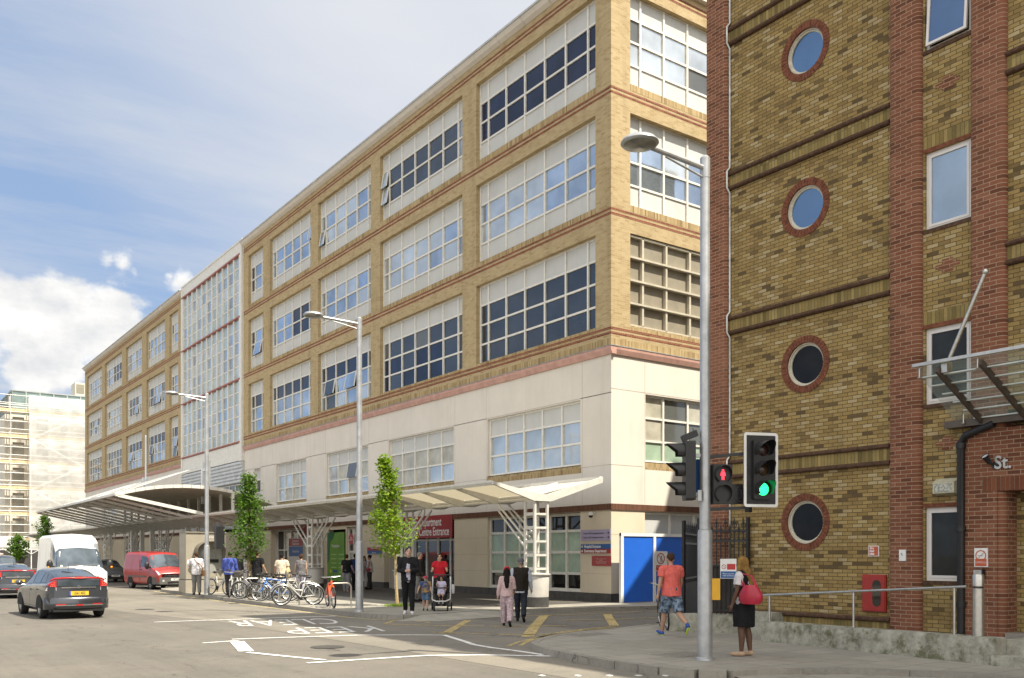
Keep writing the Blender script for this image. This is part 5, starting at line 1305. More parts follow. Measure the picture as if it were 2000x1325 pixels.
# hanging red shop sign, dome camera, totem, bins, seat
m_ = MB(); a = FU(596.5,1042,21.0); m_.lathe([(0,-.06),(.40,-.06),(.40,.06),(0,.06)], (21.0,a[0],a[1]), (.6,-.8,0), 24); hs = m_.build('hanging_sign', pm('maroon_sign', (.16,.018,.02), .4, 0, .1, 3), smooth=40); tag(hs, 'round maroon sign hanging in front of the shop doorway', 'sign')
m_ = MB(); m_.bar((21.0, a[0], a[1]+.38), (21.9, a[0], a[1]+.45), .04); m_.build('bracket', M['black_iron'], hs)
a = FU(1154,1007,U0-.15); o = thing('dome_camera', 'white dome security camera under the brown band at the hospital corner', 'camera', (U0-.15, a[0], a[1]-.1))
m_ = MB(); m_.lathe([(.0,.12),(.07,.12),(.09,.06),(.09,.0)], (U0-.15,a[0],a[1]), (0,0,1), 14); m_.bar((U0-.15,a[0],a[1]+.1), (U0+.06,a[0],a[1]+.1), .04); m_.build('mount', M['white_sign'], o, smooth=40)
m_ = MB(); m_.lathe([(.085,0),(.075,-.05),(.04,-.085),(0,-.095)], (U0-.15,a[0],a[1]), (0,0,1), 14); m_.build('dome', M['g_black'], o, smooth=40)
tx = G(478,1163,.12); tt_ = thing('direction_totem', 'freestanding cream sign board with red and blue bands behind the leafy tree', 'sign', (20.6, 50.0, .12))
m_ = MB(); m_.box(20.5, 48.6, .12, 20.65, 50.6, 2.75); m_.build('panel', M['cream'], tt_)
m_ = MB(); m_.box(20.49, 48.6, 2.3, 20.498, 50.6, 2.72); m_.build('red_band', M['red_sign'], tt_)
m_ = MB(); m_.box(20.49, 48.6, 1.72, 20.498, 50.6, 2.28); m_.build('blue_band', M['blue_sign'], tt_)
text('lettering', 'Emergency\nDepartment', .2, M['letter_white'], tt_, onU(20.485, 49.6, 2.51), .001); text('lettering', 'Outpatients', .2, M['letter_white'], tt_, onU(20.485, 49.6, 2.0), .001)
m_ = MB(); m_.box(19.0, 44.2, .12, 19.5, 45.2, .95); m_.box(19.02, 44.25, .95, 19.48, 45.15, 1.02); tag(m_.build('litter_bin', pm('dark_bin', (.07,.065,.06), .5, 0, .2, 4)), 'low dark grey litter bin behind the parked bicycles', 'bin')

# ---------------------------------------------------------------- kiosk on the kerb
kx, ky = 12.5, 41.45
ki = thing('kiosk', 'beige cash machine kiosk with arched hood at the kerb', 'kiosk', (13.2, 41.9, .12))
beige = pm('kiosk_beige', (.30,.27,.215), .5, 0, .08, 2)
w0, w1, d0, d1, h = 12.0, 13.75, 41.4, 42.4, 2.78
m_ = MB(); m_.box(w0, d0, .72, w1, d1, h); m_.box(w0-.02, d0-.02, .12, w1+.02, d1+.02, .68); m_.build('body', beige, ki)
m_ = MB(); m_.box(w0-.01, d0-.01, .68, w1+.01, d1+.01, .72); m_.build('seam', M['black_plastic'], ki)
m_ = MB(); m_.box(w0-.03, d0-.05, h, w1+.03, d1+.03, h+.05); m_.build('cap', pm('kiosk_cap', (.22,.2,.16), .6, 0, .1, 2), ki)
# hood: arched visor with side cheeks
hd_ = MB(); cx = 12.98; hw = .62; n = 12; pr = .55
a0 = [(cx+hw*math.cos(R(180*j/n)), 2.0+.42*math.sin(R(180*j/n))) for j in range(n+1)]
for j in range(n):
    (x0, z0), (x1, z1) = a0[j], a0[j+1]
    hd_.poly([(x0,d0,z0),(x1,d0,z1),(x1,d0-pr,z1-.02),(x0,d0-pr,z0-.02)])
hd_.poly([(cx-hw,d0,2.0),(cx-hw,d0-pr,1.98),(cx-hw,d0-.1,.95),(cx-hw,d0,.95)]); hd_.poly([(cx+hw,d0,2.0),(cx+hw,d0-pr,1.98),(cx+hw,d0-.1,.95),(cx+hw,d0,.95)])
hd_.build('hood', pm('kiosk_hood', (.15,.135,.105), .5, 0, .1, 2), ki, fix=False)
m_ = MB(); m_.box(cx-hw+.03, d0-.008, 1.0, cx+hw-.03, d0-.002, 2.0); m_.build('recess_panel', pm('kiosk_panel', (.33,.33,.31), .4, .2, .1, 3), ki)
m_ = MB(); m_.box(cx-.3, d0-.03, 1.72, cx+.35, d0-.009, 2.05); m_.build('screen', M['g_pale'], ki)
m_ = MB(); m_.box(cx-.45, d0-.045, 1.45, cx+.45, d0-.009, 1.6); m_.build('keypad_shelf', M['black_plastic'], ki)
text('lettering', 'CASH', .12, M['letter_white'], ki, onV(cx+.1, d0-.012, 2.58), .001)
# small street signal beside the second pole: black cabinet-topped signal seen behind the lamp post
k2 = MB(); c = Vector((12.62, 38.75, 2.75)); k2.box(c.x-.18, c.y-.14, 2.05, c.x+.18, c.y+.14, 3.0); k2.tube([(12.62,38.9,3.0),(12.62,38.9,3.18)], [.2,.02], 4)
for z in (2.25, 2.55, 2.85): k2.lathe([(.11,0),(.12,.22)], (c.x+.0, c.y+.14, z), (0,1,0), 10)
tag(k2.build('signal_head', M['black_plastic']), 'black traffic signal seen from behind, fixed to the lamp post by the kiosk', 'traffic light')

# ---------------------------------------------------------------- cycle stands
stands = []
st_pts = [(12.62,26.9),(12.55,29.2),(12.5,30.9),(12.5,32.6),(12.5,34.3),(12.5,36.0)]
pr = [MB() for _ in st_pts]
lbs = ['bare-topped steel hoop stand holding the orange bicycle','steel hoop stand behind the silver city bicycle','steel hoop stand at the rear wheel of the blue bicycle','steel hoop stand in the middle of the crowded bicycles','steel hoop stand among the left part of the crowded bicycles','steel hoop stand farthest from the orange bicycle']
for (x, y), lb in zip(st_pts, lbs):
    m_ = MB(); hw = .36; P = [(x-hw,y,.12),(x-hw,y,.76)] + [(x-hw+.14-.14*math.cos(R(t)), y, .76+.14*math.sin(R(t))) for t in (30,60,90)] + [(x+hw-.14+.14*math.sin(R(t)), y, .76+.14*math.cos(R(t))) for t in (0,30,60)] + [(x+hw,y,.76),(x+hw,y,.12)]
    m_.tube(P, .025, 8); tag(m_.build('cycle_stand', M['steel'], smooth=40), lb, 'cycle stand', 'steel hoop cycle stands on the pavement')
# ---------------------------------------------------------------- vehicles (lofted bodies with fitted patches)
class Loft:
    """stations: x -> list of half-section points (y, z) from bottom centre over the side to the roof centre"""
    def __init__(s, st): s.x = [a for a, _ in st]; s.p = [b for _, b in st]
    def sec(s, x):
        X = s.x
        if x <= X[0]: return s.p[0]
        if x >= X[-1]: return s.p[-1]
        i = max(k for k in range(len(X)-1) if X[k] <= x); f = (x-X[i])/(X[i+1]-X[i])
        i0, i3 = max(i-1, 0), min(i+2, len(X)-1); out = []
        for k in range(len(s.p[0])):
            q = []
            for c in (0, 1):
                a, b = s.p[i][k][c], s.p[i+1][k][c]
                m0 = (s.p[i+1][k][c]-s.p[i0][k][c])/(X[i+1]-X[i0])*(X[i+1]-X[i]); m1 = (s.p[i3][k][c]-a)/(X[i3]-X[i])*(X[i+1]-X[i])
                m0 *= .7; m1 *= .7; f2, f3 = f*f, f*f*f
                q.append((2*f3-3*f2+1)*a+(f3-2*f2+f)*m0+(-2*f3+3*f2)*b+(f3-f2)*m1)
            out.append(tuple(q))
        return out
    def pt(s, x, t, side=1, off=0.0):
        P = s.sec(x); k = min(int(t), len(P)-2); f = t-k
        y = P[k][0]*(1-f)+P[k+1][0]*f; z = P[k][1]*(1-f)+P[k+1][1]*f
        dy, dz = P[k+1][0]-P[k][0], P[k+1][1]-P[k][1]; L = math.hypot(dy, dz) or 1
        P2 = s.sec(x+.02); y2 = P2[k][0]*(1-f)+P2[k+1][0]*f; z2 = P2[k][1]*(1-f)+P2[k+1][1]*f
        n = Vector((.02, y2-y, z2-z)).cross(Vector((0, dy/L, dz/L)))
        if n.length > 0: n.normalize()
        v = Vector((x, y, z)); 
        if n.dot(Vector((0, y, z-.7))) < 0: n = -n
        v += n*off
        return (v.x, v.y*side, v.z)
    def body(s, n=60):
        mb = MB(); K = len(s.p[0]); xs = sorted(set([s.x[0]+(s.x[-1]-s.x[0])*i/n for i in range(n+1)]+s.x)); rings = []
        for x in xs:
            P = s.sec(x); rings.append(mb.add([(x, y, z) for y, z in P]+[(x, -y, z) for y, z in reversed(P[1:-1])]))
        N = 2*K-2
        for a, b in zip(rings, rings[1:]):
            for k in range(N): mb.face((a+k, b+k, b+(k+1)%N, a+(k+1)%N))
        mb.face([rings[0]+k for k in range(N)]); mb.face([rings[-1]+k for k in reversed(range(N))])
        return mb
    def patch(s, c, side=1, off=.006, n=8, m=4, mb=None):
        """bilinear patch in (x, t): corners a, b, c, d"""
        mb = mb or MB(); a, b, d, e = c
        g = [[None]*(m+1) for _ in range(n+1)]
        for i in range(n+1):
            for j in range(m+1):
                u, v = i/n, j/m
                x = (a[0]*(1-u)+b[0]*u)*(1-v)+(e[0]*(1-u)+d[0]*u)*v; t = (a[1]*(1-u)+b[1]*u)*(1-v)+(e[1]*(1-u)+d[1]*u)*v
                sd = side
                if side == 0: sd = 1 if t >= 0 else -1
                g[i][j] = s.pt(x, abs(t) if side else t, sd, off)
        b0 = mb.add([p for r_ in g for p in r_])
        for i in range(n):
            for j in range(m): mb.face((b0+i*(m+1)+j, b0+(i+1)*(m+1)+j, b0+(i+1)*(m+1)+j+1, b0+i*(m+1)+j+1))
        return mb
def across(L, c0, c1, off=.006, n=5, m=12):
    """patch spanning the car: from (x0, tmin) on one side over the roof line to the other; c0 = lower edge (x, t), c1 = upper edge"""
    mb = MB(); K = len(L.p[0])-1; rows = []
    for i in range(n+1):
        f = i/n; x = c0[0]*(1-f)+c1[0]*f; t0 = c0[1]*(1-f)+c1[1]*f; r_ = []
        for j in range(m+1):
            q = -1+2*j/m; t = K-(K-t0)*abs(q); r_.append(L.pt(x, min(t, K-1e-4), 1 if q >= 0 else -1, off))
        rows.append(mb.add(r_))
    for a, b in zip(rows, rows[1:]):
        for j in range(m): mb.face((a+j, a+j+1, b+j+1, b+j))
    return mb
def S_(zb, w, zm, zbelt, wg, zr, wr, top=.02):
    return [(0,zb),(w*.86,zb),(w*.97,zb+.10),(w,zm),(w*.985,zbelt-.05),(wg,zbelt),((wg+wr)/2+.012,(zbelt+zr-.06)/2),(wr,zr-.07),(wr*.8,zr-.012),(0,zr+top)]
carglass = pm('car_glass', (.10,.125,.15), .04, .55, .3, 1.5, 0, 40, .9)
chrome = pm('chrome', (.6,.6,.6), .15, 1, 0)
wheel_m = pm('alloy', (.36,.36,.36), .3, .8, .1, 10)
redlens = pm('red_lens', (.38,.012,.012), .15, 0, .1, 30, 0, 40, .7); redlit = emit('red_tail_light', (1,.07,.04), 1.1)
headl = pm('headlight_lens', (.55,.56,.58), .1, .3, .25, 14)
plate_y = pm('yellow_plate', (.62,.42,.03), .4, 0, 0); plate_w = pm('white_plate', (.68,.68,.62), .4, 0, 0); blueb = pm('plate_blue', (.02,.06,.35), .4, 0, 0)
dusty = pm('grey_plastic', (.10,.095,.088), .7, 0, .15, 8); under = pm('underbody', (.012,.012,.012), .9, 0, 0)
def wheel(root, x, y, r=.31, w_=.2, rim=None):
    s_ = 1 if y > 0 else -1
    m_ = MB(); m_.lathe([(r*.62,-w_/2),(r*.93,-w_/2),(r,-w_/2+.03),(r,w_/2-.03),(r*.93,w_/2),(r*.66,w_/2),(r*.64,w_/2-.02)], (x,y,r), (0,s_,0), 24)
    t = m_.build('wheel', M['rubber'], root, smooth=40)
    m_ = MB(); m_.lathe([(r*.66,w_/2-.01),(r*.62,w_/2-.03),(r*.58,w_/2-.06),(.0,w_/2-.06)], (x,y,r), (0,s_,0), 24)
    for k in range(5):
        a = 2*math.pi*k/5; c, q = math.cos(a), math.sin(a)
        m_.bar((x+c*.04, y+s_*(w_/2-.03), r+q*.04), (x+c*r*.6, y+s_*(w_/2-.03), r+q*r*.6), .05, .03, up=(0,1,0))
    m_.lathe([(.05,w_/2-.01),(0,w_/2-.005)], (x,y,r), (0,s_,0), 10)
    m_.build('rim', rim or wheel_m, t, smooth=40)
def arch(root, x, y, r):
    m_ = MB(); s_ = 1 if y > 0 else -1; n = 14
    P = [(x+r*math.cos(math.pi*k/n), y, .30+r*math.sin(math.pi*k/n)) for k in range(n+1)] 
    b = m_.add(P); b2 = m_.add([(p[0], p[1]-s_*.25, p[2]) for p in P]); 
    m_.face([b+k for k in range(n+1)]); 
    for k in range(n): m_.face((b+k, b+k+1, b2+k+1, b2+k))
    m_.build('wheel_arch', under, root, fix=False)
def plateo(root, s_, c, facing, mat, wd=.52, h=.115, blue=True):
    """number plate centred at c, facing +x or -x"""
    x, y, z = c; m_ = MB(); m_.box(x-.006, y-wd/2, z-h/2, x+.006, y+wd/2, z+h/2); p = m_.build('number_plate', mat, root)
    f = 1 if facing > 0 else -1
    M_ = frame_mat((x+f*.008, y-(.02 if f < 0 else -.02), z), (0, f, 0), (0,0,1))
    text('lettering', s_, .10, M['letter_black'], p, M_, .001, 'CENTER', .72, .002)
    if blue: m_ = MB(); yy = y-f*wd/2; m_.box(x+f*.0065, yy, z-h/2, x+f*.0085, yy+f*.05, z+h/2); m_.build('blue_band', blueb, p)
grey_paint = pm('grey_metallic', (.078,.083,.098), .22, .75, .05, 2, 0, 40, .6, coat=.6)
def hatchback(label, plate, group, brake=True):
    o = thing('hatchback_car', label, 'car', (0,0,0), 0, group, world=False)
    L = Loft([(-.84,S_(.36,.76,.60,.98,.66,1.10,.60,.03)),(-.70,S_(.28,.82,.62,1.0,.70,1.155,.60)),(-.2,S_(.22,.845,.62,.99,.735,1.285,.585)),(.4,S_(.2,.85,.62,.975,.745,1.385,.565)),(1.1,S_(.2,.85,.62,.955,.75,1.425,.56)),(1.6,S_(.2,.85,.60,.935,.745,1.39,.565)),(2.1,S_(.2,.85,.60,.91,.74,1.17,.62)),(2.5,S_(.2,.845,.58,.87,.735,.97,.66)),(2.95,S_(.2,.83,.56,.79,.72,.87,.62)),(3.3,S_(.2,.78,.52,.68,.66,.76,.55)),(3.5,S_(.26,.60,.48,.58,.52,.62,.42))])
    L.body().build('body', grey_paint, o, smooth=38)
    for sd in (-1, 1):
        for c, nm in ((((-.35,5.25),(.28,5.15),(.28,6.95),(.05,6.9)),'quarter_window'),(((.36,5.12),(1.18,5.1),(1.18,7.0),(.36,6.98)),'side_window'),(((1.26,5.1),(2.12,5.1),(1.62,6.95),(1.26,7.0)),'side_window')):
            L.patch(c, sd).build(nm, carglass, o, smooth=50)
        for x in (0, 2.55):
            arch(o, x, sd*.853, .37); wheel(o, x, sd*.745)
        m_ = MB(); m_.ball((1.98, sd*.98, .98), .11, 10, 7, (.75,1,.7)); m_.bar((1.95, sd*.8, .95), (1.98, sd*.92, .97), .06); m_.build('wing_mirror', grey_paint, o, smooth=50)
        m_ = MB(); m_.bar((1.05, sd*.862, .80), (1.25, sd*.862, .80), .02, .03); m_.bar((.2, sd*.862, .82), (.4, sd*.862, .82), .02, .03); m_.build('door_handle', grey_paint, o)
    for sd in (-1, 1):
        m_ = MB()
        for x in (.34, 1.22, 2.2): L.patch(((x,2.1),(x+.014,2.1),(x+.014,5.05),(x,5.05)), sd, .004, 1, 8, m_)
        L.patch(((.36,2.1),(2.2,2.1),(2.2,2.14),(.36,2.14)), sd, .004, 10, 1, m_); m_.build('door_gap', M['black_plastic'], o)
    across(L, (-.63,7.35), (.32,7.2)).build('rear_glass', carglass, o, smooth=50)
    across(L, (2.38,6.3), (1.66,7.15)).build('windscreen', carglass, o, smooth=50)
    # tail: sits on a slightly raked plane behind the end section
    m_ = MB(); m_.prism([(-.66,.40),(.66,.40),(.62,.90),(-.62,.90)], lambda a, b, d: (-.865+.03*(b-.4)+d, a, b), .05); m_.build('tailgate', grey_paint, o)
    m_ = MB(); m_.prism([(-.56,.925),(.56,.925),(.54,1.095),(-.54,1.095)], lambda a, b, d: (-.862+d, a, b), .03); m_.build('lower_rear_glass', carglass, o)
    m_ = MB(); m_.tube([(-.73,.70,1.08),(-.82,.62,1.135),(-.855,.3,1.15),(-.86,0,1.155),(-.855,-.3,1.15),(-.82,-.62,1.135),(-.73,-.70,1.08)], .026, 8); sp_ = m_.build('spoiler_light_bar', redlens, o, smooth=50)
    m_ = MB(); m_.box(-.892,-.12,1.145,-.87,.12,1.17); m_.build('brake_light', redlit if brake else redlens, sp_)
    for sd in (-1, 1):
        m_ = MB(); m_.prism([(.575,.90),(.80,.90),(.76,.99),(.60,1.10),(.575,1.10)], lambda a, b, d, sd=sd: (-.862+d+.10*max(0,(a-.6)/.2), sd*a, b), .09); tl = m_.build('tail_light', redlens, o)
        m_ = MB()
        for (a, b) in ((.62,.93),(.67,.93),(.72,.93),(.64,.975),(.69,.975),(.63,1.02)): m_.box(-.872, sd*a-.012, b-.012, -.85+.08*max(0,(a-.6)/.2), sd*a+.012, b+.012)
        m_.build('lit_dots', redlit, tl)
        m_ = MB(); m_.prism([(.575,.80),(.82,.80),(.80,.89),(.575,.89)], lambda a, b, d, sd=sd: (-.858+d+.10*max(0,(a-.6)/.2), sd*a, b), .09); m_.build('clear_lens', headl, tl)
        m_ = MB(); m_.box(-.955, sd*.35, .405, -.9, sd*.60, .43); m_.build('reflector', redlens, o)
    P = [(-.5,.845),(-.70,.835),(-.86,.72),(-.935,.5),(-.955,0)]; P = P+[(x, -y) for x, y in reversed(P[:-1])]
    m_ = MB()
    lv = [(.27,.93),(.31,.99),(.42,1.0),(.54,.995),(.60,.96)]; rg = [m_.add([(x*(q if x < -.6 else 1), y*(.985+.015*q), z) for x, y in P]) for z, q in lv]
    for a, b in zip(rg, rg[1:]):
        for k in range(len(P)-1): m_.face((a+k, a+k+1, b+k+1, b+k))
    m_.face([rg[-1]+k for k in range(len(P))]); m_.face([rg[0]+k for k in range(len(P))])
    b_ = m_.build('rear_bumper', grey_paint, o, smooth=60)
    m_ = MB(); m_.bar((-.955,-.62,.39), (-.955,.62,.39), .03, .022); m_.build('chrome_strip', chrome, b_)
    m_ = MB(); m_.box(-.975, -.09, .375, -.95, .09, .41); m_.build('fog_light', redlens, b_)
    m_ = MB(); m_.box(-.90, -.66, .21, -.6, .66, .30); m_.build('undertray', under, b_)
    m_ = MB(); m_.bar((-.872, -.45, .885), (-.872, .45, .885), .015, .035); m_.build('tailgate_trim', chrome, o)
    m_ = MB(); m_.lathe([(.03,0),(.045,0),(.045,.012),(.03,.012)], (-.872,0,.90), (-1,0,0), 16); m_.bar((-.882,-.025,.93),(-.882,-.02,.87),.012); m_.bar((-.882,.025,.93),(-.882,.02,.87),.012); m_.bar((-.882,-.02,.90),(-.882,.02,.90),.012); m_.build('badge', chrome, o)
    plateo(o, plate, (-.872, 0, .72), -1, plate_y)
    m_ = MB(); m_.tube([(.35,.0,1.40),(.22,0,1.56)], [.008,.003], 6); m_.tube([(-.3,.02,1.285),(-.12,.28,1.33)], .012, 6); m_.build('aerial', M['black_plastic'], o)
    return o
c1 = hatchback('dark grey hatchback car nearest the camera, brake lights lit, driving away', 'LG61 AEZ', 'grey hatchback cars driving away')
c1.location = (5.15, 29.0, 0); c1.rotation_euler = (0,0,R(93))
c2 = copy_tree(c1); c2['label'] = 'second grey hatchback car, half out of the frame at the left edge'
c2.location = (5.55, 43.4, 0); c2.rotation_euler = (0,0,R(90))

def VS(zb, w, zbelt, zr, wr, top=.03, round_=.14):
    return [(0,zb),(w*.9,zb),(w*.985,zb+.12),(w,zb+.45),(w,zbelt-.03),(w*.985,zbelt+.02),((w*.985+wr)/2,(zbelt+zr)/2),(wr,zr-round_),(wr*.86,zr-.02),(0,zr+top)]
def van(name, label, paint, dims, bumper, plate, mirror_lamp=True, stripes=False):
    """front of the van at x = 0, body runs to -x"""
    Ln, w, zr, hood, zb = dims['L'], dims['W']/2, dims['H'], dims['hood'], .28
    o = thing(name, label, 'van', (0,0,0), 0, world=False)
    ws_b, ws_t = dims['ws']                     # windscreen base / top x (negative)
    hi = dims.get('hi', 0)
    st = [(-Ln, VS(zb+.1,w*.97,1.1,zr-.06,w*.86)),(-Ln+.12, VS(zb,w,1.1,zr,w*.89)),(-Ln*.55, VS(zb,w,1.1,zr,w*.89)),(ws_t-1.1, VS(zb,w,1.1,zr-.005,w*.89)),(ws_t-.42 if hi else ws_t-.2, VS(zb,w,1.1,zr-.05 if not hi else zr-.22,w*.87)),(ws_t, VS(zb,w,1.1,zr-.14 if not hi else zr-hi,w*.82 if not hi else w*.84)),
          ((ws_t+ws_b)/2, VS(zb,w,1.1,(zr-.14-hi*.8+hood)/2+.03,w*.86)),(ws_b, VS(zb,w*.985,min(1.06,hood-.06),hood,w*.86,.05,.08)),(-.22, VS(zb,w*.95,hood-.22,hood-.13,w*.84,.05,.06)),(-.04, VS(zb+.03,w*.86,hood-.42,hood-.30,w*.78,.04,.05)),(0, VS(zb+.1,w*.74,hood-.5,hood-.42,w*.7,.02,.05))]
    L = Loft(st); L.body(50).build('body', paint, o, smooth=35)
    across(L, (ws_b-.03,5.6), (ws_t+.03,6.9), .008, 8, 16).build('windscreen', carglass, o, smooth=60)
    for sd in (-1, 1):
        L.patch(((ws_t-.75,5.15),(ws_b-.22,5.15),(ws_t-.02,6.75),(ws_t-.75,6.8)), sd, .007).build('side_window', carglass, o, smooth=60)
        y = sd*(w+.16); z = hood+.12; x = ws_b-.12
        m_ = MB(); m_.ball((x, y, z), .17, 12, 8, (.5,.75,1.15)); m_.bar((x, sd*w*.96, z-.1), (x, y, z-.1), .07, .09); mr = m_.build('wing_mirror', M['black_plastic'], o, smooth=50)
        if mirror_lamp: m_ = MB(); m_.ball((x+.06, y+sd*.06, z-.12), .05, 8, 6); m_.build('indicator', pm('amber_lens', (.75,.25,.01), .3, 0, 0), mr, smooth=50)
        hz = hood-.27
        L.patch(((-.30,5.0),(-.06,4.6),(-.05,6.6),(-.40,6.2)), sd, .010, 8, 6).build('headlight', headl, o, smooth=60)
        for x in (-.92, -Ln+1.05): arch(o, x, sd*(w+.004), .40); wheel(o, x, sd*(w-.105), .335, .21, pm('steel_wheel', (.3,.3,.3), .4, .4, .1, 9))
        m_ = MB(); m_.box(-Ln+.5, sd*(w-.01), .62, -1.4, sd*(w+.012), .70); m_.build('rubbing_strip', bumper, o)
        m_ = MB(); m_.bar((ws_t-.72, sd*(w+.008), 1.02), (ws_t-.55, sd*(w+.008), 1.02), .03, .04); m_.build('door_handle', M['black_plastic'], o)
        m_ = MB(); m_.box(ws_t-.82, sd*(w-.02), .45, ws_t-.81, sd*(w+.004), 1.55); m_.build('door_gap', M['black_plastic'], o)
        m_ = MB()
        for x in (ws_b-.28, ws_t-2.0): L.patch(((x,2.2),(x+.016,2.2),(x+.016,6.6 if x < ws_t else 4.9),(x,6.6 if x < ws_t else 4.9)), sd, .004, 1, 10, m_)
        m_.build('door_gap', M['black_plastic'], o)
    # nose: grille, bumper, plate
    gz = hood-.5
    m_ = MB(); m_.prism([(-w*.62,gz-.02),(w*.62,gz-.02),(w*.58,gz+.13),(-w*.58,gz+.13)], lambda a, b, d: (-.02+d, a, b), .05); gr = m_.build('grille', M['black_plastic'], o)
    m_ = MB(); m_.bar((.032,-w*.6,gz+.09), (.032,w*.6,gz+.09), .02, .035); m_.lathe([(.05,0),(.075,0),(.075,.015),(.05,.015)], (.035,0,gz+.09), (1,0,0), 18); m_.build('badge_bar', chrome, gr)
    P = [(-.62,w*1.01),(-.3,w*.99),(-.02,w*.84),(.07,w*.5),(.09,0)]; P = P+[(x, -y) for x, y in reversed(P[:-1])]
    m_ = MB(); m_.prism(P, lambda a, b, d: (a, b, .28+d), .36); bm_ = m_.build('front_bumper', bumper, o, smooth=35)
    m_ = MB(); m_.box(.06, -w*.45, .34, .096, w*.45, .42); m_.build('lower_grille', M['black_plastic'], bm_)
    for sd in (-1, 1): m_ = MB(); m_.lathe([(0,.0),(.06,0)], (.045, sd*w*.66, .46), (.9,sd*.4,0), 14); m_.build('fog_lamp', headl, bm_, fix=False)
    plateo(o, plate, (.10, 0, .53), 1, plate_w, .52, .11, False)
    m_ = MB(); m_.tube([(ws_b+.08,-w*.6,hood+.035),(ws_b-.02,-.05,hood+.11)], .012, 5); m_.tube([(ws_b+.08,w*.1,hood+.06),(ws_b-.02,w*.7,hood+.09)], .012, 5); m_.build('wiper', M['black_plastic'], o)
    m_ = MB(); m_.box(-Ln+.2, -w+.15, .2, -.3, w-.15, .34); m_.build('underside', under, o)
    return o, L
red_p = pm('red_van_paint', (.34,.028,.026), .3, 0, .06, 2, 0, 40, .6, coat=.5)
white_p = pm('white_van_paint', (.72,.72,.71), .35, 0, .04, 2, 0, 40, .5, coat=.4)
rv, _ = van('delivery_van', 'red delivery van coming out of the bay beside the kiosk', red_p, dict(L=4.7, W=1.9, H=1.96, hood=1.13, ws=(-.78,-1.50)), dusty, 'MX13 JCR', False)
rv.location = (13.6, 48.8, 0); rv.rotation_euler = (0,0,R(-83))
wv, LW = van('delivery_van', 'white high roof van facing the camera behind the grey hatchback', white_p, dict(L=5.9, W=2.0, H=2.68, hood=1.28, ws=(-.70,-1.45), hi=.58), dusty, 'LP14 KXD', True)
wv.location = (7.8, 41.2, 0); wv.rotation_euler = (0,0,R(-91))
# black cab and a silver hatchback further off
blackp = pm('black_cab_paint', (.012,.012,.014), .2, 0, .1, 2, 0, 40, .6, coat=.6)
tx_ = thing('taxi', 'black cab with roof sign behind the second grey hatchback', 'taxi', (0,0,0), 0, world=False)
L = Loft([(-.95,S_(.36,.80,.62,.95,.74,1.04,.68,.03)),(-.75,S_(.26,.86,.66,1.02,.76,1.2,.66)),(-.35,S_(.2,.88,.66,1.05,.78,1.62,.64)),(.4,S_(.2,.88,.66,1.05,.79,1.76,.64)),(1.3,S_(.2,.88,.66,1.05,.79,1.77,.64)),(1.75,S_(.2,.88,.66,1.05,.78,1.64,.66)),(2.1,S_(.2,.88,.64,1.03,.77,1.14,.66)),(2.9,S_(.2,.84,.6,.95,.72,1.04,.62)),(3.45,S_(.26,.74,.56,.8,.64,.86,.54))])
L.body().build('body', blackp, tx_, smooth=38)
across(L, (-.72,6.0), (-.38,7.0)).build('rear_glass', carglass, tx_, smooth=60)
for sd in (-1, 1):
    L.patch(((-.2,5.2),(.6,5.15),(.6,6.9),(-.1,6.9)), sd).build('side_window', carglass, tx_, smooth=60); L.patch(((.7,5.15),(1.85,5.15),(1.6,6.9),(.7,6.9)), sd).build('side_window', carglass, tx_, smooth=60)
    for x in (0, 2.8): arch(tx_, x, sd*.885, .37); wheel(tx_, x, sd*.80)
    m_ = MB(); m_.box(-.97, sd*.62, .72, -.93, sd*.74, .95); m_.build('tail_light', redlens, tx_)
m_ = MB(); m_.ball((1.0,0,1.83), .2, 14, 8, (.55,1.25,.42)); m_.build('roof_sign', pm('roof_sign', (.5,.38,.3), .4, 0, .1, 5), tx_, smooth=50)
plateo(tx_, 'LC59 TXB', (-.97, 0, .6), -1, plate_y)
tx_.location = (7.2, 61.5, 0); tx_.rotation_euler = (0,0,R(92))
silver = pm('silver_blue_paint', (.22,.24,.26), .28, .5, .05, 2, 0, 40, .6, coat=.5)
sv_ = thing('saloon_car', 'silver car waiting under the arched canopy behind the red van', 'car', (0,0,0), 0, world=False)
L = Loft([(-.84,S_(.36,.76,.60,.98,.66,1.10,.60,.03)),(-.2,S_(.22,.86,.62,1.0,.735,1.32,.585)),(.6,S_(.2,.87,.62,.98,.745,1.47,.565)),(1.2,S_(.2,.87,.62,.96,.75,1.48,.56)),(1.6,S_(.2,.87,.60,.94,.745,1.41,.565)),(2.2,S_(.2,.87,.60,.92,.74,1.15,.62)),(2.7,S_(.2,.86,.58,.89,.735,.97,.66)),(3.1,S_(.2,.83,.56,.80,.72,.87,.62)),(3.45,S_(.22,.76,.52,.68,.66,.74,.55)),(3.62,S_(.28,.60,.48,.58,.52,.60,.42))])
L.body().build('body', silver, sv_, smooth=38); across(L, (2.6,6.3), (1.66,7.1)).build('windscreen', carglass, sv_, smooth=60)
for sd in (-1, 1):
    L.patch(((.3,5.2),(1.2,5.12),(1.2,6.9),(.5,6.9)), sd).build('side_window', carglass, sv_, smooth=60); L.patch(((1.28,5.12),(2.2,5.1),(1.66,6.9),(1.28,6.9)), sd).build('side_window', carglass, sv_, smooth=60)
    for x in (0, 2.7): arch(sv_, x, sd*.874, .36); wheel(sv_, x, sd*.78)
    L.patch(((3.0,4.6),(3.4,4.3),(3.36,6.0),(2.95,5.6)), sd, .01).build('headlight', headl, sv_, smooth=60)
m_ = MB(); m_.box(3.5, -.5, .30, 3.66, .5, .46); m_.build('grille', M['black_plastic'], sv_); plateo(sv_, 'LD62 KRU', (3.67, 0, .44), 1, plate_w, blue=False)
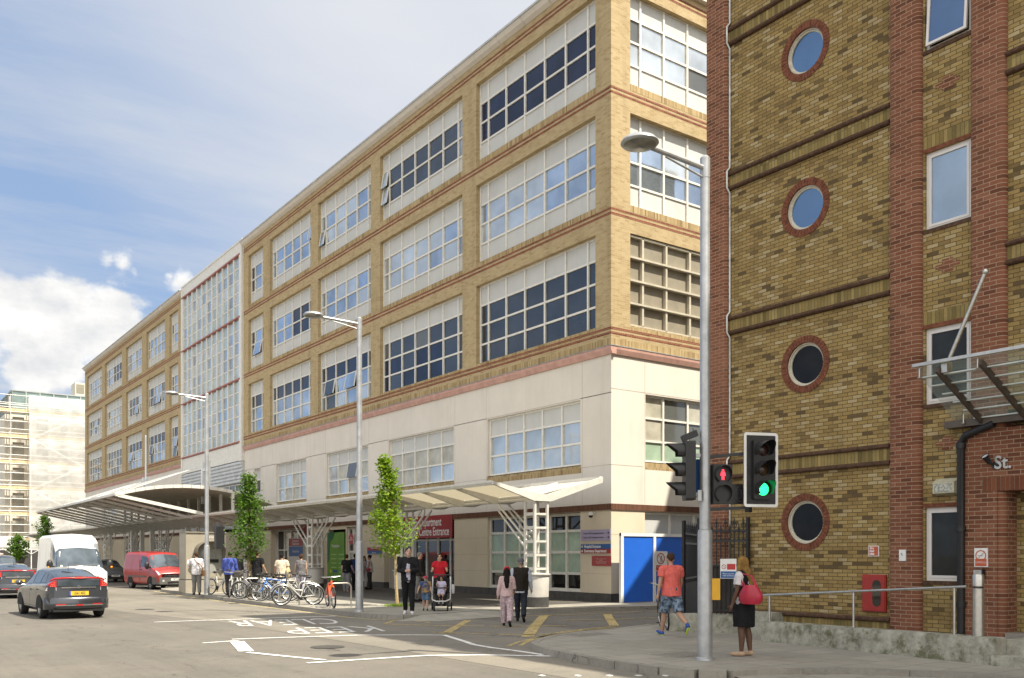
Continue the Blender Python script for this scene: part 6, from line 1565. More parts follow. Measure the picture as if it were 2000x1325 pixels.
sv_.location = (13.9, 67.0, 0); sv_.rotation_euler = (0,0,R(-90))
# ---------------------------------------------------------------- bicycles
def bikepaint(name, c, rough=.3): return pm(name, c, rough, .1, .06, 6, 0, 40, .6)
spoke_m = pm('spoke_steel', (.45,.45,.45), .3, .9, 0)
def bicycle(label, col, style, loc, yaw, lean=4, mud=False, basket=False, steer=0):
    """wheels on local x axis: rear hub at x=-.52, front hub at .52"""
    o = thing('bicycle', label, 'bicycle', (*loc, .12), 0, 'bicycles parked at the stands', world=False)
    o.rotation_euler = (R(lean), 0, R(yaw))
    r = .335 if style != 'mtb' else .34; tw = .017 if style == 'road' else .02 if style == 'city' else .027
    paint = col if not isinstance(col, tuple) else bikepaint('bike_paint', col)
    B = Vector((-.08,0,.28)); H0 = Vector((.33,0,.86)); H1 = Vector((.36,0,.72)); Sx = Vector((-.22,0,.78)); RH = Vector((-.52,0,r)); FH = Vector((.54,0,r))
    fr = MB(); tr_ = .02 if style != 'mtb' else .027
    fr.tube([H1, B], tr_*1.1, 8); fr.tube([B, Sx], tr_, 8); fr.tube([H0, H1], tr_*1.15, 8)
    if style == 'city': fr.tube([H1-Vector((.02,0,-.04)), Vector((.1,0,.52)), Vector((-.14,0,.5))], tr_, 8)
    else: fr.tube([H0-Vector((0,0,.04)), Sx-Vector((0,0,.03))], tr_, 8)
    for s_ in (-1, 1):
        fr.tube([B+Vector((0,s_*.03,0)), RH+Vector((0,s_*.06,0))], .011, 6); fr.tube([Sx+Vector((0,s_*.02,-.03)), RH+Vector((0,s_*.06,0))], .009, 6)
    fr.build('frame', paint, o, smooth=50)
    fk = MB()
    for s_ in (-1, 1): fk.tube([H1+Vector((.01,s_*.045,-.02)), Vector((.43,s_*.05,.5)), FH+Vector((0,s_*.05,0))], [.018,.015,.010] if style != 'mtb' else [.026,.024,.018], 7)
    fk.bar(H1+Vector((.01,-.05,-.02)), H1+Vector((.01,.05,-.02)), .04); fk.build('fork', paint, o, smooth=50)
    for hub, st in ((RH, 0), (FH, steer)):
        w_ = MB(); n = 28
        w_.tube([hub+Vector(((r-tw)*math.cos(2*math.pi*k/n), 0, (r-tw)*math.sin(2*math.pi*k/n))) for k in range(n)], tw, 7, closed=True)
        t = w_.build('wheel', M['rubber'], o, smooth=50)
        w_ = MB(); w_.tube([hub+Vector(((r-tw*2.3)*math.cos(2*math.pi*k/n), 0, (r-tw*2.3)*math.sin(2*math.pi*k/n))) for k in range(n)], .011, 5, closed=True)
        for k in range(16):
            a = 2*math.pi*k/16; w_.tube([hub+Vector((.02*math.cos(a+.9), .025*(-1)**k, .02*math.sin(a+.9))), hub+Vector(((r-tw*2.3)*math.cos(a), 0, (r-tw*2.3)*math.sin(a)))], .0022, 3, cap=False)
        w_.tube([hub-Vector((0,.05,0)), hub+Vector((0,.05,0))], .02, 8); w_.build('rim', spoke_m, t, smooth=50)
        if mud:
            w_ = MB(); a0, a1 = (30, 200) if hub is RH else (20, 170)
            w_.tube([hub+Vector(((r+.02)*math.cos(R(a0+(a1-a0)*k/12)), 0, (r+.02)*math.sin(R(a0+(a1-a0)*k/12)))) for k in range(13)], .016, 5); w_.build('mudguard', spoke_m, o, smooth=50)
    hb_ = MB(); st = H0+Vector((.03,0,.10))
    hb_.tube([H0, st], .014, 7)
    if style == 'road':
        hb_.tube([st+Vector((.09,-.21,-.14)), st+Vector((.15,-.21,-.08)), st+Vector((.12,-.2,.0)), st+Vector((.05,-.18,.01)), st+Vector((.05,.18,.01)), st+Vector((.12,.2,.0)), st+Vector((.15,.21,-.08)), st+Vector((.09,.21,-.14))], .013, 7)
    elif style == 'city': hb_.tube([st+Vector((-.18,-.27,.10)), st+Vector((-.02,-.24,.10)), st+Vector((.04,-.08,.04)), st+Vector((.04,.08,.04)), st+Vector((-.02,.24,.10)), st+Vector((-.18,.27,.10))], .013, 7)
    else: hb_.tube([st+Vector((-.05,-.31,.03)), st+Vector((.03,-.1,.02)), st+Vector((.03,.1,.02)), st+Vector((-.05,.31,.03))], .014, 7)
    hbo = hb_.build('handlebar', spoke_m if style != 'road' else M['black_plastic'], o, smooth=50)
    g_ = MB()
    for s_ in (-1, 1):
        if style == 'city': g_.tube([st+Vector((-.2,s_*.272,.10)), st+Vector((-.08,s_*.255,.10))], .018, 7)
        elif style == 'mtb': g_.tube([st+Vector((-.055,s_*.32,.03)), st+Vector((-.03,s_*.2,.028))], .019, 7)
    if g_.v: g_.build('grip', M['black_plastic'], hbo, smooth=50)
    sd_ = MB(); T = Vector((-.26,0,.93)); sd_.tube([Sx, T], .013, 7); sd_.limb([T+Vector((-.1,0,.03)), T+Vector((.02,0,.03)), T+Vector((.15,0,.025))], [.075,.05,.022], 10)
    for i, v in enumerate(sd_.v):
        if v[2] > .9: sd_.v[i] = (v[0], v[1], .955+(v[2]-.955)*.45)
    sd_.build('saddle', M['black_plastic'], o, smooth=50)
    ck = MB(); ck.lathe([(0,-.004),(.095,-.004),(.095,.004),(0,.004)], B-Vector((0,.05,0)), (0,1,0), 20); ck.tube([B+Vector((0,-.06,0)), B+Vector((.10,-.07,-.13))], .011, 6); ck.tube([B+Vector((0,.06,0)), B+Vector((-.10,.07,.13))], .011, 6)
    ck.bar(B+Vector((.06,-.13,-.13)), B+Vector((.14,-.13,-.13)), .07, .02); ck.bar(B+Vector((-.14,.13,.13)), B+Vector((-.06,.13,.13)), .07, .02)
    ck.tube([B+Vector((0,-.05,.095)), RH+Vector((0,-.05,.04))], .006, 4); ck.tube([B+Vector((0,-.05,-.095)), RH+Vector((0,-.05,-.04))], .006, 4); ck.build('crank', M['black_plastic'], o)
    if mud:
        rk = MB()
        for s_ in (-1, 1): rk.tube([RH+Vector((0,s_*.06,0)), Vector((-.60,s_*.06,.74)), Vector((-.25,s_*.05,.74))], .007, 5)
        for x in (-.6,-.5,-.4,-.3): rk.tube([(x,-.06,.74),(x,.06,.74)], .006, 4)
        rk.build('rear_rack', spoke_m, o)
    if basket:
        bk = MB(); bk.prism([(-.14,0),(.14,0),(.17,.22),(-.17,.22)], lambda a, b, d: (.46+d, a, .84+b), .22); bk.build('basket', pm('wire_basket', (.12,.11,.10), .6, .3, .3, 40), o)
    return o
silverp = bikepaint('silver_bike', (.50,.50,.47)); blkp = bikepaint('black_bike', (.02,.02,.022)); whitep = bikepaint('white_bike', (.6,.6,.57)); gryp = bikepaint('grey_bike', (.24,.24,.25))
bicycle('orange mountain bike seen end-on at the steel hoop nearest the camera', bikepaint('orange_bike', (.75,.10,.018)), 'mtb', (12.42, 27.2), -104, 3)
bicycle('silver step-through city bike with mudguards, second from the right', silverp, 'city', (12.05, 28.95), 168, -4, True)
bicycle('bright blue road bike leaning at the middle of the stands', bikepaint('blue_bike', (.02,.14,.50)), 'road', (12.45, 32.0), 152, 8)
bicycle('white racing bike tucked behind the blue road bike', whitep, 'road', (12.75, 33.0), 148, -6)
bicycle('black city bike with mudguards standing behind the silver one', blkp, 'city', (12.6, 30.4), 160, 5, True)
bicycle('grey bike with wire basket in the middle of the row', gryp, 'city', (12.35, 33.9), 140, -5, True, True)
bicycle('black mountain bike among the crowded stands', blkp, 'mtb', (12.75, 34.7), 138, 7)
bicycle('white city bike with swept handlebar seen almost end-on', whitep, 'city', (12.3, 35.2), -120, 5, True)
bicycle('silver bike with thick frame at the left end of the stands', silverp, 'mtb', (12.3, 36.3), -118, -4)
bicycle('white bike with pale mudguards locked to the lamp post by the kiosk', whitep, 'city', (12.55, 38.6), -70, -3, True)
bicycle('dark grey road bike squeezed between the white and black bikes', gryp, 'road', (12.55, 33.5), 20, 6)
bicycle('black city bike with front basket behind the left group of bikes', blkp, 'city', (12.9, 35.6), 145, 4, False, True)
bicycle('silver road bike with drop handlebar at the back of the group', silverp, 'road', (13.0, 32.4), -28, -5)
# ---------------------------------------------------------------- people
def bake(mb, name, mats, voxel, smooth_it=4, parent=None, tex=0.0):
    me = bpy.data.meshes.new('tmp'); me.from_pydata(mb.v, [], mb.f); me.update()
    bm = bmesh.new(); bm.from_mesh(me); bmesh.ops.recalc_face_normals(bm, faces=bm.faces); bm.to_mesh(me); bm.free()
    t = bpy.data.objects.new('tmp', me); COL.objects.link(t)
    r = t.modifiers.new('r', 'REMESH'); r.mode = 'VOXEL'; r.voxel_size = voxel
    s = t.modifiers.new('s', 'SMOOTH'); s.factor = .5; s.iterations = smooth_it
    dg = bpy.context.evaluated_depsgraph_get(); m2 = bpy.data.meshes.new_from_object(t.evaluated_get(dg))
    bpy.data.objects.remove(t); bpy.data.meshes.remove(me)
    if tex:
        from mathutils import noise as NZ
        sd0 = rnd.uniform(0, 50); vn = [v.normal.copy() for v in m2.vertices]
        for v, n_ in zip(m2.vertices, vn):
            c = v.co; w1 = NZ.noise(Vector((c.x*11+sd0, c.y*11, c.z*6+c.x*7))); w2 = NZ.noise(Vector((c.x*22, c.y*22+sd0, c.z*26)))
            v.co = c + n_*tex*(w1+.45*w2)
    m2.name = name; m2.materials.clear()
    for q in (mats if isinstance(mats, (list, tuple)) else [mats]): m2.materials.append(q)
    m2.polygons.foreach_set('use_smooth', [True]*len(m2.polygons))
    o = bpy.data.objects.new(name, m2); COL.objects.link(o)
    if parent is not None: o.parent = parent
    return o
def skin(c): return pm('skin', c, .55, 0, .08, 14, 0, 40, .4)
def cloth(name, c, var=.14): return pm(name, c, .85, 0, var, 9, .25, 45, .15)
SK_L, SK_M, SK_D, SK_B = skin((.52,.32,.23)), skin((.40,.24,.16)), skin((.20,.105,.06)), skin((.11,.055,.032))
def person(label, loc, yaw, H=1.74, sk=SK_L, legs=((5,5),(-5,5)), arms=((5,8,10,0),(5,8,10,0)), build=1.0, lean=0, head=(0,0), near=False,
           top=None, sleeve='short', bottom=None, blen='long', shoes=None, hair=None, hstyle='short', female=False, coat=None, dress=None, cap=None, eyes=False, wide=1.0, sit=False, hem=0.0, group=None, belly=0.0):
    """local +y is where the person faces; legs: (hip pitch, knee bend) left, right; arms: (pitch, abduction, elbow bend, inward turn) left, right. left = -x"""
    k = H/1.75; b = build*k; vx = .0068 if near else .0105
    V = Vector; hip_z = .93*k; ly = math.tan(R(lean))
    def sp(z): return V((0, ly*(z-hip_z), z)) if z > hip_z else V((0,0,z))
    # joints
    ankles, knees, hips, toes = [], [], [], []
    for s_, (hp, kb) in zip((-1, 1), legs):
        h = V((s_*.093*k*(1.05 if female else 1), 0, hip_z-.03*k)); a = R(hp); c = R(hp-kb)
        kn = h+V((s_*.005, math.sin(a), -math.cos(a)))*.43*k; an = kn+V((0, math.sin(c), -math.cos(c)))*.42*k
        f = V((0, math.cos(c), math.sin(c)*.8+.0)); 
        hips.append(h); knees.append(kn); ankles.append(an); toes.append(an+V((s_*.02*k,0,0))+f*.17*k+V((0,0,-.045*k)))
    drop = min(min(a.z for a in ankles)-.075*k, 0) if not sit else 0
    low = min(min(a.z-.08*k for a in ankles), min(t.z-.028*k for t in toes)) if not sit else 0
    sh = [V((s_*(.185 if not female else .165)*b, ly*(1.43*k-hip_z), 1.425*k)) for s_ in (-1, 1)]
    el, wr, hd, inn = [], [], [], []
    for s_, S0, (ap, ab, eb, tw) in zip((-1, 1), sh, arms):
        a, q = R(ap), R(ab); d = V((s_*math.sin(q), math.sin(a)*math.cos(q), -math.cos(a)*math.cos(q))); e = S0+d*.285*k
        a2 = R(ap+eb); d2 = V((s_*math.sin(q)*.6-s_*math.sin(R(tw)), math.sin(a2)*math.cos(R(tw)), -math.cos(a2)*math.cos(R(tw)))).normalized(); w_ = e+d2*.245*k
        el.append(e); wr.append(w_); hd.append(d2)
    hz = 1.635*k; hc = sp(hz)+V((math.sin(R(head[0]))*.01, .02*k+ly*0, 0)); hy, hp = R(head[0]), R(head[1])
    Rm = Matrix.Rotation(hy, 3, 'Z') @ Matrix.Rotation(-hp, 3, 'X')
    hw = lambda x, y, z: hc + Rm @ V((x*k, y*k, z*k))
    # body
    B = MB()
    B.limb([sp(.95*k), sp(1.05*k), sp(1.2*k), sp(1.34*k)], [.135*b, .122*b*(.92 if female else 1), .128*b, .115*b], 14)
    for s_ in (-1, 1):
        B.limb([sp(1.0*k)+V((s_*.06*b,0,0)), sp(1.18*k)+V((s_*.065*b,.01,0)), sp(1.33*k)+V((s_*.08*b,0,0))], [.095*b, .09*b, .095*b], 12)
    B.limb([sh[0]*.75+sp(1.44*k)*.25, sh[1]*.75+sp(1.44*k)*.25], [.062*b, .062*b], 10)
    B.limb([sp(1.38*k), sp(1.46*k), hw(0,-.015,-.07)], [.075*b, .055*k, .05*k], 10)
    B.ball(hw(0,-.005,.02), .095*k, 16, 12, (.80,1.0,1.12)); B.ball(hw(0,.02,-.045), .065*k, 12, 8, (.85,1.0,1.05)); B.ball(hw(0,.05,-.085), .03*k, 8, 6)
    B.limb([hw(0,.09,.005), hw(0,.108,-.022)], [.008*k, .013*k], 6)
    for s_ in (-1, 1): B.ball(hw(s_*.077,-.005,-.01), .026*k, 8, 6, (.4,.8,1.15))
    for i, s_ in enumerate((-1, 1)):
        B.limb([hips[i]+V((0,0,.03*k)), hips[i]*.55+knees[i]*.45, knees[i], knees[i]*.65+ankles[i]*.35+V((0,-.012*k,0)), ankles[i]], [.088*b, .074*b, .054*b, .054*b, .036*k], 12)
        B.limb([ankles[i]+V((0,-.02*k,-.03*k)), toes[i]*.5+ankles[i]*.5+V((0,0,-.028*k)), toes[i]], [.036*k, .036*k, .028*k], 10)
        B.limb([sh[i], el[i]*.45+sh[i]*.55, el[i], el[i]*.6+wr[i]*.4, wr[i]], [.054*b, .047*b, .037*b, .036*b, .025*k], 10)
        d = hd[i]; sd = V((0,1,0)) if abs(d.z) > .5 else V((0,0,1)); sd = (sd-d*sd.dot(d)).normalized(); pn = d.cross(sd)*(-s_)
        p0 = wr[i]; B.limb([p0, p0+d*.045*k, p0+d*.085*k], [.024*k, .031*k, .030*k], 8)
        curl = pn*(1 if True else 0)
        for j, ln in enumerate((.062, .072, .068, .054)):
            q0 = p0+d*.085*k+sd*(.024-.016*j)*k; q1 = q0+d*ln*.5*k+curl*.006*k; q2 = q1+(d*.8+curl*.6)*ln*.5*k; B.limb([q0, q1, q2], [.0095*k, .0088*k, .0075*k], 6)
        q0 = p0+d*.035*k+sd*.026*k; B.limb([q0, q0+(d*.6+sd*.8)*.03*k, q0+(d*.95+sd*.75)*.055*k], [.012*k, .011*k, .009*k], 6)
    o = bake(B, 'person', sk, vx); tag(o, label, 'person', group)
    off = .013*k
    def garment(name, mb, mat, v=None): return bake(mb, name, mat, v or max(vx, .009), 4, o, .011*k if name not in ('shoe','cap','cap_badge') else 0)
    if bottom:
        T = MB(); T.limb([sp(.97*k), sp(1.03*k)], [.14*b+off, .135*b+off], 14)
        for s_ in (-1, 1): T.limb([sp(.94*k)+V((s_*.06*b,-.015,0)), sp(1.02*k)+V((s_*.06*b,0,0))], [.10*b+off, .095*b+off], 12)
        for i in range(2):
            h, kn, an = hips[i], knees[i], ankles[i]
            if blen == 'long': P = [h+V((0,0,.02)), h*.55+kn*.45, kn, kn*.5+an*.5, an+V((0,0,.015*k))]; Q = [.095*b+off, (.08*b+off)*wide, (.062*b+off)*wide, (.056*b+off)*wide, (.046*b+off)*wide]
            else: P = [h+V((0,0,.02)), h*.5+kn*.5, h*.08+kn*.92]; Q = [.098*b+off, (.088*b+off)*wide, (.076*b+off)*wide]
            T.limb(P[::-1], Q[::-1], 12, True)
        garment('shorts' if blen != 'long' else 'trousers', T, bottom)
    def torso(mb, ex, z0, arms_, ext=0.0):
        mb.limb([sp(z0), sp(1.06*k), sp(1.2*k), sp(1.35*k)], [.143*b+ex+ext, .132*b+ex+belly, .137*b+ex, .12*b+ex], 14, True)
        for s_ in (-1, 1): mb.limb([sp(z0+.02)+V((s_*.065*b,0,0)), sp(1.18*k)+V((s_*.07*b,.012+belly*.3,0)), sp(1.34*k)+V((s_*.085*b,0,0))], [.102*b+ex+ext, .097*b+ex, .10*b+ex], 12, True)
        if female: 
            for s_ in (-1, 1): mb.limb([sp(1.24*k)+V((s_*.07*b,.075*b,0)), sp(1.28*k)+V((s_*.065*b,.06*b,0))], [.062*b, .055*b], 10)
        mb.limb([sh[0]*.8+sp(1.44*k)*.2, sh[1]*.8+sp(1.44*k)*.2], [.066*b+ex, .066*b+ex], 10)
        mb.limb([sp(1.40*k), sp(1.46*k)], [.085*b, .062*k+ex*.5], 10)
        for i in range(2):
            if arms_ == 'short': mb.limb([sh[i]*.40+el[i]*.60, sh[i]], [.056*b+ex*1.4, .062*b+ex], 10, True)
            elif arms_ == 'long': mb.limb([sh[i], sh[i]*.5+el[i]*.5, el[i], el[i]*.5+wr[i]*.5, wr[i]*.97+el[i]*.03], [.062*b+ex, .053*b+ex, .046*b+ex, .042*b+ex, .034*k+ex], 10)
    if top: T = MB(); torso(T, off*1.15, (.885-hem)*k, 'none' if coat and coat[1] else sleeve, .022*k if not (dress or coat) else 0); garment('top', T, top)
    if coat:
        T = MB(); torso(T, off*2.3, .86*k, 'long' if coat[1] else 'none', .008*k); 
        c = garment('jacket' if coat[1] else 'waistcoat', T, coat[0])
        if coat[2]:      # open front: shirt shows in a strip
            T = MB(); T.limb([sp(.90*k)+V((0,.10*b,0)), sp(1.1*k)+V((0,.115*b,0)), sp(1.3*k)+V((0,.10*b,0)), sp(1.42*k)+V((0,.055*b,0))], [.075*b,.07*b,.065*b,.04*b], 10); garment('shirt_front', T, coat[2])
    if dress:
        T = MB(); torso(T, off*1.5, .95*k, 'none'); T.tube([V((0,0,.50*k)), V((0,0,.62*k)), sp(.85*k), sp(1.0*k), sp(1.1*k)], [.165*b, .172*b, .175*b, .15*b, .12*b], 16)
        for s_ in (-1, 1): T.limb([V((s_*.07*b,0,.50*k)), V((s_*.05*b,0,.9*k))], [.13*b,.14*b], 12, True)
        garment('dress', T, dress)
    if shoes:
        sm, sole = shoes
        for i, s_ in enumerate((-1, 1)):
            T = MB(); a, t = ankles[i], toes[i]; T.limb([a+V((0,-.03*k,-.035*k)), a*.5+t*.5+V((0,0,-.02*k)), t], [.043*k,.043*k,.036*k], 10); T.limb([a+V((0,0,-.0)), a+V((0,.0,-.03*k))], [.042*k,.044*k], 8)
            so_ = garment('shoe', T, sm, .008)
            if sole: T = MB(); n_ = (t-a); n_.z *= .9; T.limb([a+V((0,-.035*k,-.07*k)), t+V((0,0,-.027*k))], [.030*k,.027*k], 8); bake(T, 'sole', sole, .008, 2, so_)
    if hair:
        T = MB(); T.ball(hw(0,-.018,.035), .103*k, 16, 12, (.83,1.0,1.06)); 
        if hstyle == 'short': pass
        elif hstyle == 'crop': T = MB(); T.ball(hw(0,-.014,.035), .0985*k, 16, 12, (.82,1.0,1.08))
        elif hstyle == 'bun': T.ball(hw(0,-.09,.10), .045*k, 10, 8)
        elif hstyle == 'long':
            T.limb([hw(0,-.06,.05), hw(0,-.075,-.08), sp(1.36*k)+V((0,-.10*b,0)), sp(1.18*k)+V((0,-.125*b,0))], [.085*k,.085*k,.085*k,.06*k], 12)
            for s_ in (-1, 1): T.limb([hw(s_*.06,.0,.03), hw(s_*.078,.0,-.09), sp(1.38*k)+V((s_*.10*k,.05*k,0)), sp(1.22*k)+V((s_*.10*k,.085*k,0))], [.045*k,.045*k,.05*k,.03*k], 10)
        elif hstyle == 'tail': T.limb([hw(0,-.08,.03), hw(0,-.10,-.1), sp(1.33*k)+V((0,-.12*b,0)), sp(1.2*k)+V((0,-.13*b,0))], [.06*k,.055*k,.055*k,.03*k], 10)
        g_ = MB()
        garment('hair', T, hair, .008)
    if cap:
        T = MB(); T.lathe([(.0,.115),(.05,.108),(.088,.075),(.102,.03),(.104,.0),(.0,.0)], (0,0,0), (0,0,1), 16)
        T.limb([V((0,.085,.008)), V((0,.15,-.002))], [.055,.05], 10)
        for i, v in enumerate(T.v):
            x, y, z = v
            if y > .105: z = .004+(z-.004)*.12
            T.v[i] = tuple(hw(x*.95, y*1.08-.012, z+.045))
        garment('cap', T, cap[0], .008)
        if len(cap) > 1: T = MB(); T.ball(hw(0,.075,.085), .04*k, 10, 8, (1.2,.7,.75)); garment('cap_badge', T, cap[1], .008)
    if eyes:
        T = MB()
        for s_ in (-1, 1): T.ball(hw(s_*.031,.083,.012), .011*k, 8, 6, (1.3,.6,.7))
        T.build('eye', pm('eye_dark', (.03,.02,.015), .3, 0, 0), o, smooth=60)
        T = MB()
        for s_ in (-1, 1): T.limb([hw(s_*.016,.091,.030), hw(s_*.046,.080,.032)], [.004*k,.003*k], 5)
        if hair: T.build('eyebrow', hair, o, smooth=60)
        T = MB(); T.limb([hw(-.022,.088,-.052), hw(0,.095,-.053), hw(.022,.088,-.052)], [.004*k,.006*k,.004*k], 6); T.build('mouth', pm('lip', (.30,.12,.10), .5, 0, 0), o, smooth=60)
    o.location = (loc[0], loc[1], loc[2]-low); o.rotation_euler = (0,0,yaw)
    inf = dict(o=o, wr=wr, el=el, sh=sh, hd=hd, k=k, sp=sp, low=low, hw=hw)
    Mw = Matrix.Translation(o.location) @ Matrix.Rotation(yaw, 4, 'Z'); inf['M'] = Mw; return inf
def yw_(rx, dx): d = RX*rx + DX*dx; return math.atan2(-d.x, d.y)         # facing given in camera right / away components
AWAY, LEFT, RIGHT, TOCAM = yw_(0,1), yw_(-1,0), yw_(1,0), yw_(0,-1)
def gp(px, py, z=.12): return (*G(px, py, z), z)
def held(name, label, cat, mb, mat, inf, smooth=50, voxel=None):
    """a separate thing modelled in the holder's local frame"""
    m2 = MB(); m2.merge(mb, inf['M'])
    o = m2.build(name, mat, None, smooth=smooth); tag(o, label, cat); return o
h_blk, h_brn, h_fair, h_grey = cloth('black_hair', (.012,.010,.009)), cloth('brown_hair', (.05,.028,.015)), cloth('fair_hair', (.26,.15,.045), .35), cloth('grey_hair', (.2,.19,.18))
black_c, white_c = cloth('black_cloth', (.014,.014,.016)), cloth('white_cloth', (.60,.58,.60))
jeans, denim_l = cloth('blue_jeans', (.045,.08,.17), .3), cloth('pale_denim', (.10,.16,.26), .4)
grey_c = cloth('grey_cloth', (.17,.165,.16)); dkgrey_c = cloth('dark_grey_cloth', (.045,.043,.042)); sho_b = (cloth('black_shoe', (.015,.014,.014)), None)
def patterned(name, c0, c1, sc, kind='voronoi'):
    m, nt_, b_ = newmat(name); p = objco(nt_)
    if kind == 'stripes':
        t = nd(nt_, 'ShaderNodeTexWave', wave_type='BANDS', bands_direction='X'); t.inputs['Scale'].default_value = sc; t.inputs['Distortion'].default_value = 1.0; nt_.links.new(p, t.inputs[0]); f = t.outputs['Fac']
    elif kind == 'hoops':
        t = nd(nt_, 'ShaderNodeTexWave', wave_type='BANDS', bands_direction='Z'); t.inputs['Scale'].default_value = sc; nt_.links.new(p, t.inputs[0]); f = t.outputs['Fac']
    else: f = noise(nt_, sc, 3, .7, p)
    nt_.links.new(ramp(nt_, f, [(.42, c0), (.58, c1)]), b_.inputs['Base Color']); b_.inputs['Roughness'].default_value = .85; return m
# 1 woman waiting with the red bag
I = person('woman with long fair hair in black pinafore dress and sandals, red bag on shoulder', gp(1453, 1282), yw_(-.75,.55), 1.60, SK_B, ((2,3),(-3,4)), ((4,9,14,0),(8,10,12,0)), 1.14, 2, (-12,0), True, top=white_c, sleeve='short', dress=black_c, hair=h_fair, hstyle='long', female=True, shoes=(pm('tan_sandal', (.40,.27,.17), .6, 0, .1, 20), None))
bagm = pm('red_leather', (.40,.018,.045), .4, 0, .12, 6, .1, 30)
m_ = MB(); k = I['k']; c = Vector((-.235*k, -.20, 1.10*k))
n = 14; prof = [(0,-.16),(.09,-.16),(.115,-.10),(.115,.0),(.10,.10),(.085,.15),(0,.15)]
m_.lathe(prof, (0,0,0), (0,0,1), n); m_.v = [(c.x+v[0]*.85-.02*v[2], c.y+v[1]*1.75*(1.0 if v[2] < 0 else 1-.3*v[2]/.15), c.z+v[2]) for v in m_.v]
hb2 = held('handbag', 'bright red leather tote bag hanging from the shoulder of the woman in black', 'handbag', m_, bagm, I)
for s_ in (-.07, .07):
    m_ = MB(); P = [c+Vector((s_*.5, .11, .13)), c+Vector((.03+s_*.3, .17, .25)), Vector((-.185*k, .03+s_*.5, 1.475*k)), c+Vector((.04+s_*.3, -.0, .30)), c+Vector((s_*.5, -.10, .13))]
    m_.tube(P, .011, 6); m2 = MB(); m2.merge(m_, I['M']); 
    st = m2.build('strap', bagm, None, smooth=50); mw = st.location.copy(); st.parent = hb2; st.location = mw-hb2.location
# 2 man in coral T-shirt
person('man in coral pink T-shirt and patterned denim shorts walking away in blue trainers', gp(1312, 1243), yw_(-.28,.95), 1.72, SK_M, ((22,6),(-20,42)), ((-8,14,14,0),(10,10,22,0)), 1.1, 3, (-14,0), True, top=cloth('coral_cloth', (.62,.13,.11), .08), bottom=patterned('printed_denim', (.02,.035,.07), (.20,.27,.36), 11), blen='short', wide=1.12, hair=h_brn, hstyle='crop', shoes=(pm('blue_trainer', (.02,.07,.30), .6, 0, .2, 20), pm('lime_sole', (.50,.62,.04), .6, 0, 0)), hem=.03)
# 3 girl in red cap, 4 older man in waistcoat
I = person('girl in red cap and pale pink top walking away beside the man in black', (*G(990,1224), .0), yw_(.05,1), 1.46, SK_M, ((14,4),(-12,22)), ((-6,14,16,0),(2,12,70,10)), 1.0, 2, (0,0), True, top=cloth('pale_pink_cloth', (.50,.36,.36)), sleeve='long', bottom=patterned('pink_print', (.32,.22,.25), (.50,.40,.42), 26), wide=1.35, hair=h_blk, hstyle='long', female=True, cap=(cloth('red_cap', (.42,.02,.03)),), shoes=sho_b)
m_ = MB(); m_.ball(Vector(I['wr'][1])+Vector((-.05,.03,-.05)), .085, 12, 9, (.8,1.1,1.0)); held('purse', 'yellow ochre pouch tucked under the arm of the girl in the red cap', 'bag', m_, cloth('ochre_cloth', (.42,.22,.02)), I)
person('man in black waistcoat, white shirt sleeves and grey cap walking away', (*G(1017,1215), .0), yw_(.06,1), 1.68, SK_M, ((16,4),(-14,26)), ((6,10,20,0),(4,11,16,0)), 1.12, 2, (0,0), True, top=cloth('pale_blue_shirt', (.42,.46,.52)), sleeve='long', bottom=cloth('dark_jeans', (.022,.026,.036), .3), coat=(cloth('black_waistcoat', (.02,.017,.014)), False, None), hair=h_grey, hstyle='crop', cap=(cloth('grey_cap', (.10,.10,.11)),), shoes=sho_b, hem=.08)
# 5 man in black jacket, 6 man behind him
person('man in open black jacket and white trainers walking towards the camera', gp(798, 1201, .1), yw_(.06,-1), 1.84, SK_L, ((6,3),(-6,12)), ((12,12,78,48),(6,12,82,46)), 1.02, 1, (8,-16), True, top=cloth('lilac_tee', (.46,.44,.54)), bottom=black_c, blen='long', coat=(cloth('black_jacket', (.016,.016,.019)), True, cloth('lilac_tee', (.46,.44,.54))), hair=h_blk, hstyle='short', eyes=True, shoes=(white_c, pm('white_sole', (.62,.6,.55), .6, 0, 0)))
person('older man in dark jacket and grey trousers standing behind the man in the black jacket', gp(817, 1176), yw_(.9,.2), 1.72, SK_L, ((6,4),(-6,8)), ((4,8,20,0),(4,8,20,0)), 1.08, 3, (10,0), False, top=cloth('dark_brown_jacket', (.03,.025,.022)), sleeve='long', bottom=grey_c, hair=h_grey, hstyle='crop', shoes=sho_b)
# 7 toddler, 8 mother, 9 child in the pushchair
person('toddler in blue and yellow T-shirt, denim shorts and red and white cap', gp(831, 1193), yw_(.08,-1), 1.0, SK_L, ((8,6),(-6,10)), ((4,14,16,0),(14,26,18,0)), 1.16, 0, (0,-4), True, top=patterned('toddler_print', (.03,.06,.15), (.32,.20,.06), 6), bottom=denim_l, blen='short', wide=.95, hair=h_brn, hstyle='crop', eyes=True, cap=(cloth('magenta_cap', (.42,.03,.09)), white_c), shoes=(cloth('navy_shoe', (.02,.025,.05)), None))
person('woman in red printed T-shirt pushing the pushchair', gp(859, 1180), yw_(.03,-1), 1.66, SK_L, ((8,4),(-10,14)), ((24,16,62,8),(24,16,62,8)), 1.12, 4, (0,-14), True, top=cloth('red_tee', (.50,.022,.035)), bottom=black_c, hair=h_blk, hstyle='bun', female=True, eyes=True, shoes=sho_b)
pc_ = gp(862, 1193); py_ = yw_(.03,-1)
pr_ = thing('pushchair', 'black and white pushchair with a child seated in it', 'pushchair', pc_, py_, world=False)
wt = pm('white_tube', (.62,.62,.60), .35, 0, .05, 6)
m_ = MB()
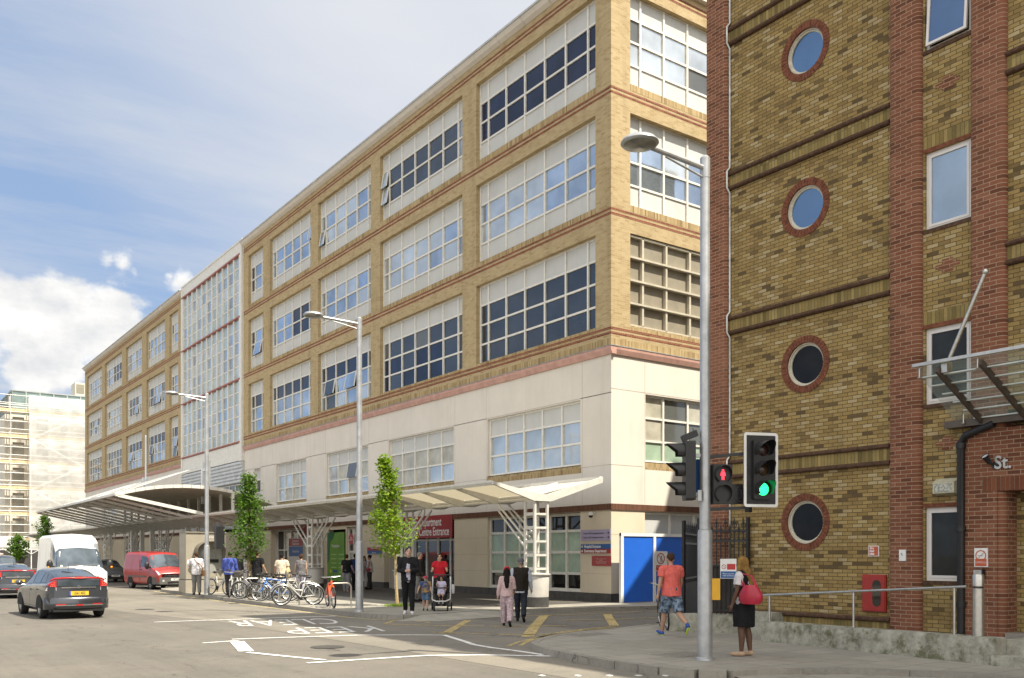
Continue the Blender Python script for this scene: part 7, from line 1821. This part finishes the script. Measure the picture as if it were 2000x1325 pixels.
for s_ in (-1, 1):
    m_.tube([(s_*.25,.30,.34),(s_*.27,.12,.36),(s_*.27,-.10,.62),(s_*.27,-.28,1.02)], .018, 8); m_.tube([(s_*.27,-.02,.55),(s_*.27,-.34,.14)], .016, 8)
m_.tube([(-.25,.30,.34),(-.14,.40,.30),(.14,.40,.30),(.25,.30,.34)], .018, 8); m_.build('frame', wt, pr_, smooth=50)
m_ = MB(); m_.tube([(-.27,-.28,1.02),(-.25,-.33,1.07),(.25,-.33,1.07),(.27,-.28,1.02)], .02, 8); m_.build('handle', M['black_plastic'], pr_, smooth=50)
m_ = MB()
for s_ in (-1, 1): m_.tube([(s_*.24,.26,.36),(s_*.2,.26,.14)], .015, 6); m_.bar((s_*.28,-.34,.13),(s_*.2,.28,.13), .03)
m_.bar((-.28,-.34,.13),(.28,-.34,.13), .03); m_.prism([(-.3,.16),(.26,.16),(.24,.30),(-.28,.30)], lambda a, b, d: (-.2+d, a, b), .4); m_.build('chassis', M['black_plastic'], pr_)
sf = cloth('black_seat_fabric', (.016,.016,.017))
m_ = MB(); m_.limb([(-.1,-.22,.98),(-.1,-.12,.6),(-.1,.02,.46),(-.1,.22,.42),(-.1,.30,.22)], [.07,.08,.08,.07,.05], 10); m_.limb([(.1,-.22,.98),(.1,-.12,.6),(.1,.02,.46),(.1,.22,.42),(.1,.30,.22)], [.07,.08,.08,.07,.05], 10); m_.limb([(0,-.22,.98),(0,-.12,.6),(0,.02,.46),(0,.22,.42)], [.07,.08,.08,.07], 10)
for s_ in (-1,1): m_.limb([(s_*.2,-.2,.95),(s_*.2,-.1,.65),(s_*.2,.1,.55)], [.04,.05,.04], 8)
bake(m_, 'seat', sf, .011, 4, pr_)
m_ = MB(); m_.tube([(-.24,-.06,.72),(-.22,.16,.70),(-.1,.22,.69),(.1,.22,.69),(.22,.16,.70),(.24,-.06,.72)], .02, 8); m_.build('bumper_bar', M['black_plastic'], pr_, smooth=50)
for x, y, r in ((-.29,-.34,.13),(.29,-.34,.13),(-.2,.28,.085),(.2,.28,.085)):
    m_ = MB(); m_.lathe([(0,-.025),(r*.6,-.025),(r,-.02),(r,.02),(r*.6,.025),(0,.025)], (x,y,r), (1,0,0), 18); m_.build('wheel', M['rubber'], pr_, smooth=40)
Ig = person('little girl in lilac dress sitting in the pushchair', (0,0,0), 0, .98, SK_M, ((78,70),(78,70)), ((20,14,40,10),(50,10,105,10)), 1.08, -8, (-40,0), True, top=cloth('lilac_dress', (.46,.43,.55)), sleeve='short', bottom=cloth('lilac_dress', (.46,.43,.55)), blen='short', hair=h_brn, hstyle='tail', female=True, eyes=True, shoes=(white_c, None), sit=True)
Mp = Matrix.Translation(pc_) @ Matrix.Rotation(py_, 4, 'Z'); q = Mp @ Vector((0, .0, .04)); Ig['o'].location = q; Ig['o'].rotation_euler = (0,0,py_)
m_ = MB(); m_.lathe([(0,-.15),(.10,-.15),(.12,0),(.10,.12),(0,.12)], (0,0,0), (0,0,1), 12); m_.v = [tuple(Mp @ Vector((-.34+v[0]*.5, -.24+v[1], .66+v[2]))) for v in m_.v]
tag(m_.build('carrier_bag', white_c, smooth=50), 'white carrier bag hanging from the pushchair handle', 'bag')
# 10.. people in the shade of the canopy and at the kerb
person('woman in black top and striped cropped trousers facing the green poster', gp(677, 1157), yw_(.15,1), 1.64, SK_L, ((4,3),(-4,6)), ((4,9,18,0),(10,12,30,0)), 1.1, 1, (0,0), False, top=black_c, bottom=patterned('striped_cloth', (.02,.02,.024), (.32,.32,.33), 16, 'stripes'), wide=1.3, hair=h_brn, hstyle='bun', female=True, shoes=(cloth('pink_shoe', (.5,.35,.3)), None))
Ic = person('woman in white vest with a red shoulder bag by the wall behind the lamp post', gp(722, 1152), yw_(-.95,-.1), 1.62, SK_M, ((3,3),(-3,4)), ((10,9,30,10),(24,12,100,20)), 1.14, 0, (0,0), False, top=white_c, sleeve='none', bottom=dkgrey_c, hair=h_blk, hstyle='bun', female=True, shoes=sho_b)
m_ = MB(); m_.ball((-.2,.06,.93), .12, 10, 8, (.45,1.1,.7)); held('shoulder_bag', 'small dark red shoulder bag at the hip of the woman in the white vest', 'bag', m_, bagm, Ic)
person('person in pale trousers partly hidden behind the woman in the white vest', gp(711, 1150), yw_(.5,-.6), 1.58, SK_M, ((2,3),(-2,4)), ((5,8,20,0),(30,12,95,20)), 1.0, 0, (0,0), False, top=cloth('pale_grey_top', (.35,.34,.36)), bottom=white_c, hair=h_brn, hstyle='long', female=True, shoes=sho_b)
person('person in dark blue jacket standing left of the middle lamp post', gp(693, 1153), yw_(.3,1), 1.68, SK_D, ((2,3),(-2,4)), ((4,8,14,0),(4,8,14,0)), 1.06, 0, (0,0), False, top=cloth('dark_blue_jacket', (.02,.035,.10)), sleeve='long', bottom=black_c, hair=h_blk, hstyle='crop', shoes=sho_b)
It = person('woman in beige hooded top and blue jeans walking behind the bicycles', gp(550, 1170), yw_(.15,1), 1.70, SK_M, ((14,4),(-12,22)), ((0,16,16,0),(4,18,20,0)), 1.14, 3, (0,0), False, top=cloth('beige_top', (.56,.47,.36)), bottom=jeans, hair=h_blk, hstyle='short', female=True, shoes=(cloth('tan_shoe', (.35,.2,.1)), None), hem=.05)
m_ = MB(); m_.ball((.27,-.02,.98), .17, 12, 9, (.45,.85,1.2)); held('tote_bag', 'pale yellow tote bag at the side of the woman in the beige top', 'bag', m_, cloth('pale_yellow_canvas', (.50,.40,.20)), It)
person('woman in grey sleeveless top and pale trousers beside the woman in beige', gp(588, 1166), yw_(-.2,1), 1.66, SK_L, ((10,4),(-8,16)), ((14,12,26,0),(6,8,14,0)), 1.06, 2, (0,-10), False, top=cloth('grey_vest', (.13,.125,.13)), sleeve='none', bottom=cloth('pale_lilac_trousers', (.42,.40,.46)), hair=h_brn, hstyle='short', female=True, shoes=sho_b)
person('man in bright blue shirt with his back to the camera behind the bicycles', gp(448, 1163), yw_(.1,1), 1.74, SK_D, ((3,3),(-3,4)), ((6,10,20,0),(6,10,20,0)), 1.2, 3, (0,0), False, top=cloth('royal_blue_shirt', (.07,.10,.36)), sleeve='long', bottom=dkgrey_c, hair=h_blk, hstyle='crop', shoes=sho_b, hem=.06)
person('man in black T-shirt right of the leafy tree trunk', gp(502, 1166), yw_(.4,1), 1.78, SK_M, ((3,3),(-3,4)), ((4,10,16,0),(6,12,26,0)), 1.16, 1, (0,0), False, top=black_c, bottom=dkgrey_c, hair=h_brn, hstyle='crop', shoes=sho_b)
person('person dressed in black walking left of the leafy tree trunk', gp(463, 1160), yw_(-.2,1), 1.72, SK_D, ((8,4),(-8,12)), ((4,8,14,0),(4,8,14,0)), 1.0, 1, (0,0), False, top=black_c, sleeve='long', bottom=black_c, hair=h_blk, hstyle='crop', shoes=sho_b)
Iw = person('man in white shirt and grey trousers standing at the kiosk', gp(384, 1163), yw_(-.45,.9), 1.73, SK_L, ((4,3),(-6,6)), ((40,16,95,6),(8,10,34,8)), 1.08, 2, (0,0), False, top=white_c, sleeve='long', bottom=grey_c, hair=h_brn, hstyle='short', shoes=(cloth('dark_shoe', (.03,.022,.018)), None), hem=.06, wide=1.1)
tan = pm('tan_leather', (.34,.16,.05), .5, 0, .15, 8)
m_ = MB(); m_.prism([(-.14,-.13),(.14,-.13),(.15,.12),(-.15,.12)], lambda a, b, d: (.21+d, a-.05, .88+b), .09); bg_ = held('satchel', 'tan leather satchel slung across the man in the white shirt', 'bag', m_, tan, Iw)
m_ = MB(); m_.tube([(.25,-.05,1.0),(.15,-.145,1.2),(0,-.155,1.34),(-.1,-.06,1.47),(-.1,.02,1.47)], .014, 6); m2 = MB(); m2.merge(m_, Iw['M']); st = m2.build('strap', tan, None, smooth=50); mw = st.location.copy(); st.parent = bg_; st.location = mw-bg_.location
# bicycle wheel seen behind the man in coral at the railings
bicycle('black bicycle with red saddle bag standing at the iron gate behind the man in coral', blkp, 'city', (15.07, 15.03), -127, 4)
# ---------------------------------------------------------------- trees
def leafm(name, c0, c1, c2):
    m, nt_, b_ = newmat(name); p = objco(nt_)
    oi = noise(nt_, 3.2, 4, .7, p); o2 = noise(nt_, 30, 2, .5, p)
    c = ramp(nt_, oi, [(.3, c0), (.5, c1), (.7, c2)]); c = mix(nt_, c, (1.35,1.3,1.0), ramp(nt_, o2, [(.4,(0,0,0)),(.7,(.8,)*3)]), 'MULTIPLY')
    nt_.links.new(c, b_.inputs['Base Color']); b_.inputs['Roughness'].default_value = .5; b_.inputs['Specular IOR Level'].default_value = .35
    t = nt_.nodes.new('ShaderNodeBsdfTranslucent'); nt_.links.new(mix(nt_, c, (1.5,1.6,.6), 1.0, 'MULTIPLY'), t.inputs[0])
    x = nt_.nodes.new('ShaderNodeMixShader'); x.inputs[0].default_value = .4; nt_.links.new(b_.outputs[0], x.inputs[1]); nt_.links.new(t.outputs[0], x.inputs[2]); nt_.links.new(x.outputs[0], nt_.nodes['Material Output'].inputs[0]); return m
bark = pm('bark', (.20,.15,.085), .9, 0, .3, 12, .6, 30)
bark2 = pm('pale_bark', (.40,.30,.15), .9, 0, .25, 12, .5, 30)
def tree(label, base, ht, trunk_r, prof, nleaf, leaf, seed, lm, bk, lean=0.0, group=None):
    """prof: list of (height fraction, crown radius, x offset) describing an upright crown"""
    r_ = random.Random(seed); o = thing('street_tree', label, 'tree', base, 0, group, world=False)
    h0 = prof[0][0]*ht
    t = MB(); N = 9; pts = [Vector((.03*math.sin(i*1.3+seed)*i/N*2+lean*i/N, .02*math.cos(i*1.9), ht*.96*i/N)) for i in range(N+1)]
    t.tube(pts, [trunk_r*(1-.86*(i/N))+(.012 if i == 0 else 0) for i in range(N+1)], 9); t.build('trunk', bk, o, smooth=60)
    def prad(f):
        for a, b in zip(prof, prof[1:]):
            if a[0] <= f <= b[0]:
                q = (f-a[0])/(b[0]-a[0]); return a[1]*(1-q)+b[1]*q, a[2]*(1-q)+b[2]*q
        return 0, 0
    ncl = 58; cl = []
    lb = MB()
    for i in range(ncl):
        f = prof[0][0]+(prof[-1][0]-prof[0][0])*((i+.5)/ncl)**.95; R0, ox = prad(f); a = i*2.4+r_.uniform(-.5,.5); rr = R0*r_.uniform(.25,1.22)
        z = f*ht; c = Vector((ox+rr*math.cos(a)+lean*f, rr*math.sin(a), z+r_.uniform(-.1,.1))); cl.append((c, R0))
        q = min(.96, max(0, f-.10)); tp = pts[int(q*N)]; st = Vector((tp.x, tp.y, q*ht))
        lb.tube([st, st.lerp(c, .55)+Vector((0,0,.04)), c], [.016,.010,.004], 4, cap=False)
    lb.build('limb', bk, o)
    lv = MB(); per = nleaf//ncl
    for c, R0 in cl:
        s0 = .06+.19*R0*r_.uniform(.5,1.5)
        for j in range(int(per*r_.uniform(.6,1.4))):
            p = c+Vector((r_.gauss(0,s0), r_.gauss(0,s0), r_.gauss(0,s0*1.25)))
            d = Vector((r_.gauss(0,1), r_.gauss(0,1), r_.gauss(-.2,.7))).normalized(); up = Vector((r_.gauss(0,.5), r_.gauss(0,.5), 1)); sd = d.cross(up)
            if sd.length < .01: continue
            sd.normalize(); nn = sd.cross(d); L = leaf*r_.uniform(.7,1.35); W = L*r_.uniform(.28,.42)
            b = lv.add([p, p+d*L*.4+sd*W+nn*.02*L, p+d*L, p+d*L*.4-sd*W+nn*.02*L, p+d*L*.45-nn*.10*L])
            lv.face((b, b+1, b+4)); lv.face((b+1, b+2, b+4)); lv.face((b+2, b+3, b+4)); lv.face((b+3, b, b+4))
    lv.build('crown', lm, o, fix=False); return o
lg = leafm('bright_leaf', (.085,.15,.012), (.16,.25,.022), (.25,.34,.045)); dg = leafm('green_leaf', (.03,.07,.010), (.068,.145,.018), (.13,.22,.035))
b2 = (*G(776,1184,.12), .12); Yd = FPX*(CZ-.12)/(1184-HY); px = Yd/FPX
tree('slim young tree with bright yellow-green leaves and thin pale trunk', b2, 4.75, .055, [(.39,.10,-.1),(.44,.42,-.08),(.52,.50,-.1),(.62,.40,-.12),(.70,.30,-.25),(.78,.28,-.1),(.88,.20,-.1),(.97,.10,-.22),(1.0,.04,-.25)], 3500, .11, 3, lg, bark2, -.25, 'street trees along the hospital')
b1 = (*G(487,1166,.12), .12)
tree('taller young tree with dark green leaves behind the bicycles', b1, 4.85, .10, [(.33,.10,0),(.40,.55,.02),(.48,.66,-.02),(.57,.60,-.08),(.66,.42,-.05),(.78,.38,-.05),(.9,.25,-.05),(1.0,.05,-.08)], 3500, .115, 8, dg, bark, 0, 'street trees along the hospital')
for px_, py_, top, w_, sd_, lb in ((87,1090,1008,.55,11,'small distant tree behind the white van'),(35,1092,1048,.6,12,'small distant tree at the foot of the scaffolding')):
    Yq = 92.0; X = (px_-HX)/FPX*Yq; c = RX*X+DX*Yq; ht = CZ+(HY-top)/FPX*Yq
    tree(lb, (c.x, c.y, .0), ht, .08, [(.4,.1,0),(.55,w_*1.2,0),(.75,w_*1.3,0),(.9,w_*.8,0),(1.0,.1,0)], 1800, .2, sd_, dg, bark, 0, 'street trees along the hospital')
# grass tuft at the foot of the thin tree
gt = MB(); r_ = random.Random(4)
for i in range(420):
    a = r_.uniform(0,6.28); q = r_.uniform(0,.55); p = Vector((b2[0]+q*math.cos(a)*.9, b2[1]+q*math.sin(a)*.9, .125)); d = Vector((r_.gauss(0,.05), r_.gauss(0,.05), r_.uniform(.03,.10))); s_ = Vector((r_.gauss(0,1), r_.gauss(0,1), 0)).normalized()*.012
    gt.poly([p-s_, p+s_, p+d])
tag(gt.build('grass', lg, fix=False), 'tuft of short grass round the foot of the thin tree', 'grass', kind='stuff')

# ---------------------------------------------------------------- scaffolded building at the end of the street
vq = 139.0; sb = thing('scaffolded_building', 'pale office block wrapped in scaffolding and white sheeting at the end of the street', 'building', (28, 148, 0))
pale = pm('pale_render', (.58,.55,.48), .8, 0, .1, .4, 0, world=True)
wb = MB()
UL, UR, ZT2 = 16.6, 40.0, 20.6
rows = [1.4+3.4*k for k in range(6)]; cols = [UL+.9+2.9*k for k in range(8)]
zs = [0]+[z for r in rows for z in (r, r+1.9)]+[ZT2]
for i in range(0, len(zs), 2): wb.box(UL, vq, zs[i], UR, vq+.4, zs[i+1])
for r in rows:
    e = UL
    for c in cols: wb.box(e, vq, r, c, vq+.4, r+1.9); e = c+1.4
    wb.box(e, vq, r, UR, vq+.4, r+1.9)
wb.box(UL, vq+.4, 0, UR, vq+20, ZT2); wb.build('wall', pale, sb)
dg_ = pm('dim_window', (.36,.355,.32), .2, 0, .2, 1, 0)
for r in rows:
    for c in cols: m_ = MB(); m_.box(c, vq+.2, r, c+1.4, vq+.25, r+1.9); m_.build('window', dg_, sb)
PU = UL+.9
m_ = MB(); m_.box(PU, vq+.6, ZT2, UR, vq+.7, 23.9); m_.box(PU, vq+.7, ZT2, PU+.1, vq+18, 23.9); m_.build('glass_parapet', pm('green_glass', (.20,.27,.26), .15, .3, .2, .5, 0), sb)
m_ = MB(); m_.bar((PU,vq+.55,23.95),(UR,vq+.55,23.95), .16, .14); m_.bar((PU,vq+.55,23.95),(PU,vq+18,23.95), .16, .14)
for k in range(14): m_.bar((PU+1.7*k,vq+.55,ZT2),(PU+1.7*k,vq+.55,23.9), .14)
for k in range(10): m_.bar((PU-.04,vq+.55+1.7*k,ZT2),(PU-.04,vq+.55+1.7*k,23.9), .14)
m_.build('parapet_frame', pm('grey_frame', (.34,.37,.37), .5, .1, .1, 2), sb)
a = FV(144,749,vq+5); b = FV(166,772,vq+5)
m_ = MB(); m_.box(a[0], vq+4, ZT2, b[0]+3, vq+7, a[1]); pu_ = m_.build('roof_plant', pm('cream_plant', (.55,.52,.44), .6, 0, .05, 1), sb)
m_ = MB(); w_ = 1.3
for k in range(3): m_.box(a[0]+.15+k*w_, vq+3.97, b[1], a[0]+.15+k*w_+1.05, vq+3.995, a[1]-.25)
m_.build('louvre', pm('plant_louvre', (.24,.22,.17), .7, 0, .1, 3), pu_)
sc = thing('scaffolding', 'tube and board scaffolding half covered in translucent white sheeting', 'scaffolding', (28, 137, 0))
tube_m = pm('scaffold_tube', (.62,.62,.59), .5, .2, .1, 4); board = pm('scaffold_board', (.62,.47,.28), .8, 0, .2, 3)
ys = (137.0, 138.5); zl = [3.6+3.42*k for k in range(6)]; XL = UL-2.2
m_ = MB(); x = XL+.3
while x < UR: [m_.tube([(x,y,0),(x,y,22.9)], .055, 5) for y in ys]; x += 2.35
m_.build('standard', tube_m, sc)
m_ = MB()
for z in [.3]+zl:
    for y in ys:
        for dz in ((0, .6, 1.15, 2.2) if y < 138 else (0, 1.15)): m_.tube([(XL,y,z+dz),(UR,y,z+dz)], .05, 5)
m_.build('ledger', tube_m, sc)
m_ = MB()
for k, z in enumerate(([.3]+zl)[:-1]):
    x0 = FV(57,900,137)[0]+(.2 if k % 2 == 0 else 6.6); x1 = x0+(6.4 if k % 2 == 0 else -6.4)
    m_.tube([(x0,136.7,z+3.42),(x1,136.7,z)], .07, 5); m_.tube([(x0+9,136.8,z+3.42),(x1+9,136.8,z)], .05, 5)
m_.build('brace', tube_m, sc)
for z in zl: m_ = MB(); m_.box(XL, 137.02, z+.05, UR, 138.45, z+.10); m_.box(XL, 136.98, z+.10, UR, 137.02, z+.42); m_.build('board', board, sc)
sm, snt, sb_ = newmat('white_sheeting'); sb_.inputs['Base Color'].default_value = (.86,.87,.87,1); sb_.inputs['Roughness'].default_value = .4
tr1 = snt.nodes.new('ShaderNodeBsdfTransparent'); tl1 = snt.nodes.new('ShaderNodeBsdfTranslucent'); tl1.inputs[0].default_value = (.85,.85,.83,1)
mx1 = snt.nodes.new('ShaderNodeMixShader'); mx1.inputs[0].default_value = .35; snt.links.new(sb_.outputs[0], mx1.inputs[1]); snt.links.new(tl1.outputs[0], mx1.inputs[2])
mx2 = snt.nodes.new('ShaderNodeMixShader'); snt.links.new(ramp(snt, noise(snt, .6, 6, .72, pos(snt)), [(.3,(.46,)*3),(.7,(.62,)*3)]), mx2.inputs[0]); snt.links.new(tr1.outputs[0], mx2.inputs[1]); snt.links.new(mx1.outputs[0], mx2.inputs[2]); snt.links.new(mx2.outputs[0], snt.nodes['Material Output'].inputs[0])
r_ = random.Random(2); x0 = FV(57,900,136.6)[0]
for i, (z0, z1) in enumerate(zip([.3]+zl, zl+[23.0])):
    m_ = MB(); nx, nz = 60, 10; ids = []
    for a in range(nx+1):
        ids.append(m_.add([(x0+(UR-x0)*a/nx, 136.65-.14*math.sin(math.pi*c/nz)*(1+.6*math.sin(a*.9+i*2))+r_.gauss(0,.025), z0+(z1-z0)*c/nz+.03) for c in range(nz+1)]))
    for a in range(nx):
        for c in range(nz): m_.face((ids[a]+c, ids[a+1]+c, ids[a+1]+c+1, ids[a]+c+1))
    m_.build('sheeting', sm, sc, smooth=80, fix=False)
# site gantry and hoarding at the foot
m_ = MB(); m_.box(8, 133.6, 2.6, 19, 134.9, 2.75); m_.box(8, 133.5, 2.75, 18.2, 133.6, 4.2)
for k in range(6): m_.bar((8+2.2*k,133.7,0),(8+2.2*k,133.7,2.6), .12); m_.bar((8+2.2*k,133.55,1.9),(9.1+2.2*k,133.55,2.6), .07); m_.bar((9.1+2.2*k,133.55,2.6),(10.2+2.2*k,133.55,1.9), .07)
tag(m_.build('site_gantry', pm('white_gantry', (.6,.6,.58), .6, 0, .1, 1)), 'white site gantry on posts at the foot of the scaffolding', 'gantry')
m_ = MB(); m_.box(8, 135.6, 0, UR, 135.8, 2.4); tag(m_.build('site_fence', pm('dark_hoarding', (.05,.045,.045), .8, 0, .2, 1)), 'dark site fence under the scaffolding', 'fence')
# low terrace closing the view on the far left
tb_ = MB(); tb_.box(-40, 165, 0, 5, 180, 9.5); far = thing('terrace_building', 'low pale terrace far down the street', 'building', (-17, 165, 0)); tb_.build('wall', pale, far)
for k in range(12):
    for z in (1.2, 4.2, 7.0): m_ = MB(); m_.box(-38+3.5*k, 164.9, z, -36.5+3.5*k, 165.0, z+1.6); m_.build('window', dg_, far)
